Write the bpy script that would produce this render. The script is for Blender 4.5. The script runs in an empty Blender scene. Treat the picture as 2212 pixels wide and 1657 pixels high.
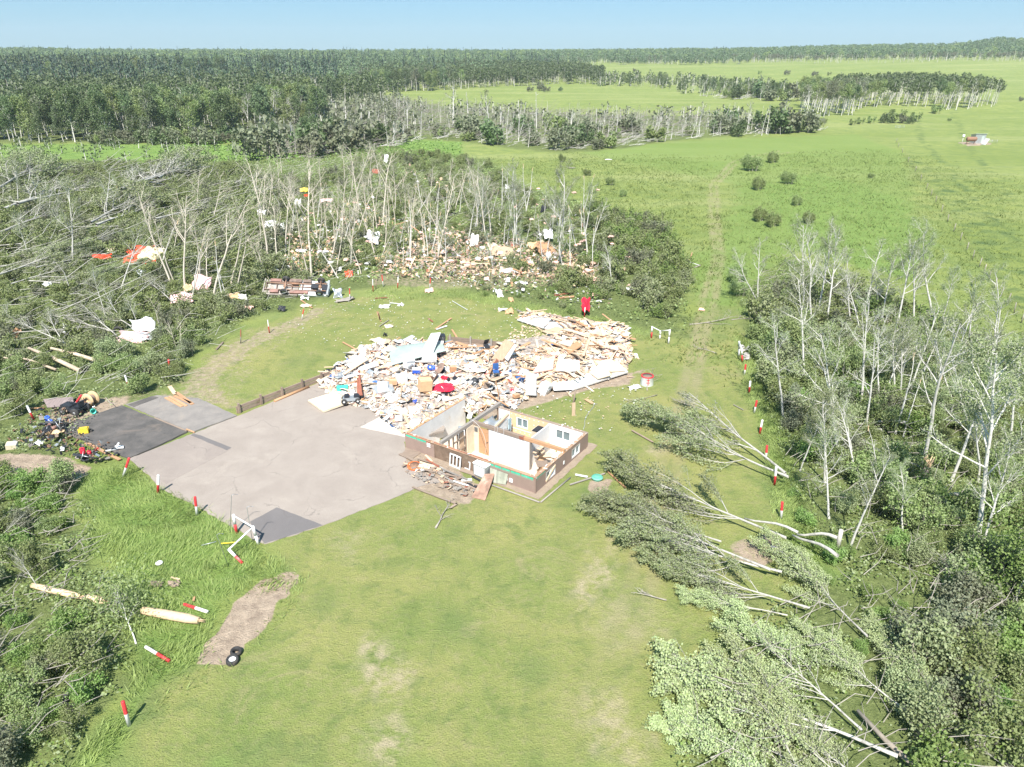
import bpy, math, random
import numpy as np
from mathutils import Vector, Matrix

# ------------------------------------------------------------------ camera, sky, sun, exposure
FPX, CAMH, HORIZ = 1560.0, 24.0, 111.0          # focal length in px of a 2212 px wide frame
PITCH = math.atan((828.5 - HORIZ) / FPX)
SC = bpy.context.scene
COL = SC.collection
cam_data = bpy.data.cameras.new('camera')
cam = bpy.data.objects.new('camera', cam_data)
COL.objects.link(cam)
cam_data.sensor_width = 36.0
cam_data.lens = 36.0 * FPX / 2212.0
cam_data.clip_start = 0.5
cam_data.clip_end = 9000.0
cam.location = (0, 0, CAMH)
cam.rotation_euler = (math.pi / 2 - PITCH, 0, 0)
SC.camera = cam

SUN_EL, SUN_AZ = math.radians(52), math.radians(8)   # shadows fall towards +Y, a little to +X
w = bpy.data.worlds.new('World'); SC.world = w; w.use_nodes = True
nt = w.node_tree
sky = nt.nodes.new('ShaderNodeTexSky'); sky.sky_type = 'NISHITA'; sky.sun_disc = False
sky.sun_elevation = SUN_EL; sky.sun_rotation = math.pi + SUN_AZ
sky.altitude = 600; sky.air_density = 1.25; sky.dust_density = 0.15; sky.ozone_density = 1.3
bg = nt.nodes['Background']; bg.inputs['Strength'].default_value = 0.055
mxs = nt.nodes.new('ShaderNodeMix'); mxs.data_type = 'RGBA'; mxs.blend_type = 'MULTIPLY'; mxs.inputs[0].default_value = 1.0; mxs.inputs[7].default_value = (.52, .78, 1.30, 1)
nt.links.new(sky.outputs[0], mxs.inputs[6])
mxc = nt.nodes.new('ShaderNodeMix'); mxc.data_type = 'RGBA'; mxc.inputs[0].default_value = .45; mxc.inputs[7].default_value = (3.3, 6.4, 7.6, 1)   # the even, pale cyan of the clear northern sky
nt.links.new(mxs.outputs[2], mxc.inputs[6]); nt.links.new(mxc.outputs[2], bg.inputs[0])
sd = bpy.data.lights.new('sun', 'SUN'); sd.energy = 4.9; sd.angle = math.radians(0.55); sd.color = (1.0, 0.955, 0.89)
sun = bpy.data.objects.new('sun', sd); COL.objects.link(sun)
sdir = Vector((math.sin(SUN_AZ) * math.cos(SUN_EL), math.cos(SUN_AZ) * math.cos(SUN_EL), -math.sin(SUN_EL)))
sun.rotation_euler = sdir.to_track_quat('-Z', 'Y').to_euler()
sun.location = (0, -20, 60)
SC.view_settings.view_transform = 'Standard'
SC.view_settings.look = 'None'
SC.view_settings.exposure = 0.94
SC.view_settings.gamma = 1.0
SC.cycles.max_bounces = 6
SC.cycles.diffuse_bounces = 3
SC.cycles.glossy_bounces = 2
SC.cycles.transmission_bounces = 3
SC.cycles.transparent_max_bounces = 6

# ------------------------------------------------------------------ terrain
def sstep(a, b, x):
    t = np.clip((x - a) / (b - a), 0, 1)
    return t * t * (3 - 2 * t)

def terrain(x, y):
    x = np.asarray(x, dtype=float); y = np.asarray(y, dtype=float)
    d = np.hypot(x, y); a = x / np.maximum(y, 1.0)
    z = 17 * sstep(480, 1500, d) + 8 * sstep(0.05, 0.62, a) * sstep(620, 1500, d)
    z = z + 7 * np.exp(-((a - 0.615) / 0.035) ** 2) * sstep(1100, 1450, d)
    z = z + 2 * sstep(-0.4, -0.7, a) * sstep(900, 1500, d)
    z = z + sstep(110, 320, d) * (0.7 * np.sin(x / 61 + 1) * np.sin(y / 83) + 0.35 * np.sin(x / 23 + y / 37))
    z = z + 1.6 * sstep(0.25, 0.6, a) * sstep(200, 420, d) * np.sin(d / 70)
    z = z - 26 * sstep(1550, 2600, d)
    lk = np.exp(-(((x + 108) / 60) ** 2 + ((y - 470) / 60) ** 2) ** 2)
    z = z * (1 - lk) - 0.6 * lk
    return z

def G(u, v, z=0.0):
    """pixel of the 2212x1657 frame -> point on the terrain, z metres above it"""
    a = (u - 1106) / FPX; b = -(v - 828.5) / FPX
    d = np.array([a, math.cos(PITCH) + b * math.sin(PITCH), -math.sin(PITCH) + b * math.cos(PITCH)])
    if d[2] < 0:
        t = (CAMH - z) / -d[2]
        p = d * t
        if p[1] < 130:
            return Vector((p[0], p[1], z))
    t = 100.0
    while t < 4000:
        if CAMH + d[2] * t < float(terrain(d[0] * t, d[1] * t)) + z: break
        t *= 1.01
    lo, hi = t / 1.01, t
    for _ in range(12):
        m = (lo + hi) / 2
        if CAMH + d[2] * m < float(terrain(d[0] * m, d[1] * m)) + z: hi = m
        else: lo = m
    p = d * hi
    return Vector((p[0], p[1], float(terrain(p[0], p[1])) + z))

def ray_at_y(u, v, y):
    """point of the ray through a pixel at distance y (used for the heads of leaning things)"""
    a = (u - 1106) / FPX; b = -(v - 828.5) / FPX
    d = np.array([a, math.cos(PITCH) + b * math.sin(PITCH), -math.sin(PITCH) + b * math.cos(PITCH)])
    t = y / d[1]
    return Vector((d[0] * t, y, CAMH + d[2] * t))

def poly_world(pts): return np.array([[*G(u, v)[:2]] for u, v in pts])

def inside(P, X, Y):
    X = np.asarray(X); Y = np.asarray(Y); r = np.zeros(X.shape, bool); n = len(P)
    for i in range(n):
        x0, y0 = P[i]; x1, y1 = P[(i + 1) % n]
        c = ((y0 > Y) != (y1 > Y)) & (X < (x1 - x0) * (Y - y0) / ((y1 - y0) or 1e-9) + x0)
        r ^= c
    return r

def sdist(P, X, Y):
    """signed distance, positive inside"""
    X = np.asarray(X, float); Y = np.asarray(Y, float); D = np.full(X.shape, 1e9); n = len(P)
    for i in range(n):
        x0, y0 = P[i]; x1, y1 = P[(i + 1) % n]; dx, dy = x1 - x0, y1 - y0
        t = np.clip(((X - x0) * dx + (Y - y0) * dy) / (dx * dx + dy * dy + 1e-9), 0, 1)
        D = np.minimum(D, np.hypot(X - x0 - t * dx, Y - y0 - t * dy))
    return np.where(inside(P, X, Y), D, -D)

# ------------------------------------------------------------------ object helpers
def tag(o, label=None, cat=None, group=None, kind=None):
    if label: o['label'] = label
    if cat: o['category'] = cat
    if group: o['group'] = group
    if kind: o['kind'] = kind
    return o

def empty(name, loc, rz=0.0):
    o = bpy.data.objects.new(name, None); COL.objects.link(o); o.empty_display_size = 0.3
    o.location = loc; o.rotation_euler = (0, 0, rz)
    return o

def copy_tree(o, parent=None):
    c = o.copy(); COL.objects.link(c)
    if parent is not None:
        c.parent = parent
    for ch in o.children: copy_tree(ch, c)
    return c

class MB:
    """collects geometry; build() makes ONE mesh object"""
    def __init__(s): s.V = []; s.n = 0; s.F = []
    def add(s, V, F, mi=0, smooth=False):
        V = np.asarray(V, float).reshape(-1, 3); F = np.asarray(F, int)
        s.V.append(V); s.F.append((F + s.n, mi, smooth)); s.n += len(V)
    def box(s, c, size, R=None, mi=0, taper=0):
        x, y, z = [q / 2 for q in size]
        V = np.array([[-x, -y, -z], [x, -y, -z], [x, y, -z], [-x, y, -z], [-x, -y, z], [x, -y, z], [x, y, z], [-x, y, z]])
        if taper: V[4:, :2] *= (1 - taper)
        if R is not None: V = V @ np.array(R).T
        s.add(V + np.array(c), [[0, 3, 2, 1], [4, 5, 6, 7], [0, 1, 5, 4], [1, 2, 6, 5], [2, 3, 7, 6], [3, 0, 4, 7]], mi)
        return s
    def bb(s, x0, x1, y0, y1, z0, z1, mi=0):
        return s.box(((x0 + x1) / 2, (y0 + y1) / 2, (z0 + z1) / 2), (abs(x1 - x0), abs(y1 - y0), abs(z1 - z0)), None, mi)
    def tube(s, P, r, n=6, mi=0, smooth=True, caps=True):
        P = np.asarray(P, float); m = len(P); r = np.broadcast_to(np.asarray(r, float), (m,))
        T = np.gradient(P, axis=0); T /= np.linalg.norm(T, axis=1)[:, None] + 1e-9
        ref = np.array([0, 0, 1.0]) if abs(T[0, 2]) < .9 else np.array([1.0, 0, 0])
        U = np.cross(T, ref); U /= np.linalg.norm(U, axis=1)[:, None] + 1e-9; W = np.cross(T, U)
        a = np.arange(n) * 2 * math.pi / n
        V = P[:, None] + r[:, None, None] * (np.cos(a)[None, :, None] * U[:, None] + np.sin(a)[None, :, None] * W[:, None])
        i = np.arange(m - 1)[:, None]; j = np.arange(n)[None]; k = (j + 1) % n
        F = np.stack([i * n + j, (i + 1) * n + j, (i + 1) * n + k, i * n + k], -1).reshape(-1, 4)
        base = s.n
        s.add(V.reshape(-1, 3), F, mi, smooth)
        if caps:
            s.F.append((np.array([list(range(n))]) + base, mi, False))
            s.F.append((np.array([list(range(n))[::-1]]) + base + (m - 1) * n, mi, False))
        return s
    def cyl(s, a, b, r, n=12, mi=0, r2=None):
        return s.tube([a, b], [r, r if r2 is None else r2], n, mi)
    def lathe(s, prof, n=16, M=None, mi=0, smooth=True):
        prof = np.array(prof, float); m = len(prof); a = np.arange(n) * 2 * math.pi / n
        V = np.stack([prof[:, 0, None] * np.cos(a), prof[:, 0, None] * np.sin(a), np.repeat(prof[:, 1, None], n, 1)], -1).reshape(-1, 3)
        if M is not None:
            M = np.array(M); V = V @ M[:3, :3].T + M[:3, 3]
        i = np.arange(m - 1)[:, None]; j = np.arange(n)[None]; k = (j + 1) % n
        s.add(V, np.stack([i * n + j, i * n + k, (i + 1) * n + k, (i + 1) * n + j], -1).reshape(-1, 4), mi, smooth)
        return s
    def sheet(s, nx, ny, f, th=0.01, mi=0, smooth=True):
        """crumpled sheet: f(u,v)->xyz, given a thickness"""
        u, v = np.meshgrid(np.linspace(0, 1, nx), np.linspace(0, 1, ny))
        P = np.array([f(a, b) for a, b in zip(u.ravel(), v.ravel())], float)
        N = nx * ny
        i = np.arange(ny - 1)[:, None]; j = np.arange(nx - 1)[None]
        F = np.stack([i * nx + j, i * nx + j + 1, (i + 1) * nx + j + 1, (i + 1) * nx + j], -1).reshape(-1, 4)
        P2 = P - np.array([0, 0, th])
        per = list(range(nx)) + [k * nx + nx - 1 for k in range(1, ny)] + [(ny - 1) * nx + k for k in range(nx - 2, -1, -1)] + [k * nx for k in range(ny - 2, 0, -1)]
        S = [[per[k], per[k] + N, per[(k + 1) % len(per)] + N, per[(k + 1) % len(per)]] for k in range(len(per))]
        s.add(np.vstack([P, P2]), np.vstack([F, F[:, ::-1] + N, S]), mi, smooth)
        return s
    def prism(s, pts, z0, z1, mi=0):
        n = len(pts); V = [[*p[:2], z0] for p in pts] + [[*p[:2], z1] for p in pts]
        b = s.n
        s.add(V, [[i, (i + 1) % n, n + (i + 1) % n, n + i] for i in range(n)], mi)
        s.F.append((np.array([[n + i for i in range(n)]]) + b, mi, False))
        s.F.append((np.array([[i for i in range(n)][::-1]]) + b, mi, False))
        return s
    def mesh(s, name, mats):
        me = bpy.data.meshes.new(name)
        V = np.vstack(s.V); me.vertices.add(len(V)); me.vertices.foreach_set('co', V.astype(np.float32).ravel())
        lv = np.concatenate([f.ravel() for f, _, _ in s.F]); lt = np.concatenate([np.full(len(f), f.shape[1]) for f, _, _ in s.F])
        ls = np.concatenate([[0], np.cumsum(lt)[:-1]])
        me.loops.add(len(lv)); me.loops.foreach_set('vertex_index', lv.astype(np.int32))
        me.polygons.add(len(lt)); me.polygons.foreach_set('loop_start', ls.astype(np.int32)); me.polygons.foreach_set('loop_total', lt.astype(np.int32))
        me.polygons.foreach_set('material_index', np.concatenate([np.full(len(f), mi) for f, mi, _ in s.F]).astype(np.int32))
        me.polygons.foreach_set('use_smooth', np.concatenate([np.full(len(f), sm) for f, _, sm in s.F]))
        for m in (mats if isinstance(mats, (list, tuple)) else [mats]): me.materials.append(m)
        me.update(calc_edges=True)
        return me
    def build(s, name, mats, parent=None, loc=None, rot=None):
        o = bpy.data.objects.new(name, s.mesh(name, mats)); COL.objects.link(o)
        if parent is not None: o.parent = parent
        if loc is not None: o.location = loc
        if rot is not None: o.rotation_euler = rot
        return o

def rotz(a): c, s_ = math.cos(a), math.sin(a); return np.array([[c, -s_, 0], [s_, c, 0], [0, 0, 1]])
def eul(x, y, z):
    return np.array(Matrix.Rotation(z, 3, 'Z') @ Matrix.Rotation(y, 3, 'Y') @ Matrix.Rotation(x, 3, 'X'))

# ------------------------------------------------------------------ materials
def nodes(m): m.use_nodes = True; return m.node_tree
def new(nt, t, **kw):
    n = nt.nodes.new(t)
    for k, v in kw.items(): setattr(n, k, v)
    return n
def mixc(nt, fac, a, b, blend='MIX'):
    n = nt.nodes.new('ShaderNodeMix'); n.data_type = 'RGBA'; n.blend_type = blend
    for i, v in ((0, fac), (6, a), (7, b)):
        if hasattr(v, 'links') or isinstance(v, bpy.types.NodeSocket): nt.links.new(v, n.inputs[i])
        else: n.inputs[i].default_value = (*v, 1) if isinstance(v, tuple) and len(v) == 3 else v
    return n.outputs[2]
def math_(nt, op, a, b=0.5, c=None, clamp=False):
    n = nt.nodes.new('ShaderNodeMath'); n.operation = op; n.use_clamp = clamp
    for i, v in enumerate([a, b] + ([c] if c is not None else [])):
        if isinstance(v, bpy.types.NodeSocket): nt.links.new(v, n.inputs[i])
        else: n.inputs[i].default_value = v
    return n.outputs[0]
def ramp(nt, fac, a, b):
    n = nt.nodes.new('ShaderNodeMapRange'); n.clamp = True
    nt.links.new(fac, n.inputs[0]); n.inputs[1].default_value = a; n.inputs[2].default_value = b
    return n.outputs[0]
def noise(nt, vec, scale, detail=3, rough=0.55, dist=0.0):
    n = nt.nodes.new('ShaderNodeTexNoise'); n.inputs['Scale'].default_value = scale
    n.inputs['Detail'].default_value = detail; n.inputs['Roughness'].default_value = rough; n.inputs['Distortion'].default_value = dist
    if vec is not None: nt.links.new(vec, n.inputs['Vector'])
    return n.outputs[0]

MATS = {}
def mat(name, c, rough=0.7, var=0.25, scale=4.0, dirt=None, metal=0.0, bump=0.0, stretch=None, objvar=0.12, spec=0.3):
    """everyday material: colour broken by noise, a little different on every object"""
    if name in MATS: return MATS[name]
    m = bpy.data.materials.new(name); nt = nodes(m); b = nt.nodes['Principled BSDF']
    tc = new(nt, 'ShaderNodeTexCoord'); vec = tc.outputs['Object']
    if stretch:
        mp = new(nt, 'ShaderNodeMapping'); mp.inputs['Scale'].default_value = stretch; nt.links.new(vec, mp.inputs[0]); vec = mp.outputs[0]
    n1 = noise(nt, vec, scale, 5, 0.65)
    dk = tuple(x * (1 - var) for x in c); lt = tuple(min(1, x * (1 + var * .6)) for x in c)
    col = mixc(nt, ramp(nt, n1, .3, .7), dk, lt)
    oi = new(nt, 'ShaderNodeObjectInfo')
    hs = new(nt, 'ShaderNodeHueSaturation'); nt.links.new(col, hs.inputs['Color'])
    nt.links.new(math_(nt, 'MULTIPLY_ADD', oi.outputs['Random'], objvar * 2, 1 - objvar), hs.inputs['Value'])
    col = hs.outputs[0]
    if dirt:
        n2 = noise(nt, tc.outputs['Object'], scale * .45, 6, 0.7)
        col = mixc(nt, ramp(nt, n2, .56, .74), col, dirt)
    nt.links.new(col, b.inputs['Base Color']); b.inputs['Roughness'].default_value = rough; b.inputs['Metallic'].default_value = metal
    b.inputs['Specular IOR Level'].default_value = spec
    if bump:
        bp = new(nt, 'ShaderNodeBump'); bp.inputs['Strength'].default_value = bump; bp.inputs['Distance'].default_value = 0.03
        nt.links.new(noise(nt, vec, scale * 5, 4), bp.inputs['Height']); nt.links.new(bp.outputs[0], b.inputs['Normal'])
    MATS[name] = m
    return m

def leafmat(name, c1, c2, back, trans=0.3):
    m = bpy.data.materials.new(name); nt = nodes(m); b = nt.nodes['Principled BSDF']
    g = new(nt, 'ShaderNodeNewGeometry'); oi = new(nt, 'ShaderNodeObjectInfo'); tc = new(nt, 'ShaderNodeTexCoord')
    col = mixc(nt, g.outputs['Random Per Island'], c1, c2)
    n1 = noise(nt, tc.outputs['Object'], 0.9, 2)
    col = mixc(nt, ramp(nt, n1, .3, .7), col, tuple(x * 1.25 for x in c2))
    col = mixc(nt, math_(nt, 'MULTIPLY', g.outputs['Backfacing'], 0.75), col, back)
    hs = new(nt, 'ShaderNodeHueSaturation'); nt.links.new(col, hs.inputs['Color'])
    nt.links.new(math_(nt, 'MULTIPLY_ADD', oi.outputs['Random'], 0.4, 0.8), hs.inputs['Value'])
    nt.links.new(math_(nt, 'MULTIPLY_ADD', oi.outputs['Random'], 0.03, 0.487), hs.inputs['Hue'])
    nt.links.new(hs.outputs[0], b.inputs['Base Color']); b.inputs['Roughness'].default_value = 0.55; b.inputs['Specular IOR Level'].default_value = 0.25
    t = new(nt, 'ShaderNodeBsdfTranslucent'); nt.links.new(hs.outputs[0], t.inputs[0])
    mx = new(nt, 'ShaderNodeMixShader'); mx.inputs[0].default_value = trans
    nt.links.new(b.outputs[0], mx.inputs[1]); nt.links.new(t.outputs[0], mx.inputs[2])
    nt.links.new(mx.outputs[0], nt.nodes['Material Output'].inputs['Surface'])
    MATS[name] = m
    return m

M_white = mat('white_drywall', (.64, .63, .61), .8, .10, 2.0, (.62, .55, .47))
M_paint = mat('white_paint', (.72, .72, .71), .5, .06, 3.0)
M_lumber = mat('pale_lumber', (.61, .455, .315), .75, .22, 2.0, None, stretch=(1, 12, 12), objvar=.22)
M_oldwood = mat('weathered_wood', (.30, .23, .18), .85, .35, 2.0, (.16, .11, .08), stretch=(1, 14, 14), objvar=.2)
M_greywood = mat('grey_wood', (.29, .26, .23), .85, .25, 2.0, None, stretch=(1, 12, 12), objvar=.2)
M_osb = mat('strand_board', (.55, .40, .27), .8, .30, 14.0, None, objvar=.2)
M_redwood = mat('red_brown_board', (.30, .11, .07), .7, .25, 2.0, None, stretch=(1, 10, 10))
M_orangewood = mat('orange_wood', (.50, .29, .16), .6, .25, 2.0, None, stretch=(1, 10, 10))
M_pink = mat('pink_insulation', (.80, .50, .42), .95, .25, 8.0, (.70, .58, .48), bump=.6, objvar=.15)
M_cream = mat('cream_panel', (.62, .53, .40), .75, .12, 2.0, (.55, .45, .34))
M_tan = mat('tan_drywall', (.66, .47, .28), .85, .08, 2.0)
M_metal = mat('grey_sheet_metal', (.52, .54, .55), .4, .15, 3.0, metal=.6)
M_greenmetal = mat('green_roof_metal', (.40, .475, .435), .6, .15, 1.0, (.52, .53, .48))
M_dark = mat('dark_plastic', (.03, .033, .04), .5, .3, 4.0)
M_rubber = mat('tyre_rubber', (.045, .045, .045), .85, .3, 4.0, (.16, .13, .10))
M_blue = mat('blue_fabric', (.04, .12, .33), .7, .3, 3.0)
M_red = mat('red_cloth', (.62, .02, .05), .8, .25, 3.0)
M_redpaint = mat('red_post_paint', (.60, .045, .05), .5, .18, 5.0, (.55, .35, .33))
M_whitepost = mat('white_post_paint', (.76, .75, .73), .55, .12, 5.0, (.50, .44, .38))
M_orange = mat('orange_plastic', (.65, .15, .05), .5, .15, 3.0)
M_teal = mat('teal_plastic', (.08, .50, .40), .5, .15, 3.0)
M_yellow = mat('yellow_plastic', (.80, .58, .06), .5, .15, 3.0)
M_card = mat('cardboard', (.58, .38, .22), .85, .12, 3.0)
M_rust = mat('rusty_steel', (.30, .17, .11), .8, .4, 6.0, (.12, .08, .06))
M_chassis = mat('dusty_chassis', (.22, .16, .13), .8, .4, 3.0, (.42, .33, .27))
M_siding = mat('brown_siding', (.27, .195, .16), .65, .12, 1.2, objvar=0)
M_sheath = mat('dirty_sheathing', (.20, .14, .10), .85, .4, 1.6, (.36, .29, .20), objvar=0)
M_wrap = mat('green_house_wrap', (.04, .52, .34), .5, .25, 3.0, (.55, .72, .64), objvar=0)
M_concrete = mat('pale_concrete', (.62, .58, .54), .85, .10, .8, (.48, .44, .40), objvar=0)
M_glass = mat('dim_glass', (.16, .21, .22), .12, .2, 2.0, spec=.6)
M_bark = mat('pale_aspen_bark', (.60, .58, .53), .85, .25, 3.0, (.10, .09, .08), stretch=(3, 3, 1), objvar=.12)
M_barkf = mat('grey_white_bark', (.47, .45, .40), .85, .3, 2.5, (.12, .11, .10), stretch=(3, 1, 3), objvar=.15)
M_barkdark = mat('grey_bark', (.33, .30, .26), .9, .3, 3.0, (.12, .10, .09), objvar=.15)
M_split = mat('fresh_split_wood', (.74, .54, .34), .8, .25, 6.0, objvar=.1)
M_fabricw = mat('white_fabric', (.78, .78, .78), .85, .08, 3.0)
M_pinkmetal = mat('pink_sheet', (.68, .42, .42), .6, .2, 2.0, (.80, .68, .66))
L_shrub = leafmat('shrub_leaves', (.130, .190, .055), (.225, .290, .090), (.28, .33, .15))
L_aspen = leafmat('aspen_leaves', (.165, .215, .080), (.250, .305, .120), (.33, .37, .21))
L_pale = leafmat('pale_fallen_leaves', (.235, .30, .115), (.34, .41, .165), (.39, .44, .24), .2)
L_dark = leafmat('dark_forest_leaves', (.055, .100, .034), (.120, .175, .062), (.17, .22, .11))
L_lush = leafmat('bright_leaves', (.110, .210, .038), (.190, .310, .065), (.25, .34, .12))
L_grey = leafmat('grey_torn_leaves', (.105, .120, .065), (.175, .190, .105), (.24, .26, .17))
L_spruce = leafmat('spruce_needles', (.025, .048, .028), (.048, .080, .044), (.06, .09, .06), .1)
L_grass = leafmat('grass_blades', (.190, .265, .070), (.320, .385, .125), (.32, .39, .14), .4)
L_far = leafmat('far_forest_leaves', (.065, .110, .046), (.125, .175, .075), (.15, .20, .11), .15)
# ------------------------------------------------------------------ zones (pixels of the 2212x1657 frame, projected to the ground)
Z_lawn = [(255, 1657), (300, 1560), (330, 1500), (420, 1440), (640, 1270), (600, 1215), (560, 1178), (700, 1138), (905, 1045), (870, 980), (700, 900), (500, 900), (430, 850), (430, 770), (520, 720), (660, 660), (800, 640), (980, 640), (1130, 670), (1400, 730), (1470, 720), (1540, 660), (1600, 660), (1640, 760), (1625, 860), (1650, 940), (1680, 1050), (1700, 1180), (1800, 1300), (1600, 1480), (1510, 1657)]
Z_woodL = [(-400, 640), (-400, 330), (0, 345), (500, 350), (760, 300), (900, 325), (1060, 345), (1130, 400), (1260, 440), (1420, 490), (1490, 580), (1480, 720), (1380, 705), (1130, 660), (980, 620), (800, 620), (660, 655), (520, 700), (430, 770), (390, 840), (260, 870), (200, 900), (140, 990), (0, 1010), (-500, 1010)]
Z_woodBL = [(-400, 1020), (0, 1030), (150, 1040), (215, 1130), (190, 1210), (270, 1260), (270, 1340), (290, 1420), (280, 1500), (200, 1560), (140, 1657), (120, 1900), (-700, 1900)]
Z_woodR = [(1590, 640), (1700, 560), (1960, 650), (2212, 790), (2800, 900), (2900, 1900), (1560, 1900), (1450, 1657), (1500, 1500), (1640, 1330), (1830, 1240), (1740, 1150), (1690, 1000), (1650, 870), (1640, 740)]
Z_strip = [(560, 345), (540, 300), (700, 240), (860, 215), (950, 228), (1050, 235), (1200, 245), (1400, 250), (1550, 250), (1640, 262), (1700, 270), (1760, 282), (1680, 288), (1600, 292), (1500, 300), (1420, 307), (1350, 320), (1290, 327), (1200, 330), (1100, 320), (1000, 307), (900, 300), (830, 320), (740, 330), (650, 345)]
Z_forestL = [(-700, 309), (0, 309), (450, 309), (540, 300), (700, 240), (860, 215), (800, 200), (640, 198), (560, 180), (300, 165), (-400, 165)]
Z_dirts = [
    ([(560, 1243), (628, 1250), (622, 1282), (560, 1345), (520, 1400), (500, 1430), (430, 1428), (470, 1350), (510, 1290)], 1.5),
    ([(430, 770), (520, 720), (640, 680), (760, 640), (790, 655), (700, 700), (660, 720), (560, 770), (520, 880), (430, 850), (270, 872), (200, 900), (150, 905), (250, 850), (380, 820)], .36),
    ([(385, 842), (425, 790), (510, 738), (600, 700), (690, 662), (720, 668), (640, 705), (540, 760), (470, 820), (500, 880), (400, 862), (300, 866)], .5),
    ([(0, 985), (150, 985), (200, 1010), (150, 1040), (0, 1045)], .8),
    ([(140, 870), (270, 850), (280, 880), (146, 930), (60, 960)], .7),
    ([(960, 745), (1100, 735), (1330, 800), (1390, 800), (1360, 830), (1200, 860), (1100, 900), (900, 870), (700, 860), (760, 770)], .7),
    ([(860, 960), (1005, 1015), (1060, 1075), (1000, 1085), (900, 1055), (870, 1020)], .8),
    ([(1280, 1045), (1310, 1042), (1312, 1062), (1290, 1066), (1275, 1058)], .9),
    ([(1560, 1170), (1660, 1150), (1690, 1200), (1650, 1230), (1570, 1215)], .6),
    ([(790, 590), (1330, 560), (1340, 600), (1200, 620), (950, 625), (800, 615)], .45),
    ([(2070, 308), (2135, 303), (2140, 312), (2090, 316)], 1.0),
]
Z_dry = [([(1300, 1180), (1370, 1150), (1340, 1220), (1270, 1290), (1290, 1200)], .9), ([(810, 1400), (880, 1390), (890, 1440), (850, 1500), (900, 1600), (840, 1620), (815, 1480)], .8),
         ([(1290, 1520), (1350, 1480), (1420, 1600), (1380, 1657), (1290, 1657)], .6), ([(1395, 950), (1450, 940), (1440, 1000), (1400, 990)], .8),
         ([(730, 1150), (780, 1160), (750, 1200)], .6), ([(1300, 1260), (1420, 1280), (1460, 1400), (1330, 1420), (1280, 1340)], .35)]
Z_lush = [([(-600, 310), (0, 312), (450, 312), (640, 320), (900, 300), (1000, 307), (1000, 345), (700, 360), (400, 360), (0, 370), (-600, 380)], 1.0),
          ([(150, 1040), (280, 1010), (345, 1060), (480, 1130), (560, 1180), (640, 1260), (500, 1290), (430, 1430), (330, 1480), (240, 1657), (140, 1657), (280, 1500), (270, 1260), (200, 1200)], .9),
          ([(1590, 720), (1650, 760), (1700, 900), (1720, 1050), (1800, 1200), (1760, 1230), (1690, 1150), (1660, 1000), (1625, 860)], 1.0),
          ([(1760, 1215), (1990, 1270), (2000, 1480), (1880, 1450), (1800, 1330)], 1.0), ([(1700, 1400), (1960, 1500), (1960, 1657), (1800, 1657)], 1.0),
          ([(1500, 640), (1470, 560), (1560, 520), (1600, 400), (1700, 380), (1900, 420), (1850, 560), (1700, 540), (1640, 620), (1620, 720), (1540, 740)], .6),
          ([(1250, 330), (1420, 310), (1600, 300), (1850, 290), (1950, 330), (1980, 470), (1900, 500), (1700, 420), (1500, 380)], .45), ([(1640, 400), (1760, 370), (1950, 430), (2010, 520), (1980, 600), (1850, 580), (1700, 500)], .8)]
Z_greenp = [(640, 780, 5), (560, 1640, 4), (1290, 930, 2), (1270, 1060, 2), (660, 1640, 3), (700, 1300, 3), (980, 1350, 4), (480, 1657, 3), (1150, 1450, 3)]
TRACKS = [[(1240, 1600), (1330, 1480), (1400, 1300), (1440, 1100), (1490, 900), (1520, 740), (1545, 640), (1560, 560), (1550, 470), (1548, 400), (1590, 355), (1700, 330)],
          [(1180, 1600), (1270, 1480), (1350, 1300), (1400, 1100), (1460, 900), (1500, 740), (1520, 640), (1545, 560), (1535, 470), (1535, 400), (1580, 350), (1690, 325)]]
RIDGES = [[(1980, 250), (1990, 300), (2060, 380), (2140, 470), (2230, 560)], [(2060, 240), (2080, 300), (2160, 400), (2240, 480)], [(1960, 340), (2020, 400), (2080, 470), (2140, 560), (2200, 640), (2240, 700)], [(1975, 345), (2040, 400), (2105, 470), (2165, 540), (2230, 610)]]

HA = Vector((1.3916 * 24 / 24, 36.467, 0))       # near corner of the house
HX = np.array([0.83844, -0.54499]); HY = np.array([0.54499, 0.83844])
HOUSE_ROT = math.atan2(HX[1], HX[0])
def hw(x, y, z=0): return Vector((HA.x + HX[0] * x + HY[0] * y, HA.y + HX[1] * x + HY[1] * y, z))
def in_house_local(X, Y): 
    dx, dy = X - HA.x, Y - HA.y
    return dx * HX[0] + dy * HX[1], dx * HY[0] + dy * HY[1]

def vnoise(X, Y, s, seed=0):
    r = np.random.RandomState(seed); T = r.rand(64, 64)
    x = X / s + 1000.0; y = Y / s + 1000.0; i = np.floor(x).astype(int); j = np.floor(y).astype(int); fx = x - i; fy = y - j
    fx = fx * fx * (3 - 2 * fx); fy = fy * fy * (3 - 2 * fy)
    g = lambda a, b: T[a % 64, b % 64]
    return (g(i, j) * (1 - fx) + g(i + 1, j) * fx) * (1 - fy) + (g(i, j + 1) * (1 - fx) + g(i + 1, j + 1) * fx) * fy

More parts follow.
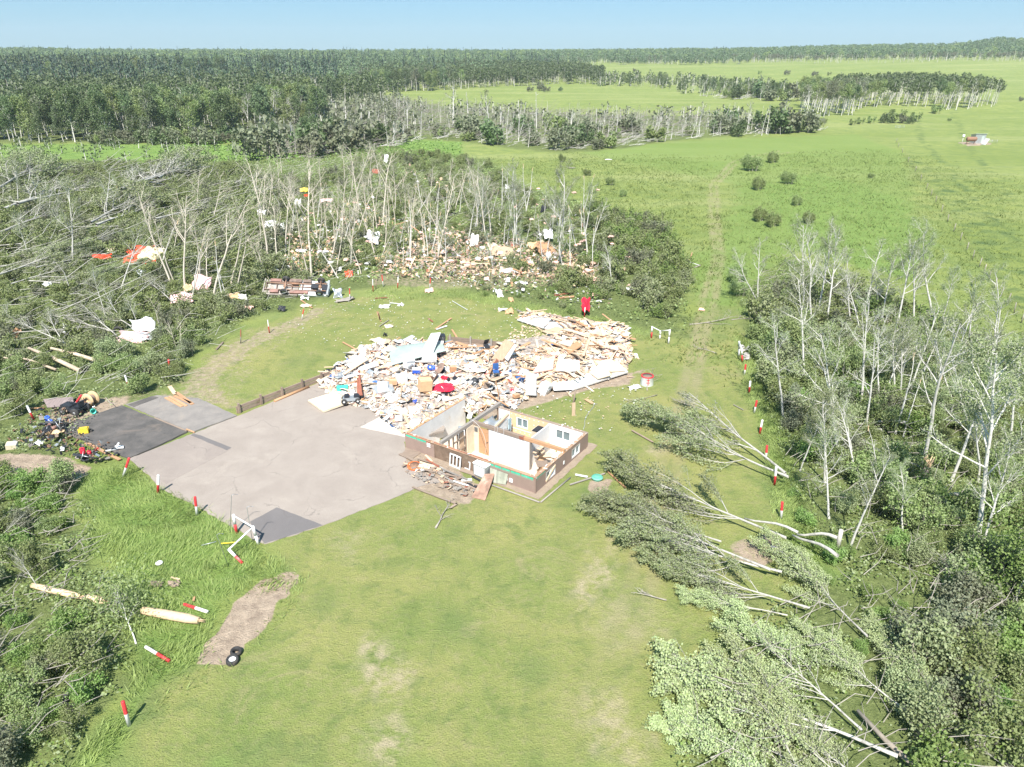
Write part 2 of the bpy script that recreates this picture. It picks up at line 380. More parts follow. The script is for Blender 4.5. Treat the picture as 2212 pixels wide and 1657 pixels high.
def build_ground():
    ys = [-28.0]
    while ys[-1] < 6000:
        y = ys[-1]; step = 2.0 if y < 12 else max(0.2, (y + 30) * (0.0042 if y < 110 else 0.012)); ys.append(y + step)
    ys = np.array(ys); s = np.linspace(-1.45, 1.45, 760); s = np.sign(s) * np.abs(s) ** 1.25
    Yg, Sg = np.meshgrid(ys, s, indexing='ij'); Xg = Sg * (Yg + 30)
    Zg = terrain(Xg, Yg)
    Zg = Zg + 0.12 * (vnoise(Xg, Yg, 7, 1) - .5) * sstep(14, 20, np.abs(Xg + 3)) * (Yg < 400)
    hx, hy = in_house_local(Xg, Yg)
    hole = (hx > -10.0) & (hx < -0.1) & (hy > 0.1) & (hy < 6.6)
    Zg = np.where(hole, -1.4, Zg)
    def paint(zs, soft):
        A = np.zeros(Xg.shape)
        near = Yg < 330
        for pts, k in zs:
            P = poly_world(pts); lo, hi = P.min(0) - 8, P.max(0) + 8
            m = (Xg > lo[0]) & (Xg < hi[0]) & (Yg > lo[1]) & (Yg < hi[1])
            if not m.any(): continue
            D = sdist(P, Xg[m], Yg[m]); jit = (vnoise(Xg[m], Yg[m], 1.6, 3) - .5) * 1.6 + (vnoise(Xg[m], Yg[m], .5, 4) - .5) * .7
            A[m] = np.maximum(A[m], k * sstep(-soft, soft, D + jit * soft * 1.6))
        return A
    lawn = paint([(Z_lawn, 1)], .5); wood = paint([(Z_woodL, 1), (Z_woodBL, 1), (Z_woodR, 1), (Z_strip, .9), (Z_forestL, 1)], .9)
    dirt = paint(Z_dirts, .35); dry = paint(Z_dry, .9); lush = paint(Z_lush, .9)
    for u, v, r in Z_greenp:
        p = G(u, v); lush = np.maximum(lush, .8 * sstep(r * .42, 0, np.hypot(Xg - p.x, (Yg - p.y) * .8) * (0.7 + .6 * vnoise(Xg, Yg, .6, 9))) * (Yg < 90))
    track = np.zeros(Xg.shape)
    def line(pts, wd, k):
        W = poly_world(pts); d = np.full(Xg.shape, 1e9)
        for (x0, y0), (x1, y1) in zip(W[:-1], W[1:]):
            dx, dy = x1 - x0, y1 - y0; t = np.clip(((Xg - x0) * dx + (Yg - y0) * dy) / (dx * dx + dy * dy), 0, 1)
            d = np.minimum(d, np.hypot(Xg - x0 - t * dx, Yg - y0 - t * dy))
        return k * sstep(wd, wd * .35, d)
    for L in TRACKS: track = np.maximum(track, line(L, .6, .9) * sstep(18, 34, Yg))
    ridge = np.maximum.reduce([line(R_, 1.4, .9) for R_ in RIDGES]) * (.4 + .9 * vnoise(Xg, Yg, 2.5, 8))
    Zg = Zg + 0.10 * ridge
    ny, nx = Xg.shape
    me = bpy.data.meshes.new('ground')
    V = np.stack([Xg, Yg, Zg], -1).reshape(-1, 3)
    i = np.arange(ny - 1)[:, None]; j = np.arange(nx - 1)[None]
    F = np.stack([i * nx + j, i * nx + j + 1, (i + 1) * nx + j + 1, (i + 1) * nx + j], -1).reshape(-1, 4)
    me.vertices.add(len(V)); me.vertices.foreach_set('co', V.astype(np.float32).ravel())
    me.loops.add(F.size); me.loops.foreach_set('vertex_index', F.astype(np.int32).ravel())
    me.polygons.add(len(F)); me.polygons.foreach_set('loop_start', (np.arange(len(F)) * 4).astype(np.int32)); me.polygons.foreach_set('loop_total', np.full(len(F), 4, np.int32))
    me.polygons.foreach_set('use_smooth', np.ones(len(F), bool)); me.update(calc_edges=True)
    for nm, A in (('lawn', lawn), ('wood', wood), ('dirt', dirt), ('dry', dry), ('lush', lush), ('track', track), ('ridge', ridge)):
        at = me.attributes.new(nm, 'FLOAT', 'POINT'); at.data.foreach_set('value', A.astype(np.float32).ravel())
    o = bpy.data.objects.new('ground', me); COL.objects.link(o); tag(o, kind='structure')
    m = bpy.data.materials.new('ground'); nt = nodes(m); b = nt.nodes['Principled BSDF']
    pos = new(nt, 'ShaderNodeNewGeometry').outputs['Position']
    def at(n): return new(nt, 'ShaderNodeAttribute', attribute_name=n).outputs['Fac']
    big = noise(nt, pos, .035, 4, .6); mid = noise(nt, pos, .35, 4, .6, .5); fine = noise(nt, pos, 3.0, 5, .7); vf = noise(nt, pos, 14.0, 3, .7)
    # meadow
    col = mixc(nt, ramp(nt, big, .32, .68), (.205, .252, .066), (.290, .325, .105))
    col = mixc(nt, ramp(nt, mid, .35, .7), col, (.168, .225, .072))
    hor = noise(nt, (lambda mp: (nt.links.new(pos, mp.inputs[0]), mp.inputs['Scale'].__setattr__('default_value', (.006, .05, .05)), mp.outputs[0])[2])(new(nt, 'ShaderNodeMapping')), 1.0, 4, .65)
    col = mixc(nt, math_(nt, 'MULTIPLY', ramp(nt, hor, .5, .68), .55), col, (.33, .345, .150))
    # lush
    lushc = mixc(nt, ramp(nt, mid, .3, .7), (.135, .225, .058), (.215, .305, .080))
    col = mixc(nt, at('lush'), col, lushc)
    # lawn
    lm = noise(nt, pos, .16, 5, .62, .6)
    lawnc = mixc(nt, ramp(nt, lm, .34, .66), (.300, .300, .108), (.200, .250, .074))
    lawnc = mixc(nt, math_(nt, 'MULTIPLY', ramp(nt, fine, .48, .70), .45), lawnc, (.33, .285, .165))
    l2 = noise(nt, pos, .75, 5, .7, .3)
    lawnc = mixc(nt, math_(nt, 'MULTIPLY', ramp(nt, l2, .50, .66), .62), lawnc, (.135, .190, .060))
    lawnc = mixc(nt, math_(nt, 'MULTIPLY', ramp(nt, noise(nt, pos, .27, 6, .75, .8), .56, .68), .6), lawnc, (.36, .31, .17))
    lawnc = mixc(nt, math_(nt, 'MULTIPLY', at('lush'), .55), lawnc, (.125, .190, .065))
    col = mixc(nt, at('lawn'), col, lawnc)
    mp2 = new(nt, 'ShaderNodeMapping'); nt.links.new(pos, mp2.inputs[0]); mp2.inputs['Rotation'].default_value = (0, 0, .25); mp2.inputs['Scale'].default_value = (1.1, .09, 1)
    st = noise(nt, mp2.outputs[0], 1.0, 3, .6, .35)
    lawnst = mixc(nt, 1.0, col, mixc(nt, ramp(nt, st, .35, .65), (.955, .965, .95), (1.03, 1.025, 1.02)), 'MULTIPLY')
    col = mixc(nt, at('lawn'), col, lawnst)
    dryf = math_(nt, 'MULTIPLY', at('dry'), ramp(nt, noise(nt, pos, 1.1, 5, .7), .42, .62))
    col = mixc(nt, dryf, col, (.46, .38, .26))
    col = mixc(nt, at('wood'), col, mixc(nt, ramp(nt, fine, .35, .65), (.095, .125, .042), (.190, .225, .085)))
    col = mixc(nt, math_(nt, 'MULTIPLY', at('ridge'), ramp(nt, mid, .45, .62)), col, (.10, .15, .055))
    tf = math_(nt, 'MULTIPLY', at('track'), ramp(nt, mid, .25, .6))
    col = mixc(nt, math_(nt, 'MULTIPLY', tf, .8), col, (.33, .29, .17))
    dcol = mixc(nt, ramp(nt, noise(nt, pos, 1.7, 6, .7), .35, .65), (.29, .225, .17), (.48, .38, .285))
    df = ramp(nt, math_(nt, 'ADD', at('dirt'), math_(nt, 'MULTIPLY_ADD', noise(nt, pos, 2.2, 6, .75), 1.0, -.5)), .35, .62)
    df = math_(nt, 'MULTIPLY', df, ramp(nt, at('dirt'), .05, .3))
    col = mixc(nt, df, col, dcol)
    # grain of the blades
    gr = mixc(nt, ramp(nt, vf, .25, .8), (.72, .72, .72), (1.25, 1.25, 1.25))
    col = mixc(nt, 1.0, col, gr, 'MULTIPLY')
    nt.links.new(col, b.inputs['Base Color']); b.inputs['Roughness'].default_value = .95; b.inputs['Specular IOR Level'].default_value = .1
    bp = new(nt, 'ShaderNodeBump'); bp.inputs['Strength'].default_value = .8; bp.inputs['Distance'].default_value = .12
    h = math_(nt, 'ADD', vf, math_(nt, 'MULTIPLY', fine, 1.4)); nt.links.new(h, bp.inputs['Height']); nt.links.new(bp.outputs[0], b.inputs['Normal'])
    me.materials.append(m)
    return o
build_ground()

# ------------------------------------------------------------------ paved areas
def pave_mat(name, c1, c2, stain, sc=.5):
    m = bpy.data.materials.new(name); nt = nodes(m); b = nt.nodes['Principled BSDF']
    pos = new(nt, 'ShaderNodeNewGeometry').outputs['Position']
    col = mixc(nt, ramp(nt, noise(nt, pos, sc, 6, .65, .4), .3, .7), c1, c2)
    col = mixc(nt, math_(nt, 'MULTIPLY', ramp(nt, noise(nt, pos, .33, 7, .7, 1.2), .56, .68), .5), col, stain)
    vo = new(nt, 'ShaderNodeTexVoronoi'); vo.feature = 'DISTANCE_TO_EDGE'; vo.inputs['Scale'].default_value = .22
    wv = new(nt, 'ShaderNodeVectorMath', operation='ADD'); nz = new(nt, 'ShaderNodeTexNoise'); nz.inputs['Scale'].default_value = 1.2; nz.inputs['Detail'].default_value = 5; nt.links.new(pos, nz.inputs['Vector'])
    nt.links.new(pos, wv.inputs[0]); nt.links.new(nz.outputs['Color'], wv.inputs[1]); nt.links.new(wv.outputs[0], vo.inputs['Vector'])
    ck = math_(nt, 'MULTIPLY', math_(nt, 'SUBTRACT', 1.0, ramp(nt, vo.outputs['Distance'], .002, .009)), ramp(nt, noise(nt, pos, .5, 2), .46, .6))
    col = mixc(nt, math_(nt, 'MULTIPLY', ck, .45), col, (.14, .12, .11))
    col = mixc(nt, math_(nt, 'MULTIPLY', ramp(nt, noise(nt, pos, .9, 8, .8, 2.0), .60, .66), .30), col, tuple(x * .62 for x in c1))
    g = noise(nt, pos, 30, 2, .8)
    col = mixc(nt, 1.0, col, mixc(nt, ramp(nt, g, .3, .7), (.80, .80, .80), (1.16, 1.16, 1.16)), 'MULTIPLY')
    nt.links.new(col, b.inputs['Base Color']); b.inputs['Roughness'].default_value = .9; b.inputs['Specular IOR Level'].default_value = .2
    bp = new(nt, 'ShaderNodeBump'); bp.inputs['Strength'].default_value = .3; bp.inputs['Distance'].default_value = .02
    nt.links.new(g, bp.inputs['Height']); nt.links.new(bp.outputs[0], b.inputs['Normal'])
    return m
P_asph = pave_mat('dusty_asphalt', (.285, .243, .210), (.345, .298, .258), (.39, .34, .29))
P_asph2 = pave_mat('brown_asphalt', (.255, .215, .190), (.315, .270, .235), (.37, .32, .27))
P_patch = pave_mat('dark_asphalt_patch', (.155, .143, .140), (.180, .165, .160), (.20, .18, .17))
P_black = pave_mat('stained_black_slab', (.078, .075, .072), (.150, .136, .126), (.22, .18, .15), .9)
P_slab = pave_mat('grey_slab', (.205, .188, .175), (.290, .262, .235), (.34, .29, .24), .8)
P_conc = pave_mat('white_slab', (.52, .47, .42), (.62, .57, .52), (.30, .27, .25), .8)

def slab(name, pts, z0, z1, m, world=False, edge=0.06, seed=0):
    W = [Vector((*p, 0)) for p in pts] if world else [G(u, v) for u, v in pts]
    rng = random.Random(seed); out = []
    for i in range(len(W)):
        a, b_ = W[i], W[(i + 1) % len(W)]; n = max(1, int((b_ - a).length / .35)) if edge else 1
        for k in range(n):
            p = a.lerp(b_, k / n)
            out.append((p.x + (rng.uniform(-edge, edge) if k and edge else 0), p.y + (rng.uniform(-edge, edge) if k and edge else 0)))
    mb = MB(); mb.prism(out, z0, z1); o = mb.build(name, m); tag(o, kind='structure')
    return o
slab('driveway', [(279, 992), (415, 938), (430, 932), (512, 900), (640, 848), (705, 820), (800, 800), (960, 830), (960, 930), (872, 955), (880, 1000), (955, 1042), (905, 1052), (830, 1085), (697, 1136), (572, 1176), (556, 1170), (483, 1128), (420, 1092), (345, 1056), (320, 1025)], -.1, .030, P_asph, seed=1)
slab('driveway_lower_patch', [(415, 938), (500, 971), (359, 1046), (330, 1028), (279, 992)], -.1, .036, P_asph2, edge=.03, seed=2)
slab('driveway_dark_strip', [(418, 938), (432, 941), (500, 968), (490, 974), (412, 941)], -.1, .042, P_patch, edge=.02)
slab('driveway_patch', [(598, 1097), (648, 1116), (697, 1135.5), (572, 1175), (556, 1160), (540, 1128)], -.1, .036, P_patch, edge=.03, seed=3)
slab('black_slab', [(120, 930), (146, 918), (210, 895), (264, 877), (405, 934), (340, 965), (278, 992), (190, 955)], -.1, .075, P_black, edge=.03, seed=4)
slab('grey_slab', [(271, 875), (339, 855), (427, 861), (512, 899), (418, 934), (409, 933)], -.1, .070, P_slab, edge=.03, seed=5)
slab('dark_mat', [(277, 876), (330, 857), (343, 861), (290, 881)], -.05, .085, P_black, edge=0)
slab('garage_slab', [tuple(hw(-14.6, .4)[:2]), tuple(hw(-10.15, 1.2)[:2]), tuple(hw(-10.15, 7)[:2]), tuple(hw(-14.0, 8)[:2]), tuple(hw(-14.4, 4)[:2])], -.1, .06, P_conc, world=True, edge=.03, seed=6)
for x0, x1, y0, y1 in ((-10.6, .45, -.45, .02), (.0, .5, -.45, 7.1), (-9.5, .5, 6.68, 7.2)):
    slab('dirt_border', [tuple(hw(x0, y0)[:2]), tuple(hw(x1, y0)[:2]), tuple(hw(x1, y1)[:2]), tuple(hw(x0, y1)[:2])], -.3, .02 + .004 * (x0 == 0) + .008 * (y0 > 5), pave_mat('bare_soil', (.27, .21, .16), (.35, .28, .21), (.22, .18, .13), 2.0), world=True, edge=.08)

# lake in the trees at the left
lk = MB(); ang = np.linspace(0, 2 * math.pi, 40, endpoint=False)
lc = G(735, 187)
lk.prism([(lc.x + 44 * math.cos(t) * (1 + .12 * math.sin(3 * t)), lc.y + 30 * math.sin(t)) for t in ang], -.8, .02)
m = mat('lake_water', (.05, .12, .22), .15, .1, .05, objvar=0, spec=.5)
tag(lk.build('lake', m), kind='structure')
# ------------------------------------------------------------------ the roofless house, walls half sunk in the ground
house = empty('damaged_house', HA, HOUSE_ROT)
tag(house, 'roofless brown sided house with open white rooms beside the driveway', 'house')
FL, WT = -1.0, 1.1                        # floor and wall top
def rects(a0, a1, z0, z1, ops):
    """split a wall face a0..a1 x z0..z1 around openings"""
    out, cur = [], a0
    for (o0, o1, p0, p1) in sorted(ops):
        out.append((cur, o0, z0, z1)); out.append((o0, o1, z0, p0)); out.append((o0, o1, p1, z1)); cur = o1
    out.append((cur, a1, z0, z1))
    return [r for r in out if r[1] - r[0] > .01 and r[3] - r[2] > .01]
# openings along each wall
op_right = [(1.2, 2.35, .15, .85), (4.45, 5.55, .15, .85)]
op_far = [(-5.5, -4.55, .05, .80), (-2.35, -1.2, .05, .80)]
mb = MB()       # white inside wall lining
for r in rects(0.14, 6.55, FL, WT - .04, op_right): mb.bb(-.20, -.13, r[0], r[1], r[2], r[3])
mb.build('inner_wall', M_white, house); mb = MB()
for r in rects(-7.0, -.20, FL, WT - .04, op_far):
    if r[0] >= -2.9 or r[1] <= -6.05: mb.bb(r[0], r[1], 6.48, 6.55, r[2], r[3])
mb.build('inner_wall', M_white, house); mb = MB(); mb.bb(-2.9, -2.35, 6.48, 6.55, FL, WT - .04); mb.build('inner_wall', M_white, house); mb = MB(); mb.bb(-7.0, -6.05, 6.48, 6.55, FL, WT - .04)
mb.build('inner_wall', M_white, house); mb = MB(); mb.bb(-9.97, -9.90, .2, 6.4, FL, WT - .04)
mb.build('inner_wall', M_white, house)
mb = MB()
for r in rects(-6.05, -2.9, FL, WT - .04, [op_far[0]]): mb.bb(r[0], r[1], 6.475, 6.55, r[2], r[3])
rr = random.Random(5)
tan = mb.build('unpainted_drywall', M_tan, house); tan['label'] = 'tan unpainted drywall dotted with white filler'
mb = MB()
for i in range(9):
    for z in (-.75, -.35, .1, .5, .9):
        x = -5.95 + i * .37
        if -5.6 < x < -4.45 and z > -.1 and z < .85: continue
        mb.bb(x, x + .09, 6.466, 6.472, z, z + .07)
mb.bb(-6.02, -2.9, 6.466, 6.473, -.17, -.09)
mb.build('filler_spots', M_paint, tan)
# wall cores with siding laps
def siding(mb, a0, a1, z0, z1, axis, off, sgn):
    z = 0.0
    while z < z1:
        zz0, zz1 = max(z, z0), min(z + .125, z1)
        if zz1 - zz0 > .02:
            # wedge: bottom edge stands proud
            t0, t1 = .030, .006
            if axis == 'x': V = [[a0, off, zz0], [a1, off, zz0], [a1, off + sgn * t0, zz0], [a0, off + sgn * t0, zz0], [a0, off, zz1], [a1, off, zz1], [a1, off + sgn * t1, zz1], [a0, off + sgn * t1, zz1]]
            else: V = [[off, a0, zz0], [off, a1, zz0], [off + sgn * t0, a1, zz0], [off + sgn * t0, a0, zz0], [off, a0, zz1], [off, a1, zz1], [off + sgn * t1, a1, zz1], [off + sgn * t1, a0, zz1]]
            mb.add(V, [[0, 1, 2, 3], [4, 7, 6, 5], [0, 4, 5, 1], [2, 6, 7, 3], [1, 5, 6, 2], [0, 3, 7, 4]])
        z += .125
mb = MB()
for r in rects(-3.45, 0, .02, .93, []): siding(mb, r[0], r[1], r[2], r[3], 'x', 0, -1)
mb.build('siding', M_siding, house); mb = MB(); siding(mb, -10.1, -7.65, .02, .93, 'x', 0, -1); mb.build('siding', M_siding, house); mb = MB()
for r in rects(0.0, 6.68, .02, 1.0, op_right): siding(mb, r[0], r[1], r[2], r[3], 'y', 0, 1)
mb.bb(-.05, .045, -.045, .05, .0, 1.02)
mb.build('siding', M_siding, house)
mb = MB()
mb.bb(-10.1, 0, .004, .12, FL - .1, WT - .045)
for r in rects(.12, 6.66, FL - .1, WT - .045, op_right): mb.bb(-.124, -.004, r[0], r[1], r[2], r[3])
for r in rects(-7.2, -.0, FL - .1, WT - .045, op_far): mb.bb(r[0], r[1], 6.556, 6.68, r[2], r[3])
mb.bb(-10.1, -9.975, .12, 6.4, FL - .1, WT - .045)
mb.build('wall_frame', M_sheath, house)
mb = MB(); mb.bb(-9.97, -.21, .121, .19, FL, WT - .05); o = mb.build('front_wall_lining', M_cream, house)
# dirty patch where the siding was torn off
mb = MB(); mb.bb(-7.63, -3.47, -.012, .003, .0, 1.0); mb.bb(-7.63, -7.58, -.04, -.013, 0, 1.0)
o = mb.build('bare_sheathing', M_sheath, house); o['label'] = 'stained dark sheathing where the siding is torn off'
# green house wrap strips
mb = MB()
x = -10.02
for wd in (.9, .75): mb.bb(x, x + wd, -.012, -.003, .86 if wd > .8 else .82, 1.03); x += wd + .05
mb.build('green_wrap', M_wrap, house)
mb = MB(); x = -3.4
for wd in (.42, .5, .55, .7, .85): mb.bb(x, min(x + wd, -.08), -.016, -.006, .84, 1.02); x += wd + .06
mb.bb(.005, .014, .12, .5, .82, 1.02); mb.bb(.005, .014, .55, 1.1, .84, 1.02)
mb.build('green_wrap', M_wrap, house)
mb = MB(); mb.bb(-3.4, -.05, -.0125, -.004, .80, 1.055); mb.build('red_brown_band', M_redwood, house); mb = MB(); mb.bb(-10.05, -8.0, -.010, -.0025, .80, 1.055); mb.build('red_brown_band', M_redwood, house)
for r in ((-8.25, -7.95, -.022, -.013, .66, .95), (-2.06, -1.94, -.06, -.03, .25, .52), (-1.82, -1.58, -.07, -.03, .22, .48)): mb = MB(); mb.bb(*r); mb.build('vent_cover', M_paint, house)
mb = MB(); mb.bb(.04, .08, 3.3, 3.42, .35, .58); mb.build('meter_box', M_paint, house)
# timber plates on the wall tops
def plate(x0, x1, y0, y1, m, nm='top_plate', z=WT): 
    q = MB(); q.bb(x0, x1, y0, y1, z - .045, z); return q.build(nm, m, house)
M_pl = mat('top_plate_wood', (.40, .26, .17), .8, .3, 1.2, (.24, .17, .13), objvar=.05)
plate(-10.12, .02, -.03, .19, M_pl); plate(-.19, .03, .192, 6.48, M_pl)
plate(-7.2, .03, 6.482, 6.70, M_oldwood); plate(-10.12, -9.9, .192, 6.6, M_orangewood)
q = MB(); q.bb(-10.1, -7.0, .02, .06, 1.102, 1.125); q.bb(-6.8, -3.2, .03, .08, 1.102, 1.13); q.build('splintered_edge', M_redwood, house)
for nm_, m_, n_, sz_ in (('splinters', M_lumber, 70, .22), ('torn_drywall', M_white, 60, .26), ('torn_insulation', M_pink, 22, .2)):
    q = MB()
    for k in range(n_):
        e = rr.choice([0, 1, 2, 3, 3]); t_ = rr.random(); x_, y_ = [(-10.1 * t_, .08), (-.08, 6.6 * t_), (-7.2 * t_, 6.58), (-10.0, 6.4 * t_)][e]; q.box((x_ + rr.uniform(-.08, .08), y_ + rr.uniform(-.08, .08), 1.10 + rr.uniform(-.05, .06)), (rr.uniform(.3, 1) * sz_, rr.uniform(.03, .08), .02), eul(rr.uniform(-.6, .6), rr.uniform(-.7, .7), rr.uniform(0, 3)))
    q.build(nm_, m_, house)['kind'] = 'stuff'
# beams across
q = MB(); q.bb(-7.25, -7.05, .05, 6.9, 1.103, 1.34); q.build('roof_beam', M_greywood, house)
q = MB(); q.bb(-7.04, -3.1, 3.44, 3.66, 1.103, 1.33); q.build('roof_beam', M_oldwood, house)
q = MB(); q.bb(-3.09, .0, 3.45, 3.65, 1.103, 1.32); b_ = q.build('roof_beam', M_orangewood, house)
q = MB(); q.bb(-3.35, -3.0, 3.435, 3.665, 1.10, 1.325); q.build('beam_joint', M_redwood, b_)
# white wires hanging from the beam
for k, (x, s) in enumerate(((-6.1, 1.0), (-5.1, .25), (-4.6, .3), (-5.3, .3))):
    q = MB(); t = np.linspace(0, 1, 9)
    P = np.stack([x + .3 * np.sin(t * 3) * (.3 if k else 1) - (1.3 * (1 - t) ** 2 if k == 0 else 0), 3.42 - .05 * t, 1.45 - (2.3 if k == 0 else s) * t ** 1.3 + .15 * np.sin(t * 6)], 1)
    q.tube(P, .009, 5); q.build('loose_wire', M_paint, house)
# floor and partitions
q = MB(); q.bb(-9.89, -.21, .2, 6.47, FL - .12, FL); q.build('floor', mat('pale_floor', (.62, .52, .42), .7, .2, .9, (.74, .70, .66), objvar=0), house)
q = MB()
q.bb(-5.80, -2.55, 3.50, 3.60, FL, WT + .0); q.build('partition_wall', M_white, house)
for r in ((-5.75, -5.66, 3.9, 5.72, FL, .95), (-2.84, -2.75, 3.95, 6.46, FL, WT - .05)): q = MB(); q.bb(*r); q.build('partition_wall', M_white, house)
q = MB(); q.bb(-2.56, -2.50, 3.44, 3.66, FL, WT); q.build('corner_stud', M_greywood, house)
q = MB(); q.bb(-7.03, -6.64, 3.52, 3.60, FL, WT); q.build('partition_wall', M_cream, house); q = MB(); q.bb(-7.10, -7.02, 2.75, 3.6, FL, WT - .02); q.build('partition_wall', M_cream, house)
q = MB(); q.bb(-6.98, -6.70, 3.49, 3.515, .55, .95)
vent = q.build('wall_vent', M_metal, house)
q = MB(); [q.bb(-6.97, -6.71, 3.48, 3.489, .60 + k * .08, .64 + k * .08) for k in range(4)]; q.build('louvre', M_dark, vent)
q = MB(); q.bb(-6.63, -5.84, 3.51, 3.555, FL, .98); dr = q.build('door', M_orangewood, house); dr['label'] = 'orange wooden inner door'
q = MB(); q.cyl((-5.92, 3.51, .0), (-5.92, 3.44, .0), .035, 8); q.cyl((-6.6, 3.505, .9), (-5.9, 3.505, -.95), .012, 4); q.build('door_handle', M_dark, dr)
q = MB(); [q.bb(-7.20, -7.10, y, y + .045, FL, WT - .01) for y in (.9, 1.35, 1.8, 2.7)]; q.bb(-7.2, -7.1, 1.35, 2.7, .5, .56); q.bb(-7.19, -7.11, 1.85, 2.65, -.3, -.24); q.build('wall_stud', M_oldwood, house)
for r in ((-7.3, -7.22, 2.2, 2.65, FL, .9), (-7.3, -7.22, .25, .85, FL, .6)): q = MB(); q.bb(*r); q.build('wall_stud', M_lumber, house)
for k in range(9):
    a = rr.uniform(0, 3); q = MB(); q.box((0, 0, 0), (rr.uniform(.8, 1.7), .1, .05), eul(rr.uniform(-.2, .2), rr.uniform(.5, 1.2), a)); q.build('broken_stud', rr.choice([M_lumber, M_cream, M_orangewood]), house, (rr.uniform(-8.0, -6.7), rr.uniform(.6, 2.4), -.55))
q = MB(); q.box((-5.68, 4.8, 1.10), (.16, 1.95, .15), eul(0.12, 0, .05)); q.build('loose_beam', M_lumber, house)
q = MB(); q.sheet(8, 10, lambda u, v: (-5.55 + .05 * math.sin(u * 18), 5.5 + .45 * u + .03 * math.sin(v * 7), .98 - 1.5 * v), .01); q.build('curtain', mat('pale_blue_cloth', (.45, .60, .66), .8, .15), house)
# small cupboard and shelves at the far partition
q = MB(); q.bb(-3.7, -2.85, 5.55, 5.63, FL, .70); q.bb(-3.7, -3.62, 5.63, 6.46, FL, .70); q.build('closet_wall', M_cream, house)
q = MB(); q.bb(-3.62, -2.95, 5.5, 6.3, .705, .74); q.build('dark_shelf', M_dark, house)
q = MB(); q.bb(-3.45, -2.98, 5.538, 5.549, -.6, .45); q.build('closet_door', M_oldwood, house)
q = MB(); q.bb(-2.70, -2.45, 4.1, 5.9, -.05, -.01); q.bb(-2.70, -2.45, 4.3, 5.3, -.45, -.41); q.build('wall_shelf', M_lumber, house)
for y in (4.3, 4.8, 5.3): q = MB(); q.bb(-2.73, -2.50, y, y + .012, -.35, .1); q.build('shelf_bracket', M_metal, house)
# windows: frame > glass, mullion
def window(a0, a1, z0, z1, axis, c, broken=False, label=None):
    f = MB(); t = .07; th = .16
    def bx(m_, u0, u1, w0, w1, d=0): m_.bb(u0, u1, c - th / 2 + d, c + th / 2 - d, w0, w1) if axis == 'x' else m_.bb(c - th / 2 + d, c + th / 2 - d, u0, u1, w0, w1)
    for r in ((a0, a1, z0, z0 + t), (a0, a1, z1 - t, z1), (a0, a0 + t, z0 + t, z1 - t), (a1 - t, a1, z0 + t, z1 - t), ((a0 + a1) / 2 - t / 2, (a0 + a1) / 2 + t / 2, z0 + t, z1 - t)): bx(f, *r)
    o = f.build('window', M_paint, house)
    if label: o['label'] = label
    g = MB(); bx(g, a0 + t, (a0 + a1) / 2 - t / 2, z0 + t, z1 - t, .07)
    if not broken: bx(g, (a0 + a1) / 2 + t / 2, a1 - t, z0 + t, z1 - t, .07)
    g.build('glass', M_glass, o)
    return o
for a in op_far: window(a[0], a[1], a[2], a[3], 'x', 6.56)
window(*op_right[1], 'y', -.06)
wq = window(*op_right[0], 'y', -.06, True, 'smashed window with a loose board across it')
q = MB(); q.box((.03, 1.75, .5), (.05, 1.3, .16), eul(.5, 0, 0)); q.build('loose_board', M_lumber, wq)
# orange cabinet, white junk on the floor of the near room
def thing_cabinet():
    o = empty('cabinet', hw(-1.15, 3.0, FL), HOUSE_ROT + .9); tag(o, 'tipped orange wooden cabinet on the floor of the roofless house', 'cabinet')
    q = MB(); q.box((0, 0, .55), (.7, .5, 1.0), eul(.25, .2, 0)); q.build('carcass', M_orangewood, o)
    q = MB(); q.box((.05, -.30, .5), (.62, .03, .9), eul(.25, .2, 0)); q.build('front_door', M_lumber, o)
    q = MB(); q.box((-.1, .1, 1.12), (.82, .6, .05), eul(.25, .2, 0)); q.build('top', M_oldwood, o)
thing_cabinet()
for k in range(26):
    x, y = rr.uniform(-9.6, -.5), rr.uniform(.4, 3.2)
    if rr.random() < .5: x, y = rr.uniform(-2.6, -.5), rr.uniform(1.5, 6.0)
    if rr.random() < .35: x, y = rr.uniform(-9.6, -7.4), rr.uniform(.5, 5)
    q = MB(); mm = rr.choice([M_white, M_cream, M_lumber, M_card, M_osb, M_paint]); s = rr.uniform(.2, .9)
    q.box((0, 0, 0), (s, s * rr.uniform(.2, .8), .03), eul(rr.uniform(-.15, .15), rr.uniform(-.15, .15), rr.uniform(0, 3)))
    o = q.build('board_scrap', mm, None, hw(x, y, FL + .08 + .02 * (k % 5))); tag(o, f"{'large' if s > .6 else 'small'} {mm.name.replace('_', ' ')} scrap lying on the floor of the roofless house", 'board scrap', 'scraps on the floor of the house')
# water heater and chair frame in the left room
o = empty('water_heater', hw(-9.1, 1.5, FL), HOUSE_ROT); tag(o, 'white water heater tank lying in the left room of the house', 'water heater')
q = MB(); M = Matrix.Translation((0, 0, .3)) @ Matrix.Rotation(math.pi / 2, 4, 'Y') @ Matrix.Rotation(.7, 4, 'X'); q.lathe([(0, -.6), (.24, -.6), (.28, -.55), (.28, .55), (.22, .62), (0, .62)], 18, M); q.build('tank', M_paint, o)
q = MB(); q.lathe([(0, .62), (.17, .62), (.17, .70), (0, .70)], 12, M); q.build('dark_cap', M_dark, o)
o = empty('metal_cabinet', hw(-7.9, 3.9, FL), HOUSE_ROT + .3); tag(o, 'buckled grey metal cabinet fallen across the back of the house', 'metal cabinet')
q = MB(); q.box((0, 0, .9), (1.3, .9, .5), eul(.3, .2, .4)); q.build('body', M_metal, o); q = MB(); q.box((.3, -.2, 1.32), (1.2, .8, .04), eul(.5, -.2, .1)); q.build('lid', M_paint, o)
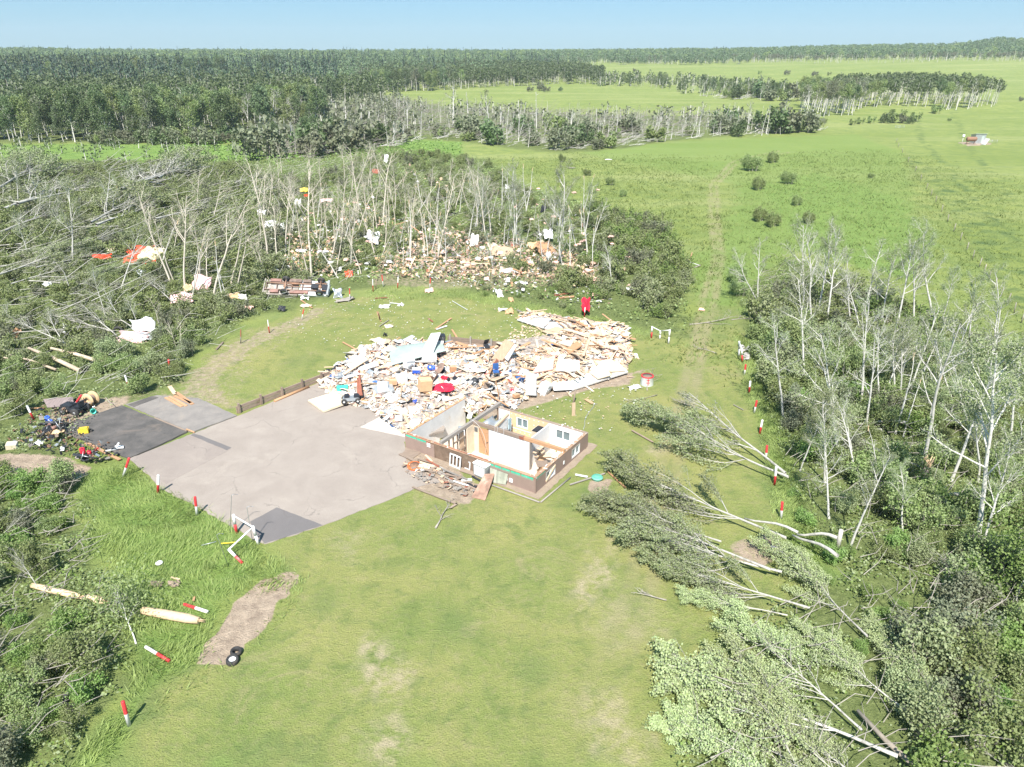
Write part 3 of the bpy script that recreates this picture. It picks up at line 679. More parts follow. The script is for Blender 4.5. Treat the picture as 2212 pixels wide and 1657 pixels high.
q = MB(); q.sheet(10, 8, lambda u, v: (-6.9 + 1.5 * u, 4.3 + 1.3 * v, .9 + .25 * math.sin(u * 9) * math.sin(v * 5) - .5 * u), .02)
o = q.build('metal_duct', M_metal, None, HA, (0, 0, HOUSE_ROT)); tag(o, 'crumpled shiny duct metal draped in the middle of the house', 'duct')
# edging pipes round the house
for a, b_, nm in (((-3.5, -.75), (.75, -.75), 'near'), ((.8, -.7), (.95, 2.6), 'side')):
    q = MB(); A_, B_ = hw(*a, .07), hw(*b_, .07); q.tube([A_, B_], .05, 7); o = q.build('landscape_timber', M_greywood); tag(o, 'grey edging timber along the front of the house' if nm == 'near' else 'grey edging timber along the right side of the house', 'edging timber')

# ------------------------------------------------------------------ wooden retaining wall left of the pile
fw = empty('retaining_wall', G(510, 893), 0); tag(fw, 'low brown plank retaining wall running from the driveway to the wreckage', 'retaining wall')
A_, B_ = G(512, 893), G(738, 806); L = (B_ - A_).length; ang = math.atan2(B_.y - A_.y, B_.x - A_.x); fw.rotation_euler = (0, 0, ang); fw.location = A_
for z in (.12, .42): q = MB(); q.bb(0, L, -.04, .04, z - .11, z + .13); q.build('plank', M_oldwood, fw)
for k in range(6): q = MB(); x = .1 + k * L / 5.2; q.bb(x, x + .14, -.17, -.045, 0, .78 + .05 * (k % 2)); q.build('post', M_oldwood, fw)
q = MB(); q.tube([(2.8, -.5, .1), (6.0, -.35, .12)], .11, 8); o = q.build('round_pole', M_orangewood, None, A_, (0, 0, ang)); tag(o, 'orange peeled pole lying at the foot of the plank wall', 'pole')
fw2 = empty('retaining_wall', G(975, 752), 0); tag(fw2, 'stained red brown plank wall behind the wreckage pile', 'retaining wall')
A_, B_ = G(968, 752), G(1115, 768); L = (B_ - A_).length; fw2.rotation_euler = (0, 0, math.atan2(B_.y - A_.y, B_.x - A_.x)); fw2.location = A_
for z in (.25, .6, .95): q = MB(); q.bb(0, L, -.04, .04, z - .15, z + .17); q.build('plank', M_oldwood, fw2)
for k in range(4): q = MB(); x = .2 + k * L / 3.3; q.bb(x, x + .14, -.17, -.045, 0, 1.35); q.build('post', M_greywood, fw2)

# ------------------------------------------------------------------ red and white posts
def post(base, top, topred, label, lying=False, L=1.35, name='marker_post', cols=None, r=.075, group=None):
    if base[1] < 790: r = .05
    B_ = G(*base) if not lying else G(*base, .10)
    T = G(*top, .10) if lying else ray_at_y(top[0], top[1], B_.y + .05)
    d = (T - B_); d.normalize(); L = (T - B_).length if lying else min(max((T - B_).length, .9), 2.1)
    o = bpy.data.objects.new(name, None); COL.objects.link(o); o.location = B_; o.rotation_mode = 'QUATERNION'; o.rotation_quaternion = d.to_track_quat('Z', 'Y')
    tag(o, label, 'post', group)
    c = cols or ((M_redpaint, M_whitepost) if topred else (M_whitepost, M_redpaint))
    q = MB(); q.lathe([(0, L), (r * .8, L), (r, L - .03), (r, L * .5)], 12); q.build('upper_half', c[0], o)
    q = MB(); q.lathe([(r, L * .5), (r * 1.02, 0), (0, 0)], 12); q.build('lower_half', c[1], o)
    return o
post((266, 1030), (279, 989), True, 'leaning red topped post between the black slab and the grass')
post((341, 1067), (342, 1026), False, 'white topped post with red foot on the left edge of the driveway')
post((426, 1113), (421, 1073), True, 'upright red topped post at the bottom left edge of the driveway')
post((279, 1567), (265, 1515), True, 'nearest red topped post at the lower left edge of the lawn')
post((449, 1322), (397, 1305), True, 'fallen post in the grass beside the split log, red at its left end', True)
post((366, 1428), (314, 1397), False, 'fallen post near the lawn edge, white at its left end', True)
post((1618, 848), (1621, 823), False, 'white topped post, second of the right row from its far end')
post((1629, 892), (1635, 865), True, 'red topped post, third of the right row from its far end')
post((1641, 937), (1647, 907), False, 'white topped post in the right row, level with the first fallen crown')
post((1654, 993), (1657, 962), True, 'red topped post just above the butt of the farthest fallen tree')
post((1673, 1047), (1677, 1008), False, 'white topped post crossed by the trunk of the farthest fallen tree')
post((1687, 1120), (1690, 1084), True, 'red topped post, nearest standing one of the right row')
post((1692, 1191), (1665, 1180), False, 'fallen post by the broken bent tree, white at its left end', True)
post((1608, 810), (1611, 787), True, 'red topped post, farthest of the right row beside the stone heap')
post((806, 630), (805, 603), False, 'leftmost white post behind the lawn, right of the overturned truck')
post((812, 625), (813, 603), True, 'brown wooden post behind the lawn among the white ones', cols=(M_oldwood, M_oldwood))
post((828, 620), (825, 594), True, 'red post leaning behind the back lawn')
post((859, 623), (860, 598), False, 'white post at the edge of the brush behind the lawn')
post((756, 648), (755, 623), True, 'red topped post by the front of the overturned truck')
post((928, 625), (930, 600), True, 'orange red post in the brush behind the middle of the back lawn')
post((652, 690), (656, 668), True, 'post with orange top at the edge of the mud behind the left lawn')
post((582, 719), (578, 691), False, 'white thin post below the overturned truck')
post((520, 742), (520, 712), True, 'brown red post on the mud left of the back lawn', cols=(M_redwood, M_greywood))
post((366, 803), (364, 776), True, 'red topped post at the edge of the fallen trees on the left')
post((279, 838), (270, 811), False, 'leaning white post between the fallen logs and the grey slab')
post((73, 906), (58, 876), False, 'leaning white and black post at the left junk heap')
post((155, 884), (176, 853), True, 'red and white post leaning on the burnt mower')
post((1262, 685), (1264, 664), False, 'white post with a red foot under the red cloth')
post((190, 985), (213, 968), True, 'fallen red and white post at the lower corner of the black slab', True)

# gates made of painted poles
def rail(a, b_, r=.045, m=None): q = MB(); q.tube([a, b_], r, 8); return q
def gate(name, label, posts, rails, cat='gate'):
    o = empty(name, G(*posts[0][0])); tag(o, label, cat); tops = []
    for base, top, cols, lying in posts:
        B_ = G(*base); T = G(*top, .55) if lying else ray_at_y(top[0], top[1], B_.y + .05); tops.append(T)
        q = MB(); M_ = (B_ + T) / 2; q.tube([B_ - o.location, M_ - o.location], .075, 10); p = q.build('post', cols[1], o)
        q = MB(); q.tube([M_ - o.location, T - o.location], .078, 10); q.build('painted_top', cols[0], p)
    for i, j in rails: q = rail(tops[i] - o.location - Vector((0, 0, .05)), tops[j] - o.location - Vector((0, 0, .05))); q.build('rail', M_whitepost, o)
    return o
WR, WW = (M_whitepost, M_redpaint), (M_whitepost, M_whitepost)
gate('pole_gate', 'broken white pole gate with tilted post at the lower corner of the driveway', [((511, 1152), (504, 1112), WR, 0), ((558, 1176), (546, 1137), WW, 0), ((524, 1217), (493, 1186), WR, 1)], [(0, 1), (1, 2)])
gate('pole_gate', 'small white pole gate standing at the end of the grass track', [((1407, 730), (1409, 705), WR, 0), ((1444, 743), (1447, 712), WW, 0), ((1425, 733), (1427, 714), WW, 0)], [(0, 2), (2, 1)])
gate('pole_gate', 'fallen white pole gate beside the far end of the right post row', [((1596, 770), (1597, 737), WW, 0), ((1604, 782), (1602, 752), WR, 0)], [(0, 1)])
gate('pole_gate', 'broken grey rail with a leaning brown pole beside the grass track', [((1473, 575), (1474, 560), (M_greywood, M_greywood), 0), ((1500, 578), (1513, 573), (M_greywood, M_greywood), 0)], [(0, 1)])
for a, b_, l in (((497, 1115), (500, 1070), 'thin bent metal hook rod beside the pole gate post'), ((546, 1137), (533, 1096), 'thin bent metal hook rod behind the tilted pole gate'), ((493, 1186), (468, 1155), 'thin metal hook rod leaning over the grass by the gate')):
    B_ = G(a[0], a[1] + 36); T = ray_at_y(b_[0], b_[1], B_.y + .1); T0 = B_.copy()
    q = MB(); q.tube([T0, T, T + Vector((.15, 0, .08)), T + Vector((.35, 0, .05))], .016, 5); o = q.build('hook_rod', M_metal); tag(o, l, 'metal rod')
q = MB(); q.tube([G(435, 1178, .1), G(467, 1170, .15)], .02, 5); o = q.build('thin_rod', M_metal); tag(o, 'thin pale rod lying in the long grass left of the gate', 'metal rod')
q = MB(); q.tube([G(478, 1174, .15), G(515, 1171, .2)], .03, 6); o = q.build('yellow_pole', M_yellow); tag(o, 'short yellow pole lying in the long grass by the gate', 'pole')

# ------------------------------------------------------------------ overturned truck
tr = bpy.data.objects.new('overturned_truck', None); COL.objects.link(tr); tb = G(640, 645)
tr.location = tb + Vector((0, 0.9, 1.0)); tr.rotation_euler = (math.radians(-146), math.radians(3), math.radians(3)); tag(tr, 'rusty pickup truck lying on its side with its underside and wheels showing', 'truck')
# local: x forward, y left, z up; rear axle x=-1.3
def part(n, mb, m, p=tr): return mb.build(n, m, p)
q = MB(); [q.bb(-3.4, 3.1, y, y + .09, -.10, .08) for y in (-.5, .41)]; [q.bb(x, x + .08, -.42, .42, -.08, .06) for x in (-3.3, -2.2, -.6, .5, 1.6, 2.9)]; part('chassis_frame', q, M_chassis)
for x in (-1.25, 2.45):
    q = MB(); q.tube([(x, -.85, -.22), (x, .85, -.22)], .06, 8); q.lathe([(0, -.2), (.17, -.12), (.17, .12), (0, .2)], 12, Matrix.Translation((x, .05, -.22)) @ Matrix.Rotation(math.pi / 2, 4, 'X')); ax = part('axle', q, M_rust)
    for s in (-1, 1):
        Mw = Matrix.Translation((x, s * .86, -.22)) @ Matrix.Rotation(s * math.pi / 2, 4, 'X')
        q = MB(); q.lathe([(.22, -.13), (.34, -.14), (.40, -.09), (.41, 0), (.40, .09), (.34, .14), (.22, .13)], 24, Mw); wl = part('wheel', q, M_rubber)
        q = MB(); q.lathe([(.22, -.10), (.20, .03), (.14, .05), (.06, -.02), (0, -.02)], 20, Mw); q.lathe([(.22, .10), (.20, -.03), (.14, -.05), (.06, .02), (0, .02)], 20, Mw); q.build('rim', M_paint if x > 0 else M_metal, wl)
        q = MB(); q.box((x, s * .5, -.14), (1.2, .06, .05)); q.build('leaf_spring', M_rust, ax)
q = MB(); q.tube([(-1.1, .05, -.2), (1.2, .02, -.05), (2.2, 0, -.1)], .05, 8); part('drive_shaft', q, M_rust)
q = MB(); q.bb(-.9, .4, -.95, -.52, -.22, .12); q.bb(.55, 1.4, -.92, -.55, -.20, .1); part('fuel_tank', q, M_chassis)
q = MB(); q.bb(-2.9, -1.75, -.9, -.52, -.2, .08); q.bb(-2.8, -1.9, .52, .9, -.15, .1); q.bb(-.7, 1.2, .55, .92, -.12, .12); part('side_box', q, mat('dull_red_steel', (.30, .17, .14), .7, .3, 2.0))
q = MB(); q.tube([(1.9, -.25, -.15), (.5, -.3, -.2), (-1.0, -.28, -.12), (-2.9, -.35, -.18)], .045, 7); q.lathe([(0, -.45), (.12, -.42), (.12, .42), (0, .45)], 10, Matrix.Translation((-.2, -.3, -.2)) @ Matrix.Rotation(math.pi / 2, 4, 'Y')); part('exhaust', q, M_rust)
q = MB(); q.bb(1.5, 2.2, -.28, .3, -.3, .1); q.bb(2.6, 3.2, -.35, .35, -.12, .3); part('engine_pan', q, M_dark)
q = MB()
q.bb(-3.5, .1, -.98, .98, .12, .20); q.bb(-3.5, .1, -1.0, -.93, .2, .75); q.bb(-3.5, .1, .93, 1.0, .2, .75); q.bb(-3.55, -3.45, -1.0, 1.0, -.05, .75)
part('cargo_bed', q, mat('dull_grey_steel', (.42, .38, .34), .6, .3, 2.0, (.25, .15, .10)))
q = MB(); q.add([[.2, -.98, .1], [2.0, -.98, .1], [2.0, .98, .1], [.2, .98, .1], [.3, -.8, 1.35], [1.4, -.8, 1.35], [1.4, .8, 1.35], [.3, .8, 1.35], [2.1, -.95, .72], [2.1, .95, .72]],
      [[0, 3, 2, 1], [4, 5, 6, 7], [0, 4, 7, 3]]); q.add([[.2, -.98, .1], [2.0, -.98, .1], [2.1, -.95, .72], [1.4, -.8, 1.35], [.3, -.8, 1.35]], [[0, 1, 2, 3, 4]]); q.add([[.2, .98, .1], [2.0, .98, .1], [2.1, .95, .72], [1.4, .8, 1.35], [.3, .8, 1.35]], [[4, 3, 2, 1, 0]])
part('cab', q, M_fabricw)
q = MB(); q.bb(2.0, 3.3, -.95, -.88, .1, .7); q.bb(2.0, 3.3, .88, .95, .1, .7); q.bb(2.0, 3.3, -.9, .9, .66, .72); part('hood', q, M_paint)
q = MB(); q.add([[3.15, -1.0, -.1], [3.35, -1.0, -.1], [3.35, 1.0, -.1], [3.15, 1.0, -.1], [3.15, -1.0, .12], [3.35, -1.0, .12], [3.35, 1.0, .12], [3.15, 1.0, .12]], [[0, 3, 2, 1], [4, 5, 6, 7], [0, 1, 5, 4], [1, 2, 6, 5], [2, 3, 7, 6], [3, 0, 4, 7]]); part('bumper', q, M_metal)
def crump(name, px, sx, sy, m, label, cat, seed=0, amp=.25, z=.1, rz=0, tilt=(0, 0), lift=0, group=None, n=12, base=None):
    rg = random.Random(seed); ph = [rg.uniform(0, 6) for _ in range(6)]; fr = [rg.uniform(3, 8) for _ in range(4)]
    def f(u, v):
        e = 1 + .10 * math.sin(v * fr[0] * 2 + ph[0]) + .08 * math.sin(u * fr[1] * 2 + ph[4])
        return ((u - .5) * sx * e, (v - .5) * sy * (1 + .15 * math.sin(u * 9 + ph[5])), amp * (math.sin(u * fr[0] + ph[0]) * math.cos(v * fr[1] + ph[1]) + .5 * math.sin(u * fr[2] * 2 + v * fr[3] * 1.5 + ph[2])))
    q = MB(); q.sheet(n, n, f, .012)
    loc = (G(*px) if base is None else base) + Vector((0, 0, z + amp + lift))
    o = q.build(name, m, None, loc, (tilt[0], tilt[1], rz)); tag(o, label, cat, group); return o
crump('torn_fender', (731, 642), 1.0, 1.1, M_metal, 'torn white fender and grille in front of the overturned truck', 'fender', 3, .15, .3, .5, (.9, .2))
crump('bent_hood', (745, 650), 1.9, .9, M_greywood, 'bent grey hood lying at the nose of the overturned truck', 'car hood', 4, .08, .1, .6)
# ------------------------------------------------------------------ plant prototypes
def unit(v): return v / (np.linalg.norm(v) + 1e-9)
def leaf_geo(P, s, rg, up=.35, aspect=.72):
    """leaf-sized diamonds around the points P"""
    n = len(P); N = rg.normal(size=(n, 3)); N[:, 2] = np.abs(N[:, 2]) * .8 + up * rg.choice([1, 1, -1], n); N /= np.linalg.norm(N, axis=1)[:, None]
    A = rg.normal(size=(n, 3)); U = np.cross(N, A); U /= np.linalg.norm(U, axis=1)[:, None] + 1e-9; W = np.cross(N, U)
    sz = (s * rg.uniform(.65, 1.35, n))[:, None]
    V = np.stack([P - U * sz * .5, P + W * sz * .5 * aspect, P + U * sz * .5, P - W * sz * .5 * aspect], 1).reshape(-1, 3)
    return V, np.arange(4 * n).reshape(n, 4)

def grow(rg, segs, leaves, p, d, L, r, lvl, o):
    """recursive limb; segs collects (lvl, points, radii)"""
    n = max(4, int(L / (.9 if lvl == 0 else .5))) if lvl < 3 else 3
    pts = [p.copy()]; dd = d.copy(); step = L / n
    for i in range(n):
        dd = unit(dd + rg.normal(size=3) * o['wob'][min(lvl, 3)] + np.array([0, 0, o['up'][min(lvl, 3)]]) + np.array(o.get('wind', (0, 0, 0))) * (lvl > 0))
        p = p + dd * step; pts.append(p.copy())
    pts = np.array(pts); t = np.linspace(0, 1, n + 1); rad = r * (1 - t * (.80 if lvl == 0 else .7)) + .004
    if lvl == 0: rad[0] *= 1.25
    segs.append((lvl, pts, rad))
    if lvl < o['levels']:
        k = o['kids'][lvl]; f0 = o['from'][min(lvl, len(o['from']) - 1)]
        for i in range(k):
            f = f0 + (1 - f0) * (i + rg.uniform(.1, .9)) / k
            j = min(int(f * n), n - 1); q = pts[j] + (pts[j + 1] - pts[j]) * (f * n - j); ax = unit(pts[j + 1] - pts[j])
            s = unit(np.cross(ax, rg.normal(size=3))); a = math.radians(rg.uniform(*o['ang'][min(lvl, 3)]))
            grow(rg, segs, leaves, q, unit(ax * math.cos(a) + s * math.sin(a)), L * rg.uniform(*o['len'][min(lvl, 3)]) * (1 - .55 * (f - f0) / (1 - f0 + 1e-6)), max(.004, r * (1 - .75 * f) * o.get('rk', .52)), lvl + 1, o)
    if lvl >= o['leaflvl']:
        m = rg.poisson(o['leafn'] * (L if o.get('perlen') else 1))
        if m:
            f = rg.uniform(.15, 1.05, m); idx = np.clip(f * n, 0, n - 1e-6).astype(int); fr = (f * n - idx)[:, None]
            q = pts[idx] * (1 - fr) + pts[idx + 1] * fr + rg.normal(size=(m, 3)) * o['spread']
            leaves.append(q)

def tree_proto(seed, h, o, twig_lvl=2):
    """returns (wood MB, crown MB)"""
    rg = np.random.RandomState(seed); segs, lv = [], []
    d0 = unit(np.array([rg.normal() * .03, rg.normal() * .03, 1.0]))
    grow(rg, segs, lv, np.zeros(3), d0, h, o['r'], 0, o)
    T, C = MB(), MB(); lie = o.get('lie')
    def X(P):
        if not lie: return P
        Q = np.stack([P[..., 0], P[..., 2], P[..., 1] * .55 + lie + .22 * P[..., 2] / h * 0], -1)   # laid along +Y
        Q[..., 2] = np.where(Q[..., 2] < .06, .06 + .10 * np.abs(np.sin(P[..., 0] * 7 + P[..., 2] * 5)), Q[..., 2]); return Q
    for l, P, R in segs:
        if l < twig_lvl: T.tube(X(P), R, 7 if l == 0 else 5, 0, caps=False)
        else: C.tube(X(P), np.maximum(R, .006) * o.get('twigfat', 1.0), 3, 1, caps=False)
    if o.get('split'):
        top = segs[0][1][-1]; tr_ = segs[0][2][-1] + .03
        for k in range(5):
            a = k * 1.3 + rg.rand(); b0 = top + np.array([math.cos(a), math.sin(a), 0]) * tr_ * .5
            T.tube(X(np.array([b0 - [0, 0, .5], b0, b0 + [math.cos(a) * .06, math.sin(a) * .06, rg.uniform(.15, .6)]])), [tr_ * .5, tr_ * .45, .008], 4, 1, caps=False)
    if lv:
        P = np.vstack(lv)
        V, F = leaf_geo(X(P) if not lie else X(P) + np.array([0, 0, .02]), o['leaf'], rg, o.get('lup', .35)); C.add(V, F, 0)
    return T, C

BARE = dict(r=.118, levels=3, kids=[12, 6, 4], **{'from': [.40, .25, .2]}, ang=[(28, 58), (25, 50), (20, 50), (20, 50)], len=[(.22, .38), (.35, .55), (.35, .6), (.4, .5)], wob=[.045, .10, .14, .2], up=[.02, .07, .06, 0], leaflvl=2, leafn=2.2, spread=.16, leaf=.085)
SNAG = dict(r=.13, levels=2, kids=[5, 3], **{'from': [.35, .2]}, ang=[(30, 80), (25, 60), (20, 50)], len=[(.10, .28), (.3, .5), (.3, .5)], wob=[.04, .16, .2], up=[.02, .03, 0], leaflvl=9, leafn=0, spread=.1, leaf=.1, split=True)
LEAFY = dict(r=.17, levels=3, kids=[16, 7, 4], **{'from': [.28, .2, .15]}, ang=[(35, 70), (25, 60), (20, 60), (20, 50)], len=[(.20, .34), (.35, .6), (.35, .6), (.4, .5)], wob=[.04, .1, .16, .2], up=[.02, .06, .03, 0], leaflvl=2, leafn=11, spread=.30, leaf=.26)
FALLEN = dict(r=.068, levels=3, kids=[19, 8, 4], **{'from': [.22, .18, .1]}, ang=[(24, 55), (22, 50), (20, 50), (20, 50)], len=[(.30, .52), (.4, .6), (.4, .6), (.4, .5)], wob=[.03, .08, .12, .2], up=[.02, .13, .10, .05], leaflvl=2, leafn=15, spread=.13, leaf=.115, lie=.75, lup=.6)
FBARE = dict(FALLEN, r=.085, leafn=2.5, kids=[12, 6, 3], len=[(.22, .4), (.4, .6), (.4, .6), (.4, .5)], lie=.6)
SHRUBO = dict(r=.03, levels=2, kids=[7, 4], **{'from': [.2, .2]}, ang=[(20, 55), (20, 60), (20, 50)], len=[(.35, .6), (.4, .6), (.3, .5)], wob=[.12, .16, .2], up=[.05, .05, 0], leaflvl=1, leafn=20, spread=.20, leaf=.15)

def shrub_proto(seed, h, w_, n, leaf, leafn, stems=True):
    rg = np.random.RandomState(seed); T, C = MB(), MB(); lv = []
    o = dict(SHRUBO, leafn=leafn, leaf=leaf)
    for k in range(n):
        a = rg.uniform(0, 6.28); rr_ = w_ * math.sqrt(rg.rand()) * .5; segs = []
        p = np.array([math.cos(a) * rr_ * .6, math.sin(a) * rr_ * .6, 0]); d = unit(np.array([math.cos(a) * rr_ * .7, math.sin(a) * rr_ * .7, h * .75]))
        grow(rg, segs, lv, p, d, h * rg.uniform(.55, 1.0), .035, 0, o)
        for l, P, R in segs:
            if l == 0: T.tube(P, R, 4, 0, caps=False)
            else: C.tube(P, np.maximum(R, .008), 3, 1, caps=False)
    P = np.vstack(lv); P = P[P[:, 2] > .03]
    V, F = leaf_geo(P, leaf, rg); C.add(V, F, 0)
    return T, C

PR = {}
def reg(kind, T, C, bark, leaf, wood2=None):
    PR.setdefault(kind, []).append((T.mesh(kind + '_trunk', [bark, wood2 or M_split]) if T is not None else None, C.mesh(kind + '_crown', [leaf, bark]) if C is not None and C.V else None))
def reg1(kind, T, C, bark, leaf):
    """single mesh (small in the picture)"""
    m = MB(); 
    for V in T.V: m.V.append(V)
    m.n = T.n; m.F = [(f, 0, s) for f, _, s in T.F]
    for V in C.V: m.V.append(V)
    m.F += [(f + T.n, 1 if mi == 0 else 0, s) for f, mi, s in C.F]
    PR.setdefault(kind, []).append((m.mesh(kind, [bark, leaf]), m))
HB = 10.0
for s in range(6): reg('bare_aspen', *tree_proto(10 + s, HB, dict(BARE, kids=[9 + s, 6, 4], leafn=[5, 8, 12, 4, 9, 14][s])), M_bark, L_aspen)
for s in range(4): reg('tan_aspen', *tree_proto(40 + s, HB, dict(BARE, r=.105, kids=[8 + s, 5, 3], leafn=[1.5, 3, 1, 2.5][s], **{'from': [.5, .25, .2]})), mat('buff_stripped_bark', (.62, .55, .46), .85, .2, 3.0, stretch=(3, 3, 1)), L_aspen)
for s in range(4): reg('broken_trunk', *tree_proto(60 + s, HB, dict(SNAG, kids=[3 + s, 2])), M_bark, L_aspen)
for s in range(4): reg('fallen_leafy', *tree_proto(80 + s, HB, dict(FALLEN, kids=[18 + s, 8, 4])), M_barkf, L_pale)
for s in range(3): reg('fallen_dull', *tree_proto(90 + s, HB, dict(FALLEN, leafn=14)), M_barkf, L_aspen)
for s in range(4): reg('fallen_bare', *tree_proto(100 + s, HB, FBARE), M_barkf, L_grey)
for s in range(6): reg('shrub', *shrub_proto(120 + s, 2.3, 2.2, 7, .125, 17), M_barkdark, [L_shrub, L_aspen, L_shrub, L_grey, L_shrub, L_aspen][s])
for s in range(3): reg('dark_shrub', *shrub_proto(130 + s, 2.3, 2.2, 7, .14, 19), M_barkdark, L_shrub)
for s in range(3): reg('bright_shrub', *shrub_proto(140 + s, 1.6, 2.0, 7, .14, 16), M_barkdark, L_lush)
for s in range(5):
    reg1('leafy_aspen', *tree_proto(150 + s, 12.0, dict(LEAFY, kids=[14 + s, 6, 3], leafn=9, leaf=.36, spread=.42, len=[(.26, .40), (.35, .6), (.35, .6), (.4, .5)], **{'from': [.07 + .04 * s, .2, .15]})), M_bark, [L_dark, L_dark, L_shrub, L_far, L_dark][s])
for s in range(4): reg1('pale_aspen', *tree_proto(160 + s, 12.0, dict(LEAFY, r=.12, kids=[12, 5, 3], leafn=6, leaf=.36, spread=.4, **{'from': [.5, .2, .15]})), M_bark, [L_shrub, L_dark, L_grey, L_shrub][s])
for s in range(3): reg1('mid_bare', *tree_proto(170 + s, HB, dict(BARE, r=.15, kids=[9, 4, 2], leafn=1.5, leaf=.3, twigfat=2.2)), M_bark, L_grey)
for s in range(4): reg1('mid_snag', *tree_proto(175 + s, HB, dict(SNAG, r=.16, kids=[4 + s, 2], twigfat=2.2)), M_bark, L_grey)
for s in range(4): reg1('mid_fallen', *tree_proto(180 + s, HB, dict(FALLEN, r=.13, kids=[10, 5, 3], leafn=.9, leaf=.28, spread=.3, twigfat=3.6)), M_bark, [L_grey, L_grey, L_shrub, L_grey][s])
for s in range(4): reg1('far_shrub', *shrub_proto(190 + s, 2.6, 3.0, 7, .34, 5), M_barkdark, [L_shrub, L_grey, L_dark, L_grey][s])
# spruce: drooping jagged whorls
def spruce(seed, h, rows, per):
    rg = np.random.RandomState(seed); T, C = MB(), MB(); T.tube([(0, 0, 0), (0, 0, h * .97)], [.16, .02], 5, 0, caps=False)
    V = []
    for i in range(rows):
        f = i / rows; z = h * (.08 + .9 * f); R = (.05 + 1.9 * (1 - f) ** .85) * rg.uniform(.75, 1.15)
        for k in range(per):
            a = k * 6.283 / per + rg.uniform(-.4, .4); r2 = R * rg.uniform(.6, 1.15); w2 = .22 + .25 * (1 - f); dz = -.30 * r2 + rg.uniform(-.1, .15)
            c, s_ = math.cos(a), math.sin(a)
            V += [[c * .05, s_ * .05, z + .1], [c * r2 * .6 - s_ * w2, s_ * r2 * .6 + c * w2, z + dz * .7], [c * r2, s_ * r2, z + dz], [c * r2 * .6 + s_ * w2, s_ * r2 * .6 - c * w2, z + dz * .7]]
    C.add(V, np.arange(len(V)).reshape(-1, 4), 0); return T, C
for s in range(4): reg1('spruce', *spruce(200 + s, 13, 20, 8), M_barkdark, L_spruce)

# ------------------------------------------------------------------ placing
COUNT = {}
def put(kind, base, tip=None, idx=None, roll=0.0, name='aspen_tree', hproto=HB, sxy=1.0, scale=None, rng_=random):
    """thing = Empty with children trunk and crown, or one mesh for the small ones"""
    L = PR[kind]; k = idx if idx is not None else rng_.randrange(len(L)); a, b = L[k % len(L)]
    lying = kind.startswith('fallen') or kind == 'mid_fallen'
    if tip is None: tip = base + Vector((0, 0, (scale or 1) * hproto))
    d = tip - base; s = d.length / hproto; d.normalize()
    if lying:
        Y = Vector((d.x, d.y, d.z)); Xv = Y.cross(Vector((0, 0, 1))).normalized(); Z = Xv.cross(Y); R = Matrix((Xv, Y, Z)).transposed().to_4x4()
    else:
        R = d.to_track_quat('Z', 'Y').to_matrix().to_4x4() @ Matrix.Rotation(roll, 4, 'Z')
    M = Matrix.Translation(base) @ R @ Matrix.Diagonal((s * sxy, s if lying else s * sxy, s, 1))
    if isinstance(b, MB):
        o = bpy.data.objects.new(name, a); COL.objects.link(o); o.matrix_world = M; return o
    o = bpy.data.objects.new(name, None); COL.objects.link(o); o.matrix_world = M; o.empty_display_size = .3
    sh = 'shrub' in kind
    t = bpy.data.objects.new('stems' if sh else 'trunk', a); COL.objects.link(t); t.parent = o
    if b is not None: c = bpy.data.objects.new('foliage' if sh else ('crown' if not kind.startswith('broken') else 'branches'), b); COL.objects.link(c); c.parent = o
    return o

def merged(name, items, mats, hproto=HB):
    """many far plants as ONE stuff object; items = (MB, matrix 4x4 numpy)"""
    Vs, Fs, Ms, n = [], [], [], 0
    for m, M in items:
        V = np.vstack(m.V); Vs.append(V @ M[:3, :3].T + M[:3, 3])
        for f, mi, _ in m.F: Fs.append((f + n, mi, False))
        n += len(V)
    q = MB(); q.V = Vs; q.F = Fs; q.n = n
    o = q.build(name, mats); return o

def scatter(poly, spacing, rg, jit=.45, world=False, var=0.0):
    P = np.array(poly) if world else poly_world(poly); lo, hi = P.min(0), P.max(0); out = []
    xs = np.arange(lo[0], hi[0], spacing); ys = np.arange(lo[1], hi[1], spacing)
    X, Y = np.meshgrid(xs, ys); X = X + rg.uniform(-jit, jit, X.shape) * spacing; Y = Y + rg.uniform(-jit, jit, Y.shape) * spacing
    m = inside(P, X, Y)
    if var: m &= rg.rand(*X.shape) > var
    return np.stack([X[m], Y[m]], 1)
def in_view(x, y, pad=60):
    dep = y * math.cos(PITCH) - (0 - CAMH) * math.sin(PITCH)
    if dep <= 0: return False
    u = 1106 + FPX * x / dep
    up = y * math.sin(PITCH) + (0 - CAMH) * math.cos(PITCH); v = 828.5 - FPX * up / dep
    return -pad < u < 2212 + pad and v < 1657 + pad * 3
def to_px(p):
    z = p[2] - CAMH; dep = p[1] * math.cos(PITCH) - z * math.sin(PITCH); up = p[1] * math.sin(PITCH) + z * math.cos(PITCH)
    return 1106 + FPX * p[0] / dep, 828.5 - FPX * up / dep
rg = np.random.RandomState(7); rnd = random.Random(7)
def c2800(x, y): return (1512 + x * .3164, 324 + y * .3164)
def c7(x, y): return (1728 + x * .3583, 648 + y * .3583)
def c6(x, y): return (1296 + x * .2607, 810 + y * .2607)
def c8(x, y): return (1350 + x * .3896, 1161 + y * .3896)
def cL(x, y): return (x * .2685, 324 + y * .2685)
def cM(x, y): return (540 + x * .2607, 324 + y * .2607)
def cR(x, y): return (1026 + x * .2607, 324 + y * .2607)
def cB(x, y): return (x * .3484, 1080 + y * .3484)

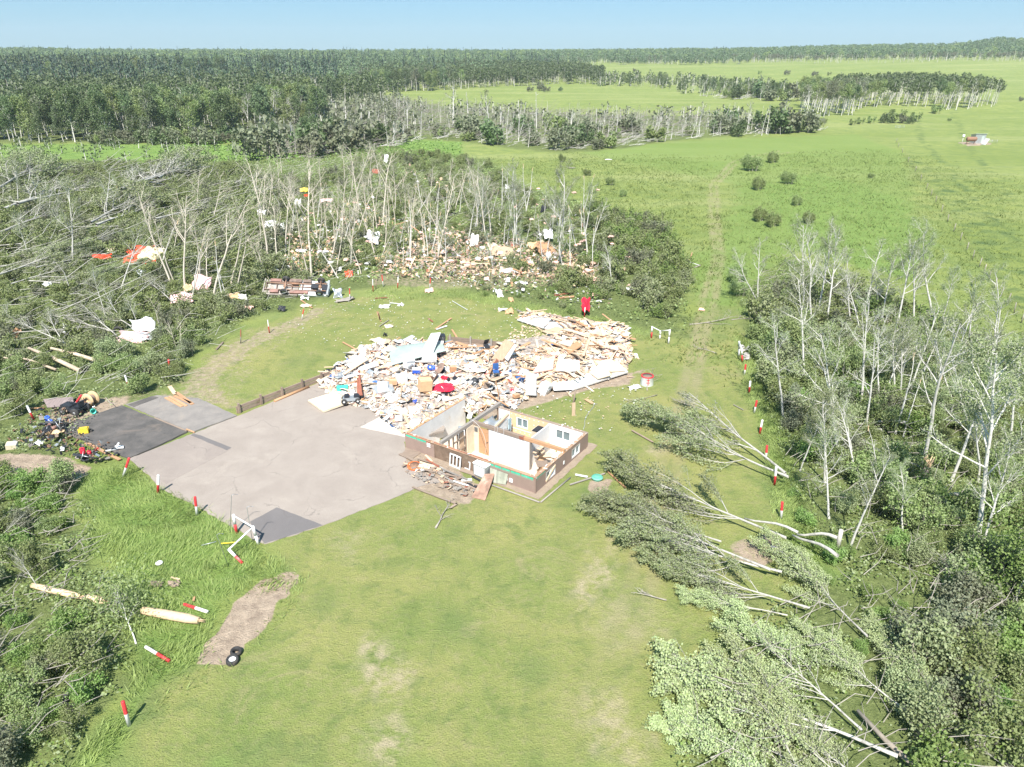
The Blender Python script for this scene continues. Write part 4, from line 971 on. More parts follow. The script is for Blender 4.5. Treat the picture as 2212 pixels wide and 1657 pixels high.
ORD = ['first', 'second', 'third', 'fourth', 'fifth', 'sixth', 'seventh', 'eighth', 'ninth', 'tenth', 'eleventh', 'twelfth']
def ordinal(i, n):
    if n == 1: return 'only such one'
    if i == 0: return 'leftmost of them'
    if i == n - 1: return 'rightmost of them'
    if i < n / 2: return (ORD[i] if i < 12 else str(i + 1) + 'th') + ' from the left'
    j = n - 1 - i; return (ORD[j] if j < 12 else str(j + 1) + 'th') + ' from the right'
PENDING = {}
def later(key, u, o): PENDING.setdefault(key, []).append((u, o))
def flush_labels():
    for (look, where, cat, group), L in PENDING.items():
        L.sort(key=lambda t: t[0])
        for i, (u, o) in enumerate(L): tag(o, f'{look} {where}, {ordinal(i, len(L))}', cat, group)

def lean_word(b, t):
    dx = t[0] - b[0]
    dy = b[1] - t[1]
    if abs(dx) < .12 * dy: return 'upright'
    if abs(dx) < .35 * dy: return 'slightly left leaning' if dx < 0 else 'slightly right leaning'
    return 'strongly left leaning' if dx < 0 else 'strongly right leaning'
def stand(kind, b, t, where, group, size=None, depth=.3, minh=0):
    B = G(*b); T = ray_at_y(t[0], t[1], B.y + depth)
    if (T - B).length < minh: T = B + (T - B).normalized() * minh
    o = put(kind, B - Vector((0, 0, .05)), T, roll=rnd.uniform(0, 6), rng_=rnd, name='broken_tree' if 'broken' in kind else 'bare_tree')
    h = (T - B).length; sz = 'tall' if h > 9 else ('middling' if h > 5.5 else 'short')
    what = 'broken aspen trunk' if 'broken' in kind else ('bare buff aspen' if kind == 'tan_aspen' else 'bare white aspen')
    later((f'{sz} {lean_word(b, t)} {what}', where, 'tree', group), b[0], o)
    return o
def fallen(kind, b, t, label, z0=.35, z1=.5, group=None, sxy=1.0, idx=None):
    B = G(*b, z0); T = G(*t, z1)
    o = put(kind, B - Vector((0, 0, .35)), T - Vector((0, 0, .35)), idx=idx, name='fallen_tree', sxy=sxy, rng_=rnd)
    tag(o, label, 'fallen tree', group); return o

# ---- right grove, standing
RG = [('bare_aspen', c2800(400, 1045), c2800(190, 730)), ('bare_aspen', c2800(395, 1020), c2800(420, 630)), ('bare_aspen', c2800(710, 1110), c2800(700, 500)), ('bare_aspen', c2800(800, 1150), c2800(940, 555)),
      ('bare_aspen', c2800(865, 1210), c2800(985, 570)), ('bare_aspen', c2800(1030, 1190), c2800(1005, 720)), ('bare_aspen', c2800(1115, 1180), c2800(1230, 650)), ('bare_aspen', c2800(1225, 1230), c2800(1310, 700)),
      ('bare_aspen', c2800(1330, 1280), c2800(1420, 620)), ('bare_aspen', c2800(1455, 1265), c2800(1590, 660)), ('bare_aspen', c7(30, 500), c2800(690, 900)), ('bare_aspen', c7(240, 985), c7(185, 180)),
      ('bare_aspen', c7(395, 800), c7(475, 230)), ('bare_aspen', c7(370, 640), c7(390, 0)), ('broken_trunk', c7(575, 810), c7(695, 345)), ('bare_aspen', c7(735, 1025), c7(960, 60)),
      ('bare_aspen', c7(910, 1095), c7(1160, 330)), ('bare_aspen', c7(1062, 1500), c7(1290, 280)), ('bare_aspen', c7(1070, 1580), c7(1345, 880)), ('bare_aspen', c7(300, 1500), c7(400, 900)),
      ('bare_aspen', c7(175, 1315), c7(110, 790)), ('bare_aspen', c7(700, 535), c7(860, 90)), ('broken_trunk', c7(765, 785), c7(812, 590)), ('broken_trunk', c7(468, 1110), c7(482, 830)),
      ('bare_aspen', c7(335, 1010), c7(262, 600)), ('bare_aspen', c7(500, 610), c7(640, 180)), ('broken_trunk', c7(620, 830), c7(655, 700)), ('bare_aspen', c2800(1710, 1510), c2800(1890, 1040)),
      ('bare_aspen', c2800(1930, 1540), c2800(2110, 1130)), ('bare_aspen', c2800(2165, 1540), c2800(2210, 1330)), ('bare_aspen', c7(1075, 1100), c7(1060, 560)), ('bare_aspen', c2800(930, 1500), c2800(960, 1180)),
      ('bare_aspen', c2800(1110, 1500), c2800(1120, 1100)), ('bare_aspen', c2800(1170, 1530), c2800(1290, 1090)), ('bare_aspen', c7(620, 1400), c7(630, 1080)), ('bare_aspen', c2800(770, 1250), c2800(690, 640)), ('bare_aspen', c7(150, 1100), c7(150, 560)),
      ('bare_aspen', c7(1260, 900), c7(1320, 260)), ('bare_aspen', c7(560, 620), c7(560, 100))]
for i, (k, b, t) in enumerate(RG): stand(k, b, t, 'in the right grove', 'standing aspens of the right grove', minh=4.0)
o = put('fallen_bare', G(*c7(715, 1035), .9), G(*c7(180, 850), .4), name='fallen_log', idx=1, sxy=1.2); tag(o, 'thick grey fallen trunk with a splintered butt end in the middle of the right grove', 'fallen tree')
for nm, a, b_, r, l in (('log', c7(640, 740), c7(340, 738), .11, 'white snapped log lying level in the upper part of the right grove'), ('log', c7(1050, 1195), c7(780, 1163), .13, 'grey log resting level near the right edge below the splintered trunk'), ('log', c7(810, 592), c7(640, 608), .09, 'dark crooked limb bent over at the top of a broken trunk'), ('log', c7(495, 790), c7(430, 785), .10, 'short pale log in the leaves of the right grove'),
                        ('log', c6(1965, 1350), c6(1640, 1305), .10, 'pale snapped log bent down from its stump by the lawn'), ('log', c6(1640, 1305), c6(1200, 1170), .08, 'long pale bough running from the bent log over the lawn'), ('log', c6(1970, 1500), c6(1600, 1310), .10, 'pale log lying under the bent broken tree')):
    A_, B_ = G(*a, 1.1 if 'bent' in l or 'level' in l else .5), G(*b_, .5); q = MB(); t = np.linspace(0, 1, 6)[:, None]; P = np.array(A_) * (1 - t) + np.array(B_) * t; P[:, 2] += .15 * np.sin(t[:, 0] * 5)
    q.tube(P, np.linspace(r, r * .6, 6), 8, 0); o = q.build(nm, M_barkf); tag(o, l, 'log')
q = MB(); q.tube([G(*c6(1965, 1440)), G(*c6(1965, 1440)) + Vector((0, 0, 1.2))], [.13, .11], 8); o = q.build('stump', M_barkf); tag(o, 'grey stump from which the pale log is bent down', 'stump')
sp = empty('splintered_stump', G(*c7(740, 1090))); tag(sp, 'shattered stump with orange splinters at the butt of the thick fallen trunk', 'stump')
q = MB(); q.tube([(0, 0, 0), (0, 0, 1.1)], [.26, .22], 9); q.build('bark', M_barkdark, sp)
q = MB()
for k in range(14):
    a = k * .45; q.tube([(math.cos(a) * .14, math.sin(a) * .14, .8), (math.cos(a) * .2, math.sin(a) * .2, 1.2 + rnd.uniform(0, .3)), (math.cos(a) * .3, math.sin(a) * .3, 1.4 + rnd.uniform(0, .5))], [.08, .05, .01], 4)
q.build('splinters', M_split, sp)

# ---- fallen on the lawn at the right
fallen('fallen_dull', c6(1550, 895), c6(400, 380), 'farthest fallen tree on the lawn with white trunk and green crown', sxy=.9, idx=0)
fallen('fallen_bare', c6(1530, 850), c6(690, 240), 'second thinner trunk beside the farthest fallen tree on the lawn', idx=1, sxy=.8)
fallen('fallen_dull', c6(1530, 1405), c6(200, 790), 'thick grey trunk fallen across the lawn with its top snapped white', sxy=.8, idx=1)
fallen('fallen_dull', c6(1400, 1657), c6(120, 1060), 'large fallen tree with a wide dull crown reaching far left on the lawn', sxy=1.0, idx=2)
fallen('fallen_dull', c6(1000, 1400), c6(40, 1060), 'forked limb of the wide crown lying leftmost on the lawn', sxy=.9, idx=0)
fallen('fallen_dull', c8(1020, 410), c8(180, 120), 'fallen tree with bright pale crown below the wide dull one', sxy=.95, idx=1)
fallen('fallen_leafy', c8(900, 430), c8(350, 330), 'fallen tree with bare arching boughs at its left side', sxy=.9, idx=0)
fallen('fallen_leafy', c8(1340, 560), c8(800, 70), 'fallen white trunk with pale crown rising towards the post row', sxy=.9, idx=2)
fallen('fallen_leafy', c8(1310, 1080), c8(600, 500), 'fallen tree with white forked trunk above the big leafy mass', sxy=1.0, idx=3)
fallen('fallen_leafy', c8(1500, 1240), c8(260, 800), 'big leafy fallen tree at the bottom edge, upper one', sxy=1.35, idx=0)
fallen('fallen_leafy', c8(1200, 1500), c8(290, 1010), 'big leafy fallen tree at the bottom edge, lower left one', sxy=1.25, idx=1)
fallen('fallen_leafy', c8(1100, 1560), c8(560, 700), 'big leafy fallen tree at the bottom edge, middle one', sxy=1.1, idx=2)
fallen('fallen_leafy', c8(1500, 1600), c8(760, 1000), 'leafy fallen crown at the bottom edge under the grey log', sxy=1.0, idx=3)
fallen('fallen_leafy', c8(1780, 1290), c8(1460, 620), 'fallen tree with slender white curved trunk at the lower right', sxy=1.0, idx=2)
fallen('fallen_bare', c8(2270, 470), c8(1620, 60), 'bare white fallen trunk pointing up left at the right edge', idx=0)
fallen('fallen_bare', c8(2300, 1260), c8(1800, 780), 'bare branching fallen tree in the lower right corner', idx=2, sxy=1.2)
fallen('fallen_bare', c8(2330, 1400), c8(1900, 1090), 'bare fallen boughs at the very lower right corner', idx=3)
fallen('fallen_dull', c8(2350, 900), c8(1850, 420), 'leafy fallen tree along the right edge under the white trunk', idx=1)
fallen('fallen_leafy', c8(2250, 620), c8(2080, 380), 'pale leafy crown at the right edge', idx=1)
fallen('fallen_leafy', c8(1560, 960), c8(980, 560), 'leafy fallen crown above the grey log', sxy=1.3, idx=2)
fallen('fallen_leafy', c8(1380, 1400), c8(820, 900), 'leafy fallen crown left of the grey log butt', sxy=1.3, idx=1)
fallen('fallen_leafy', c8(1780, 900), c8(1350, 480), 'pale leafy crown between the bare branches and the leafy mass', sxy=1.2, idx=0)
fallen('fallen_dull', c6(1500, 1657), c6(300, 1330), 'lowest dull fallen crown above the bright pale one', sxy=1.3, idx=0)
q = MB(); q.tube([G(*c8(1290, 960), .4), G(*c8(1450, 1130), .4), G(*c8(1640, 1300), .4)], [.08, .10, .12], 9); o = q.build('log', mat('tan_grey_bark', (.36, .31, .25), .9, .3, 3.0)); tag(o, 'grey fallen log at the bottom edge right of the leafy mass', 'log')
tm = put('bare_aspen', G(2190, 1310), G(2190, 1310) + Vector((.1, .2, 5.0)), idx=2, name='larch_tree'); tag(tm, 'bright yellow green young tree at the right edge', 'tree')
q = MB(); Pn = np.random.RandomState(3).normal(size=(4500, 3)) * np.array([.85, .85, 1.2]) + np.array([0, 0, 3.2]); Pn = Pn[Pn[:, 2] > .6]
V_, F_ = leaf_geo(Pn, .13, np.random.RandomState(4)); q.add(V_, F_, 0)
lf = q.mesh('larch_leaves', [L_lush]); c = bpy.data.objects.new('leaves', lf); COL.objects.link(c); c.parent = tm; s_ = tm.matrix_world.to_scale()[0]; c.scale = (1 / s_,) * 3

# ---- left wood and centre wood, standing trunks
SL = [((600, 955), (533, 310)), ((1490, 1155), (1430, 340)), ((1420, 1105), (1225, 550)), ((1385, 1105), (1195, 320)), ((1550, 1165), (1700, 610)), ((1620, 1105), (1540, 490)), ((1680, 1115), (1600, 640)), ((1710, 1225), (1830, 330)),
      ((1850, 1115), (1960, 470)), ((1890, 1165), (2010, 550)), ((975, 1115), (1130, 640)), ((845, 1325), (720, 950)), ((1020, 1425), (830, 1100)), ((1130, 1445), (1010, 1190)), ((1300, 1485), (1215, 1170)), ((1430, 1610), (1330, 1370)), ((1440, 1620), (1480, 1380)),
      ((150, 480), (88, 60)), ((215, 355), (290, 60)), ((22, 1470), (18, 1230)), ((840, 595), (872, 170)), ((1700, 630), (1755, 170)), ((2160, 545), (2150, 160)), ((300, 560), (330, 330)), ((350, 560), (340, 380)), ((410, 700), (470, 520)), ((400, 560), (385, 300)), ((460, 640), (450, 380)), ((210, 580), (270, 440)), ((240, 900), (150, 520)), ((1590, 520), (1560, 160)), ((1080, 470), (1060, 130)), ((1540, 760), (1480, 430)), ((1370, 880), (1440, 560)), ((1920, 800), (1830, 560)), ((2090, 960), (2030, 700)), ((1760, 760), (1850, 540)), ((20, 440), (25, 240))]
for b, t in SL: stand('tan_aspen' if b[0] > 1200 else 'bare_aspen', cL(*b), cL(*t), 'in the left wood', 'standing trees of the left wood', minh=2.5)
for b, t in [((1800, 1250), (1715, 750)), ((1832, 1210), (1745, 870)), ((990, 545), (938, 295)), ((1545, 1190), (1600, 770)), ((1270, 1010), (1420, 560)), ((650, 520), (760, 360)), ((1490, 1400), (1450, 1280)), ((1520, 1280), (1530, 1180))]: stand('broken_trunk', cL(*b), cL(*t), 'in the left wood', 'standing trees of the left wood', minh=1.5)
SM = [((145, 935), (140, 110)), ((225, 1015), (200, 460)), ((300, 845), (228, 240)), ((485, 1065), (435, 490)), ((510, 1055), (488, 130)), ((680, 905), (722, 330)), ((715, 1025), (720, 590)), ((840, 805), (735, 440)), ((818, 815), (885, 420)), ((920, 1025), (838, 650)),
      ((900, 565), (885, -10)), ((1040, 905), (975, 370)), ((1110, 895), (1095, 440)), ((1100, 600), (1185, 30)), ((1050, 645), (1048, 150)), ((1200, 565), (1200, 110)), ((1450, 855), (1450, 470)), ((1560, 885), (1612, 210)), ((1580, 705), (1395, 280)), ((1700, 505), (1745, 80)), ((1880, 665), (1917, 160)), ((1950, 765), (1975, 240)), ((1998, 715), (1982, 190)), ((110, 1065), (8, 720)), ((160, 1075), (58, 890)), ((1150, 640), (1140, 250)), ((1350, 480), (1370, 200)), ((1290, 560), (1240, 300)), ((640, 760), (640, 380)), ((560, 760), (530, 300)), ((260, 210), (262, -60)), ((980, 330), (975, -40)), ((1820, 540), (1770, 220)), ((1480, 420), (1530, 150)), ((420, 640), (330, 230)), ((760, 700), (830, 220)), ((1240, 400), (1330, 150)), ((600, 420), (560, 100)), ((500, 350), (440, -60)), ((880, 380), (930, -60)), ((780, 300), (790, -40)), ((1080, 330), (1050, -70)), ((1640, 300), (1680, 80)), ((560, 560), (580, 270))]
for b, t in SM: stand('tan_aspen', cM(*b), cM(*t), 'behind the lawn', 'standing trees behind the lawn', minh=3)
r2_ = random.Random(77)
for k in range(64):
    u, v = r2_.uniform(590, 1290), r2_.uniform(450, 592)
    if u < 750 and v > 560: continue
    h = r2_.uniform(35, 105); stand('broken_trunk', (u, v), (u + r2_.gauss(6, 16), v - h), 'behind the lawn', 'standing trees behind the lawn', minh=2)
for k in range(16):
    u = r2_.uniform(1680, 2200); v = r2_.uniform(690, 1050); h = r2_.uniform(110, 210); stand('bare_aspen', (u, v), (u + r2_.gauss(8, 20), v - h), 'in the right grove', 'standing aspens of the right grove', minh=4)
for k in range(58):
    u, v = r2_.uniform(560, 1240), r2_.uniform(430, 590)
    if u < 700 and v > 560: continue
    if u > 1100 and v < 470: continue
    h = r2_.uniform(65, 125) * (1.0 if v > 480 else .75); stand('tan_aspen' if u < 950 else 'bare_aspen', (u, v), (u + r2_.gauss(4, 12), v - h), 'behind the lawn', 'standing trees behind the lawn', minh=3)
for b, t, in [((1330, 955), (1318, 440)), ((1765, 915), (1610, 730)), ((730, 1060), (500, 730)), ((1270, 1010), (1290, 930)), ((1640, 560), (1600, 380)), ((1890, 420), (1840, 250)), ((1500, 760), (1480, 620)), ((940, 780), (960, 640))]: stand('broken_trunk', cM(*b), cM(*t), 'behind the lawn', 'standing trees behind the lawn', minh=1.5)
SR = [((18, 645), (42, 140)), ((85, 745), (58, 290)), ((130, 705), (118, 210)), ((330, 755), (320, 130)), ((345, 805), (377, 280)), ((570, 575), (592, 280)), ((610, 725), (642, 540)), ((705, 925), (738, 180)), ((915, 705), (948, 300)), ((990, 705), (1085, 420)), ((190, 660), (205, 420)), ((1140, 1150), (1115, 800)), ((715, 560), (690, 330))]
for b, t in SR: stand('bare_aspen', cR(*b), cR(*t), 'right behind the lawn', 'standing trees behind the lawn', minh=3)
for b, t in [((505, 795), (505, 615)), ((800, 745), (810, 555)), ((375, 700), (378, 560)), ((980, 1110), (975, 1010))]: stand('broken_trunk', cR(*b), cR(*t), 'right behind the lawn', 'standing trees behind the lawn')
# ---- left wood fallen
FL_ = [((0, 1070), (690, 830)), ((-20, 750), (450, 530)), ((160, 500), (690, 320)), ((750, 670), (1190, 430)), ((790, 665), (1200, 460)), ((800, 660), (1130, 590)), ((760, 745), (1050, 690)), ((-30, 800), (520, 750)), ((150, 830), (660, 790)), ((800, 1005), (1180, 915)), ((100, 1110), (590, 960)), ((240, 1080), (750, 1085)),
       ((600, 1145), (910, 990)), ((880, 400), (1200, 220)), ((990, 395), (1380, 210)), ((1290, 315), (1600, 130)), ((1660, 900), (2010, 790)), ((1050, 385), (1500, 190)), ((-60, 900), (420, 850)), ((-60, 960), (400, 920)), ((300, 980), (760, 850)), ((-60, 650), (300, 590)), ((60, 560), (420, 330)), ((1260, 600), (1780, 470)), ((1400, 540), (1760, 480)), ((820, 860), (1180, 790)), ((560, 820), (1000, 700)), ((20, 400), (360, 200)), ((1920, 310), (2160, 220)), ((1500, 700), (2050, 610))]
for i, (b, t) in enumerate(FL_):
    o = put('fallen_bare' if i % 3 else 'fallen_dull', G(*cL(*b), .5 + .3 * (i % 3)), G(*cL(*t), .8), name='fallen_tree', rng_=rnd, sxy=1.0)
    later(('flattened tree pointing up right', 'in the left wood', 'fallen tree', 'flattened trees of the left wood'), b[0] * .3, o)
FB = [((905, 1495), (380, 1355)), ((965, 1555), (640, 1315)), ((1065, 1455), (735, 1270)), ((1395, 1255), (1180, 1060)), ((530, 1595), (370, 1350)), ((545, 1600), (120, 1400)), ((1060, 1120), (990, 1110)), ((1400, 1190), (1190, 1060))]
for i, (b, t) in enumerate(FB):
    o = put('fallen_bare', G(*cL(*b), .4), G(*cL(*t), 1.3), name='fallen_tree', rng_=rnd, sxy=.85); later(('fallen trunk with butt towards the lawn', 'below the left wood', 'fallen tree', 'fallen trees at the edge of the left wood'), b[0], o)
for a, b_, r, l in (((173, 801), (62, 752), .19, 'thick buff log sloping down right above the junk heap'), ((221, 783), (110, 752), .17, 'second buff log sloping down right behind the thick one'), ((122, 799), (20, 766), .11, 'thin pale log left of the thick buff log'), ((70, 790), (8, 772), .09, 'pale limb at the left edge above the junk heap')):
    q = MB(); A_, B_ = G(*a, .3), G(*b_, 1.2); q.tube([A_, A_.lerp(B_, .5) + Vector((0, 0, .1)), B_], [r, r * .85, r * .6], 9); o = q.build('log', M_PEEL := mat('peeled_log', (.56, .45, .34), .85, .25, 2.5)); tag(o, l, 'log')
lg = [(cB(200, 530), cB(500, 600), .16, 'long split log in the grass at the lower left, leftmost piece'), (cB(545, 602), cB(655, 632), .17, 'short split log piece in the middle at the lower left'), (cB(885, 685), cB(1235, 748), .22, 'thick split log with jagged orange end beside the fallen post')]
for a, b_, r, l in lg:
    q = MB(); A_, B_ = G(*a, .32), G(*b_, .25); q.tube([A_, A_.lerp(B_, .4), A_.lerp(B_, .8), B_], [r * .8, r, r, r * .7], 8)
    d = (B_ - A_).normalized()
    for k in range(6): s0 = B_ + Vector((rnd.uniform(-.1, .1), rnd.uniform(-.1, .1), rnd.uniform(-.08, .1))); q.tube([s0 - d * .4, s0 + d * rnd.uniform(.1, .4)], [.05, .006], 4)
    o = q.build('split_log', M_split); tag(o, l, 'log')
o = put('bare_aspen', G(*cB(845, 895)), G(*cB(740, 590), .7), idx=3, name='fallen_sapling'); tag(o, 'small leafy sapling lying on the grass below the split logs', 'sapling')
V_, F_ = leaf_geo(np.random.RandomState(8).normal(size=(2600, 3)) * np.array([.75, .75, .9]) + np.array([0, 0, 2.5]), .12, np.random.RandomState(9)); q = MB(); q.add(V_, F_); me_ = q.mesh('sapling_leaves', [L_aspen])
c = bpy.data.objects.new('leaves', me_); COL.objects.link(c); c.parent = o; s_ = o.matrix_world.to_scale()[0]; c.scale = (1 / s_,) * 3
for b, t, l in ((cB(0, 240), cB(150, 90), 'bare white limb leaning out of the bottom left thicket'), (cB(240, 560), cB(60, 330), 'bare grey fallen branches in the bottom left thicket')):
    o = put('fallen_bare', G(*b, .8), G(*t, 1.5), name='fallen_tree', sxy=.8); tag(o, l, 'fallen tree')
def twig(px0, px1, l, r=.035, seed=0, m=None):
    rn = np.random.RandomState(seed); segs = []; A_, B_ = np.array(G(*px0, .12)), np.array(G(*px1, .15)); L = np.linalg.norm(B_ - A_)
    grow(rn, segs, [], A_, unit(B_ - A_), L, r, 0, dict(levels=2, kids=[5, 3], **{'from': [.25, .2]}, ang=[(20, 50), (20, 50)], len=[(.3, .55), (.4, .6)], wob=[.08, .12, .1, .1], up=[0, 0, 0, 0], leaflvl=9, leafn=0, spread=0))
    q = MB()
    for _, P, R in segs: P[:, 2] = .06 + np.abs(P[:, 2] - .06) * .4; q.tube(P, np.maximum(R, .009), 5)
    o = q.build('dead_branch', m or M_barkdark); tag(o, l, 'branch')
twig((941, 1139), (962, 1080), 'forked dead branch lying on the lawn in front of the house', .045, 1)
twig((1398, 842), (1400, 800), 'dead twig beside the red marked well ring', .03, 2); twig((1420, 852), (1350, 868), 'thin dead twig on the lawn below the well ring', .02, 3)
twig((1490, 700), (1600, 690), 'bare fallen branch with its butt at the right wood edge', .06, 4); twig((1440, 1295), (1365, 1280), 'thin dead branch on the lawn beside the pale crown', .03, 5)
twig((1548, 762), (1500, 746), 'crooked dark branch lying on the grass track', .035, 6); twig((1500, 880), (1452, 862), 'dead twig above the farthest fallen crown', .035, 7); twig((1580, 690), (1632, 684), 'grey brush of twigs at the foot of the right grove', .05, 8)

# ---- shrubs: nearest as things, the rest as one mass
LM = [(660, 640, 'by the overturned truck'), (315, 565, 'by the orange red tarpaulin'), (300, 735, 'by the large pink sheet'), (400, 640, 'below the pink sheets'), (314, 803, 'by the tractor tyre'), (165, 890, 'by the lawn tractor'), (60, 790, 'by the buff logs'), (100, 930, 'by the fallen motorbikes'), (210, 980, 'by the red fuel can'), (255, 718, 'by the grey tyre'),
      (0, 700, 'at the left edge'), (0, 480, 'at the far left edge'), (150, 560, 'by the tall white trunk'), (450, 560, 'among the buff leaning trunks'), (580, 500, 'under the large white sheet'), (700, 450, 'behind the white sheets'), (800, 420, 'in the back of the buff trunks'), (900, 500, 'by the splinter heap'), (1000, 420, 'under the dark jacket'), (1100, 480, 'by the white panel'), (1160, 550, 'by the brown cupboard shell'), (1210, 500, 'by the tall white trunk on the right'), (1300, 560, 'above the pink tufts'), (1320, 600, 'by the pink hung trunk'), (1400, 520, 'on the slope side'), (1440, 600, 'by the grass track'), (1360, 690, 'above the wreckage tip'), (1430, 690, 'above the small white gate'), (1262, 670, 'by the crimson cloth'), (1180, 640, 'by the dark red panel'),
      (20, 1100, 'at the upper left edge'), (130, 1080, 'below the long white pole'), (60, 1230, 'by the leaning white limb'), (220, 1280, 'by the split logs'), (60, 1400, 'by the grey fallen branches'), (230, 1420, 'by the small sapling'), (158, 1510, 'by the half hidden tyre'), (40, 1620, 'in the bottom left corner'),
      (1640, 650, 'by the leaning white tree'), (1740, 780, 'by the broad forked tree'), (1680, 840, 'beside the red and white posts'), (1800, 900, 'by the pale short log'), (1860, 1000, 'by the thick fallen trunk'), (2000, 1030, 'by the splintered stump'), (1900, 800, 'among the middle trunks'), (2050, 850, 'under the tall white trunks'), (2180, 850, 'at the right edge above'), (2110, 1190, 'by the white forked tree'), (1830, 1160, 'by the bent broken tree'), (2190, 1220, 'by the yellow green young tree'), (2090, 1280, 'by the bare white fallen trunk'), (1980, 1450, 'by the slender curved trunk'), (2180, 1500, 'at the lower right edge'), (1880, 1400, 'by the pale fallen crown'), (2100, 1620, 'in the lower right corner'), (1950, 1600, 'by the grey log at the bottom'), (1760, 700, 'at the upper end of the grove'), (2050, 740, 'by the fence')]
def near(u, v, L=None):
    return min(L or LM, key=lambda t: (t[0] - u) ** 2 + ((t[1] - v) * 1.4) ** 2)[2]
SHR = []
def shrub_zone(poly, spacing, kinds, where, smin, smax, group, cap=999, var=.0, seed=0, avoid=()):
    r_ = np.random.RandomState(seed)
    for x, y in scatter(poly, spacing, r_, var=var):
        if in_view(x, y, 120) and not any(math.hypot(x - a, (y - b)) < r for a, b, r in avoid): SHR.append((math.hypot(x, y), x, y, kinds[r_.randint(len(kinds))], r_.uniform(smin, smax), (smin + smax) / 2, group, r_.uniform(0, 6)))
    return []
piles = [(G(1150, 790).x, G(1150, 790).y, 10)]
junk = [(G(u, v).x, G(u, v).y, r) for u, v, r in ((660, 640, 4.0), (300, 570, 3.2), (235, 570, 1.6), (300, 735, 2.4), (440, 632, 2.2), (395, 660, 2), (170, 880, 3), (110, 930, 3), (1160, 560, 4), (930, 560, 5), (1010, 575, 4), (640, 560, 3), (60, 1005, 3.2), (180, 985, 2.4), (1100, 550, 4))]
rest = shrub_zone([(-60, 1010), (-60, 640), (0, 560), (200, 560), (420, 600), (560, 620), (640, 660), (560, 680), (500, 700), (430, 765), (390, 830), (262, 862), (200, 850), (120, 860), (130, 960), (60, 1000)], 1.9, ['shrub', 'shrub', 'dark_shrub', 'shrub'], 'at the lower edge of the left wood', 1.0, 1.9, 'shrubs of the left wood', 140, .12, 1, junk)
rest += shrub_zone([(-60, 620), (-60, 372), (0, 365), (500, 365), (640, 400), (660, 560), (640, 640), (420, 595), (200, 555), (0, 555)], 2.5, ['shrub', 'dark_shrub', 'shrub'], 'among the flattened trees of the left wood', 1.4, 2.6, 'shrubs of the left wood', 160, .1, 2, junk)
rest += shrub_zone([(650, 620), (640, 400), (800, 340), (940, 335), (1060, 360), (1130, 420), (1260, 450), (1300, 520), (1200, 600), (1000, 590), (800, 590)], 2.7, ['shrub', 'shrub', 'dark_shrub'], 'in the wood behind the lawn', 1.0, 2.1, 'shrubs of the wood behind the lawn', 130, .3, 3, junk)
rest += shrub_zone([(1240, 600), (1300, 500), (1260, 440), (1420, 490), (1490, 590), (1475, 700), (1390, 690), (1320, 660), (1200, 630)], 1.9, ['shrub', 'shrub', 'bright_shrub', 'dark_shrub', 'shrub'], 'in the thicket between the wreckage and the grass track', .9, 2.5, 'shrubs between the wreckage and the track', 90, .22, 4)
rest += shrub_zone([(960, 620), (1200, 600), (1300, 640), (1280, 690), (1130, 650), (1000, 640)], 2.2, ['shrub', 'bright_shrub'], 'on the rough strip behind the wreckage', .5, .9, 'low shrubs behind the wreckage', 40, .4, 14)
shrub_zone([(-60, 1030), (0, 1035), (140, 1045), (200, 1120), (180, 1210), (260, 1270), (250, 1400), (190, 1470), (190, 1540), (120, 1620), (60, 1720), (-60, 1720)], 1.35, ['shrub', 'bright_shrub', 'bright_shrub', 'shrub'], 'in the bottom left thicket', .8, 1.8, 'shrubs of the bottom left thicket', 150, .12, 5, [(G(u, v).x, G(u, v).y - .6, 1.7) for u, v in ((75, 1264), (110, 1273), (150, 1284), (175, 1290), (200, 1295), (225, 1300), (180, 1180))])
shrub_zone([(1700, 640), (1800, 620), (2000, 700), (2270, 850), (2270, 1720), (1960, 1720), (1900, 1500), (1990, 1350), (1850, 1190), (1790, 1130), (1730, 1000), (1700, 850), (1650, 780)], 1.8, ['shrub', 'shrub', 'bright_shrub', 'shrub', 'dark_shrub'], 'under the standing trees of the right grove', 1.0, 2.4, 'shrubs of the right grove', 200, .1, 6)
shrub_zone([(1640, 660), (1740, 640), (1760, 900), (1720, 960), (1680, 860), (1650, 760)], 1.7, ['dark_shrub', 'shrub'], 'at the left edge of the right grove', 1.8, 2.8, 'shrubs of the right grove', 30, .1, 7)
shrub_zone([(1700, 1060), (1800, 1130), (1860, 1230), (1980, 1330), (1900, 1480), (1800, 1300), (1750, 1200)], 1.5, ['bright_shrub'], 'on the bright strip inside the right grove', .6, 1.1, 'bright shrubs of the right grove', 60, .3, 8)
SHR.sort(); LSH = []
for i_ in range(8):
    a_, b_ = shrub_proto(300 + i_, 2.3, 2.2, 6, .21, 5.5); m_ = MB(); m_.V = a_.V + b_.V; m_.n = a_.n + b_.n; m_.F = [(f, 0, s_) for f, _, s_ in a_.F] + [(f + a_.n, (1 + [0, 1, 0, 2, 0, 1, 3, 0][i_]) if mi == 0 else 0, s_) for f, mi, s_ in b_.F]; LSH.append(m_)
out = []
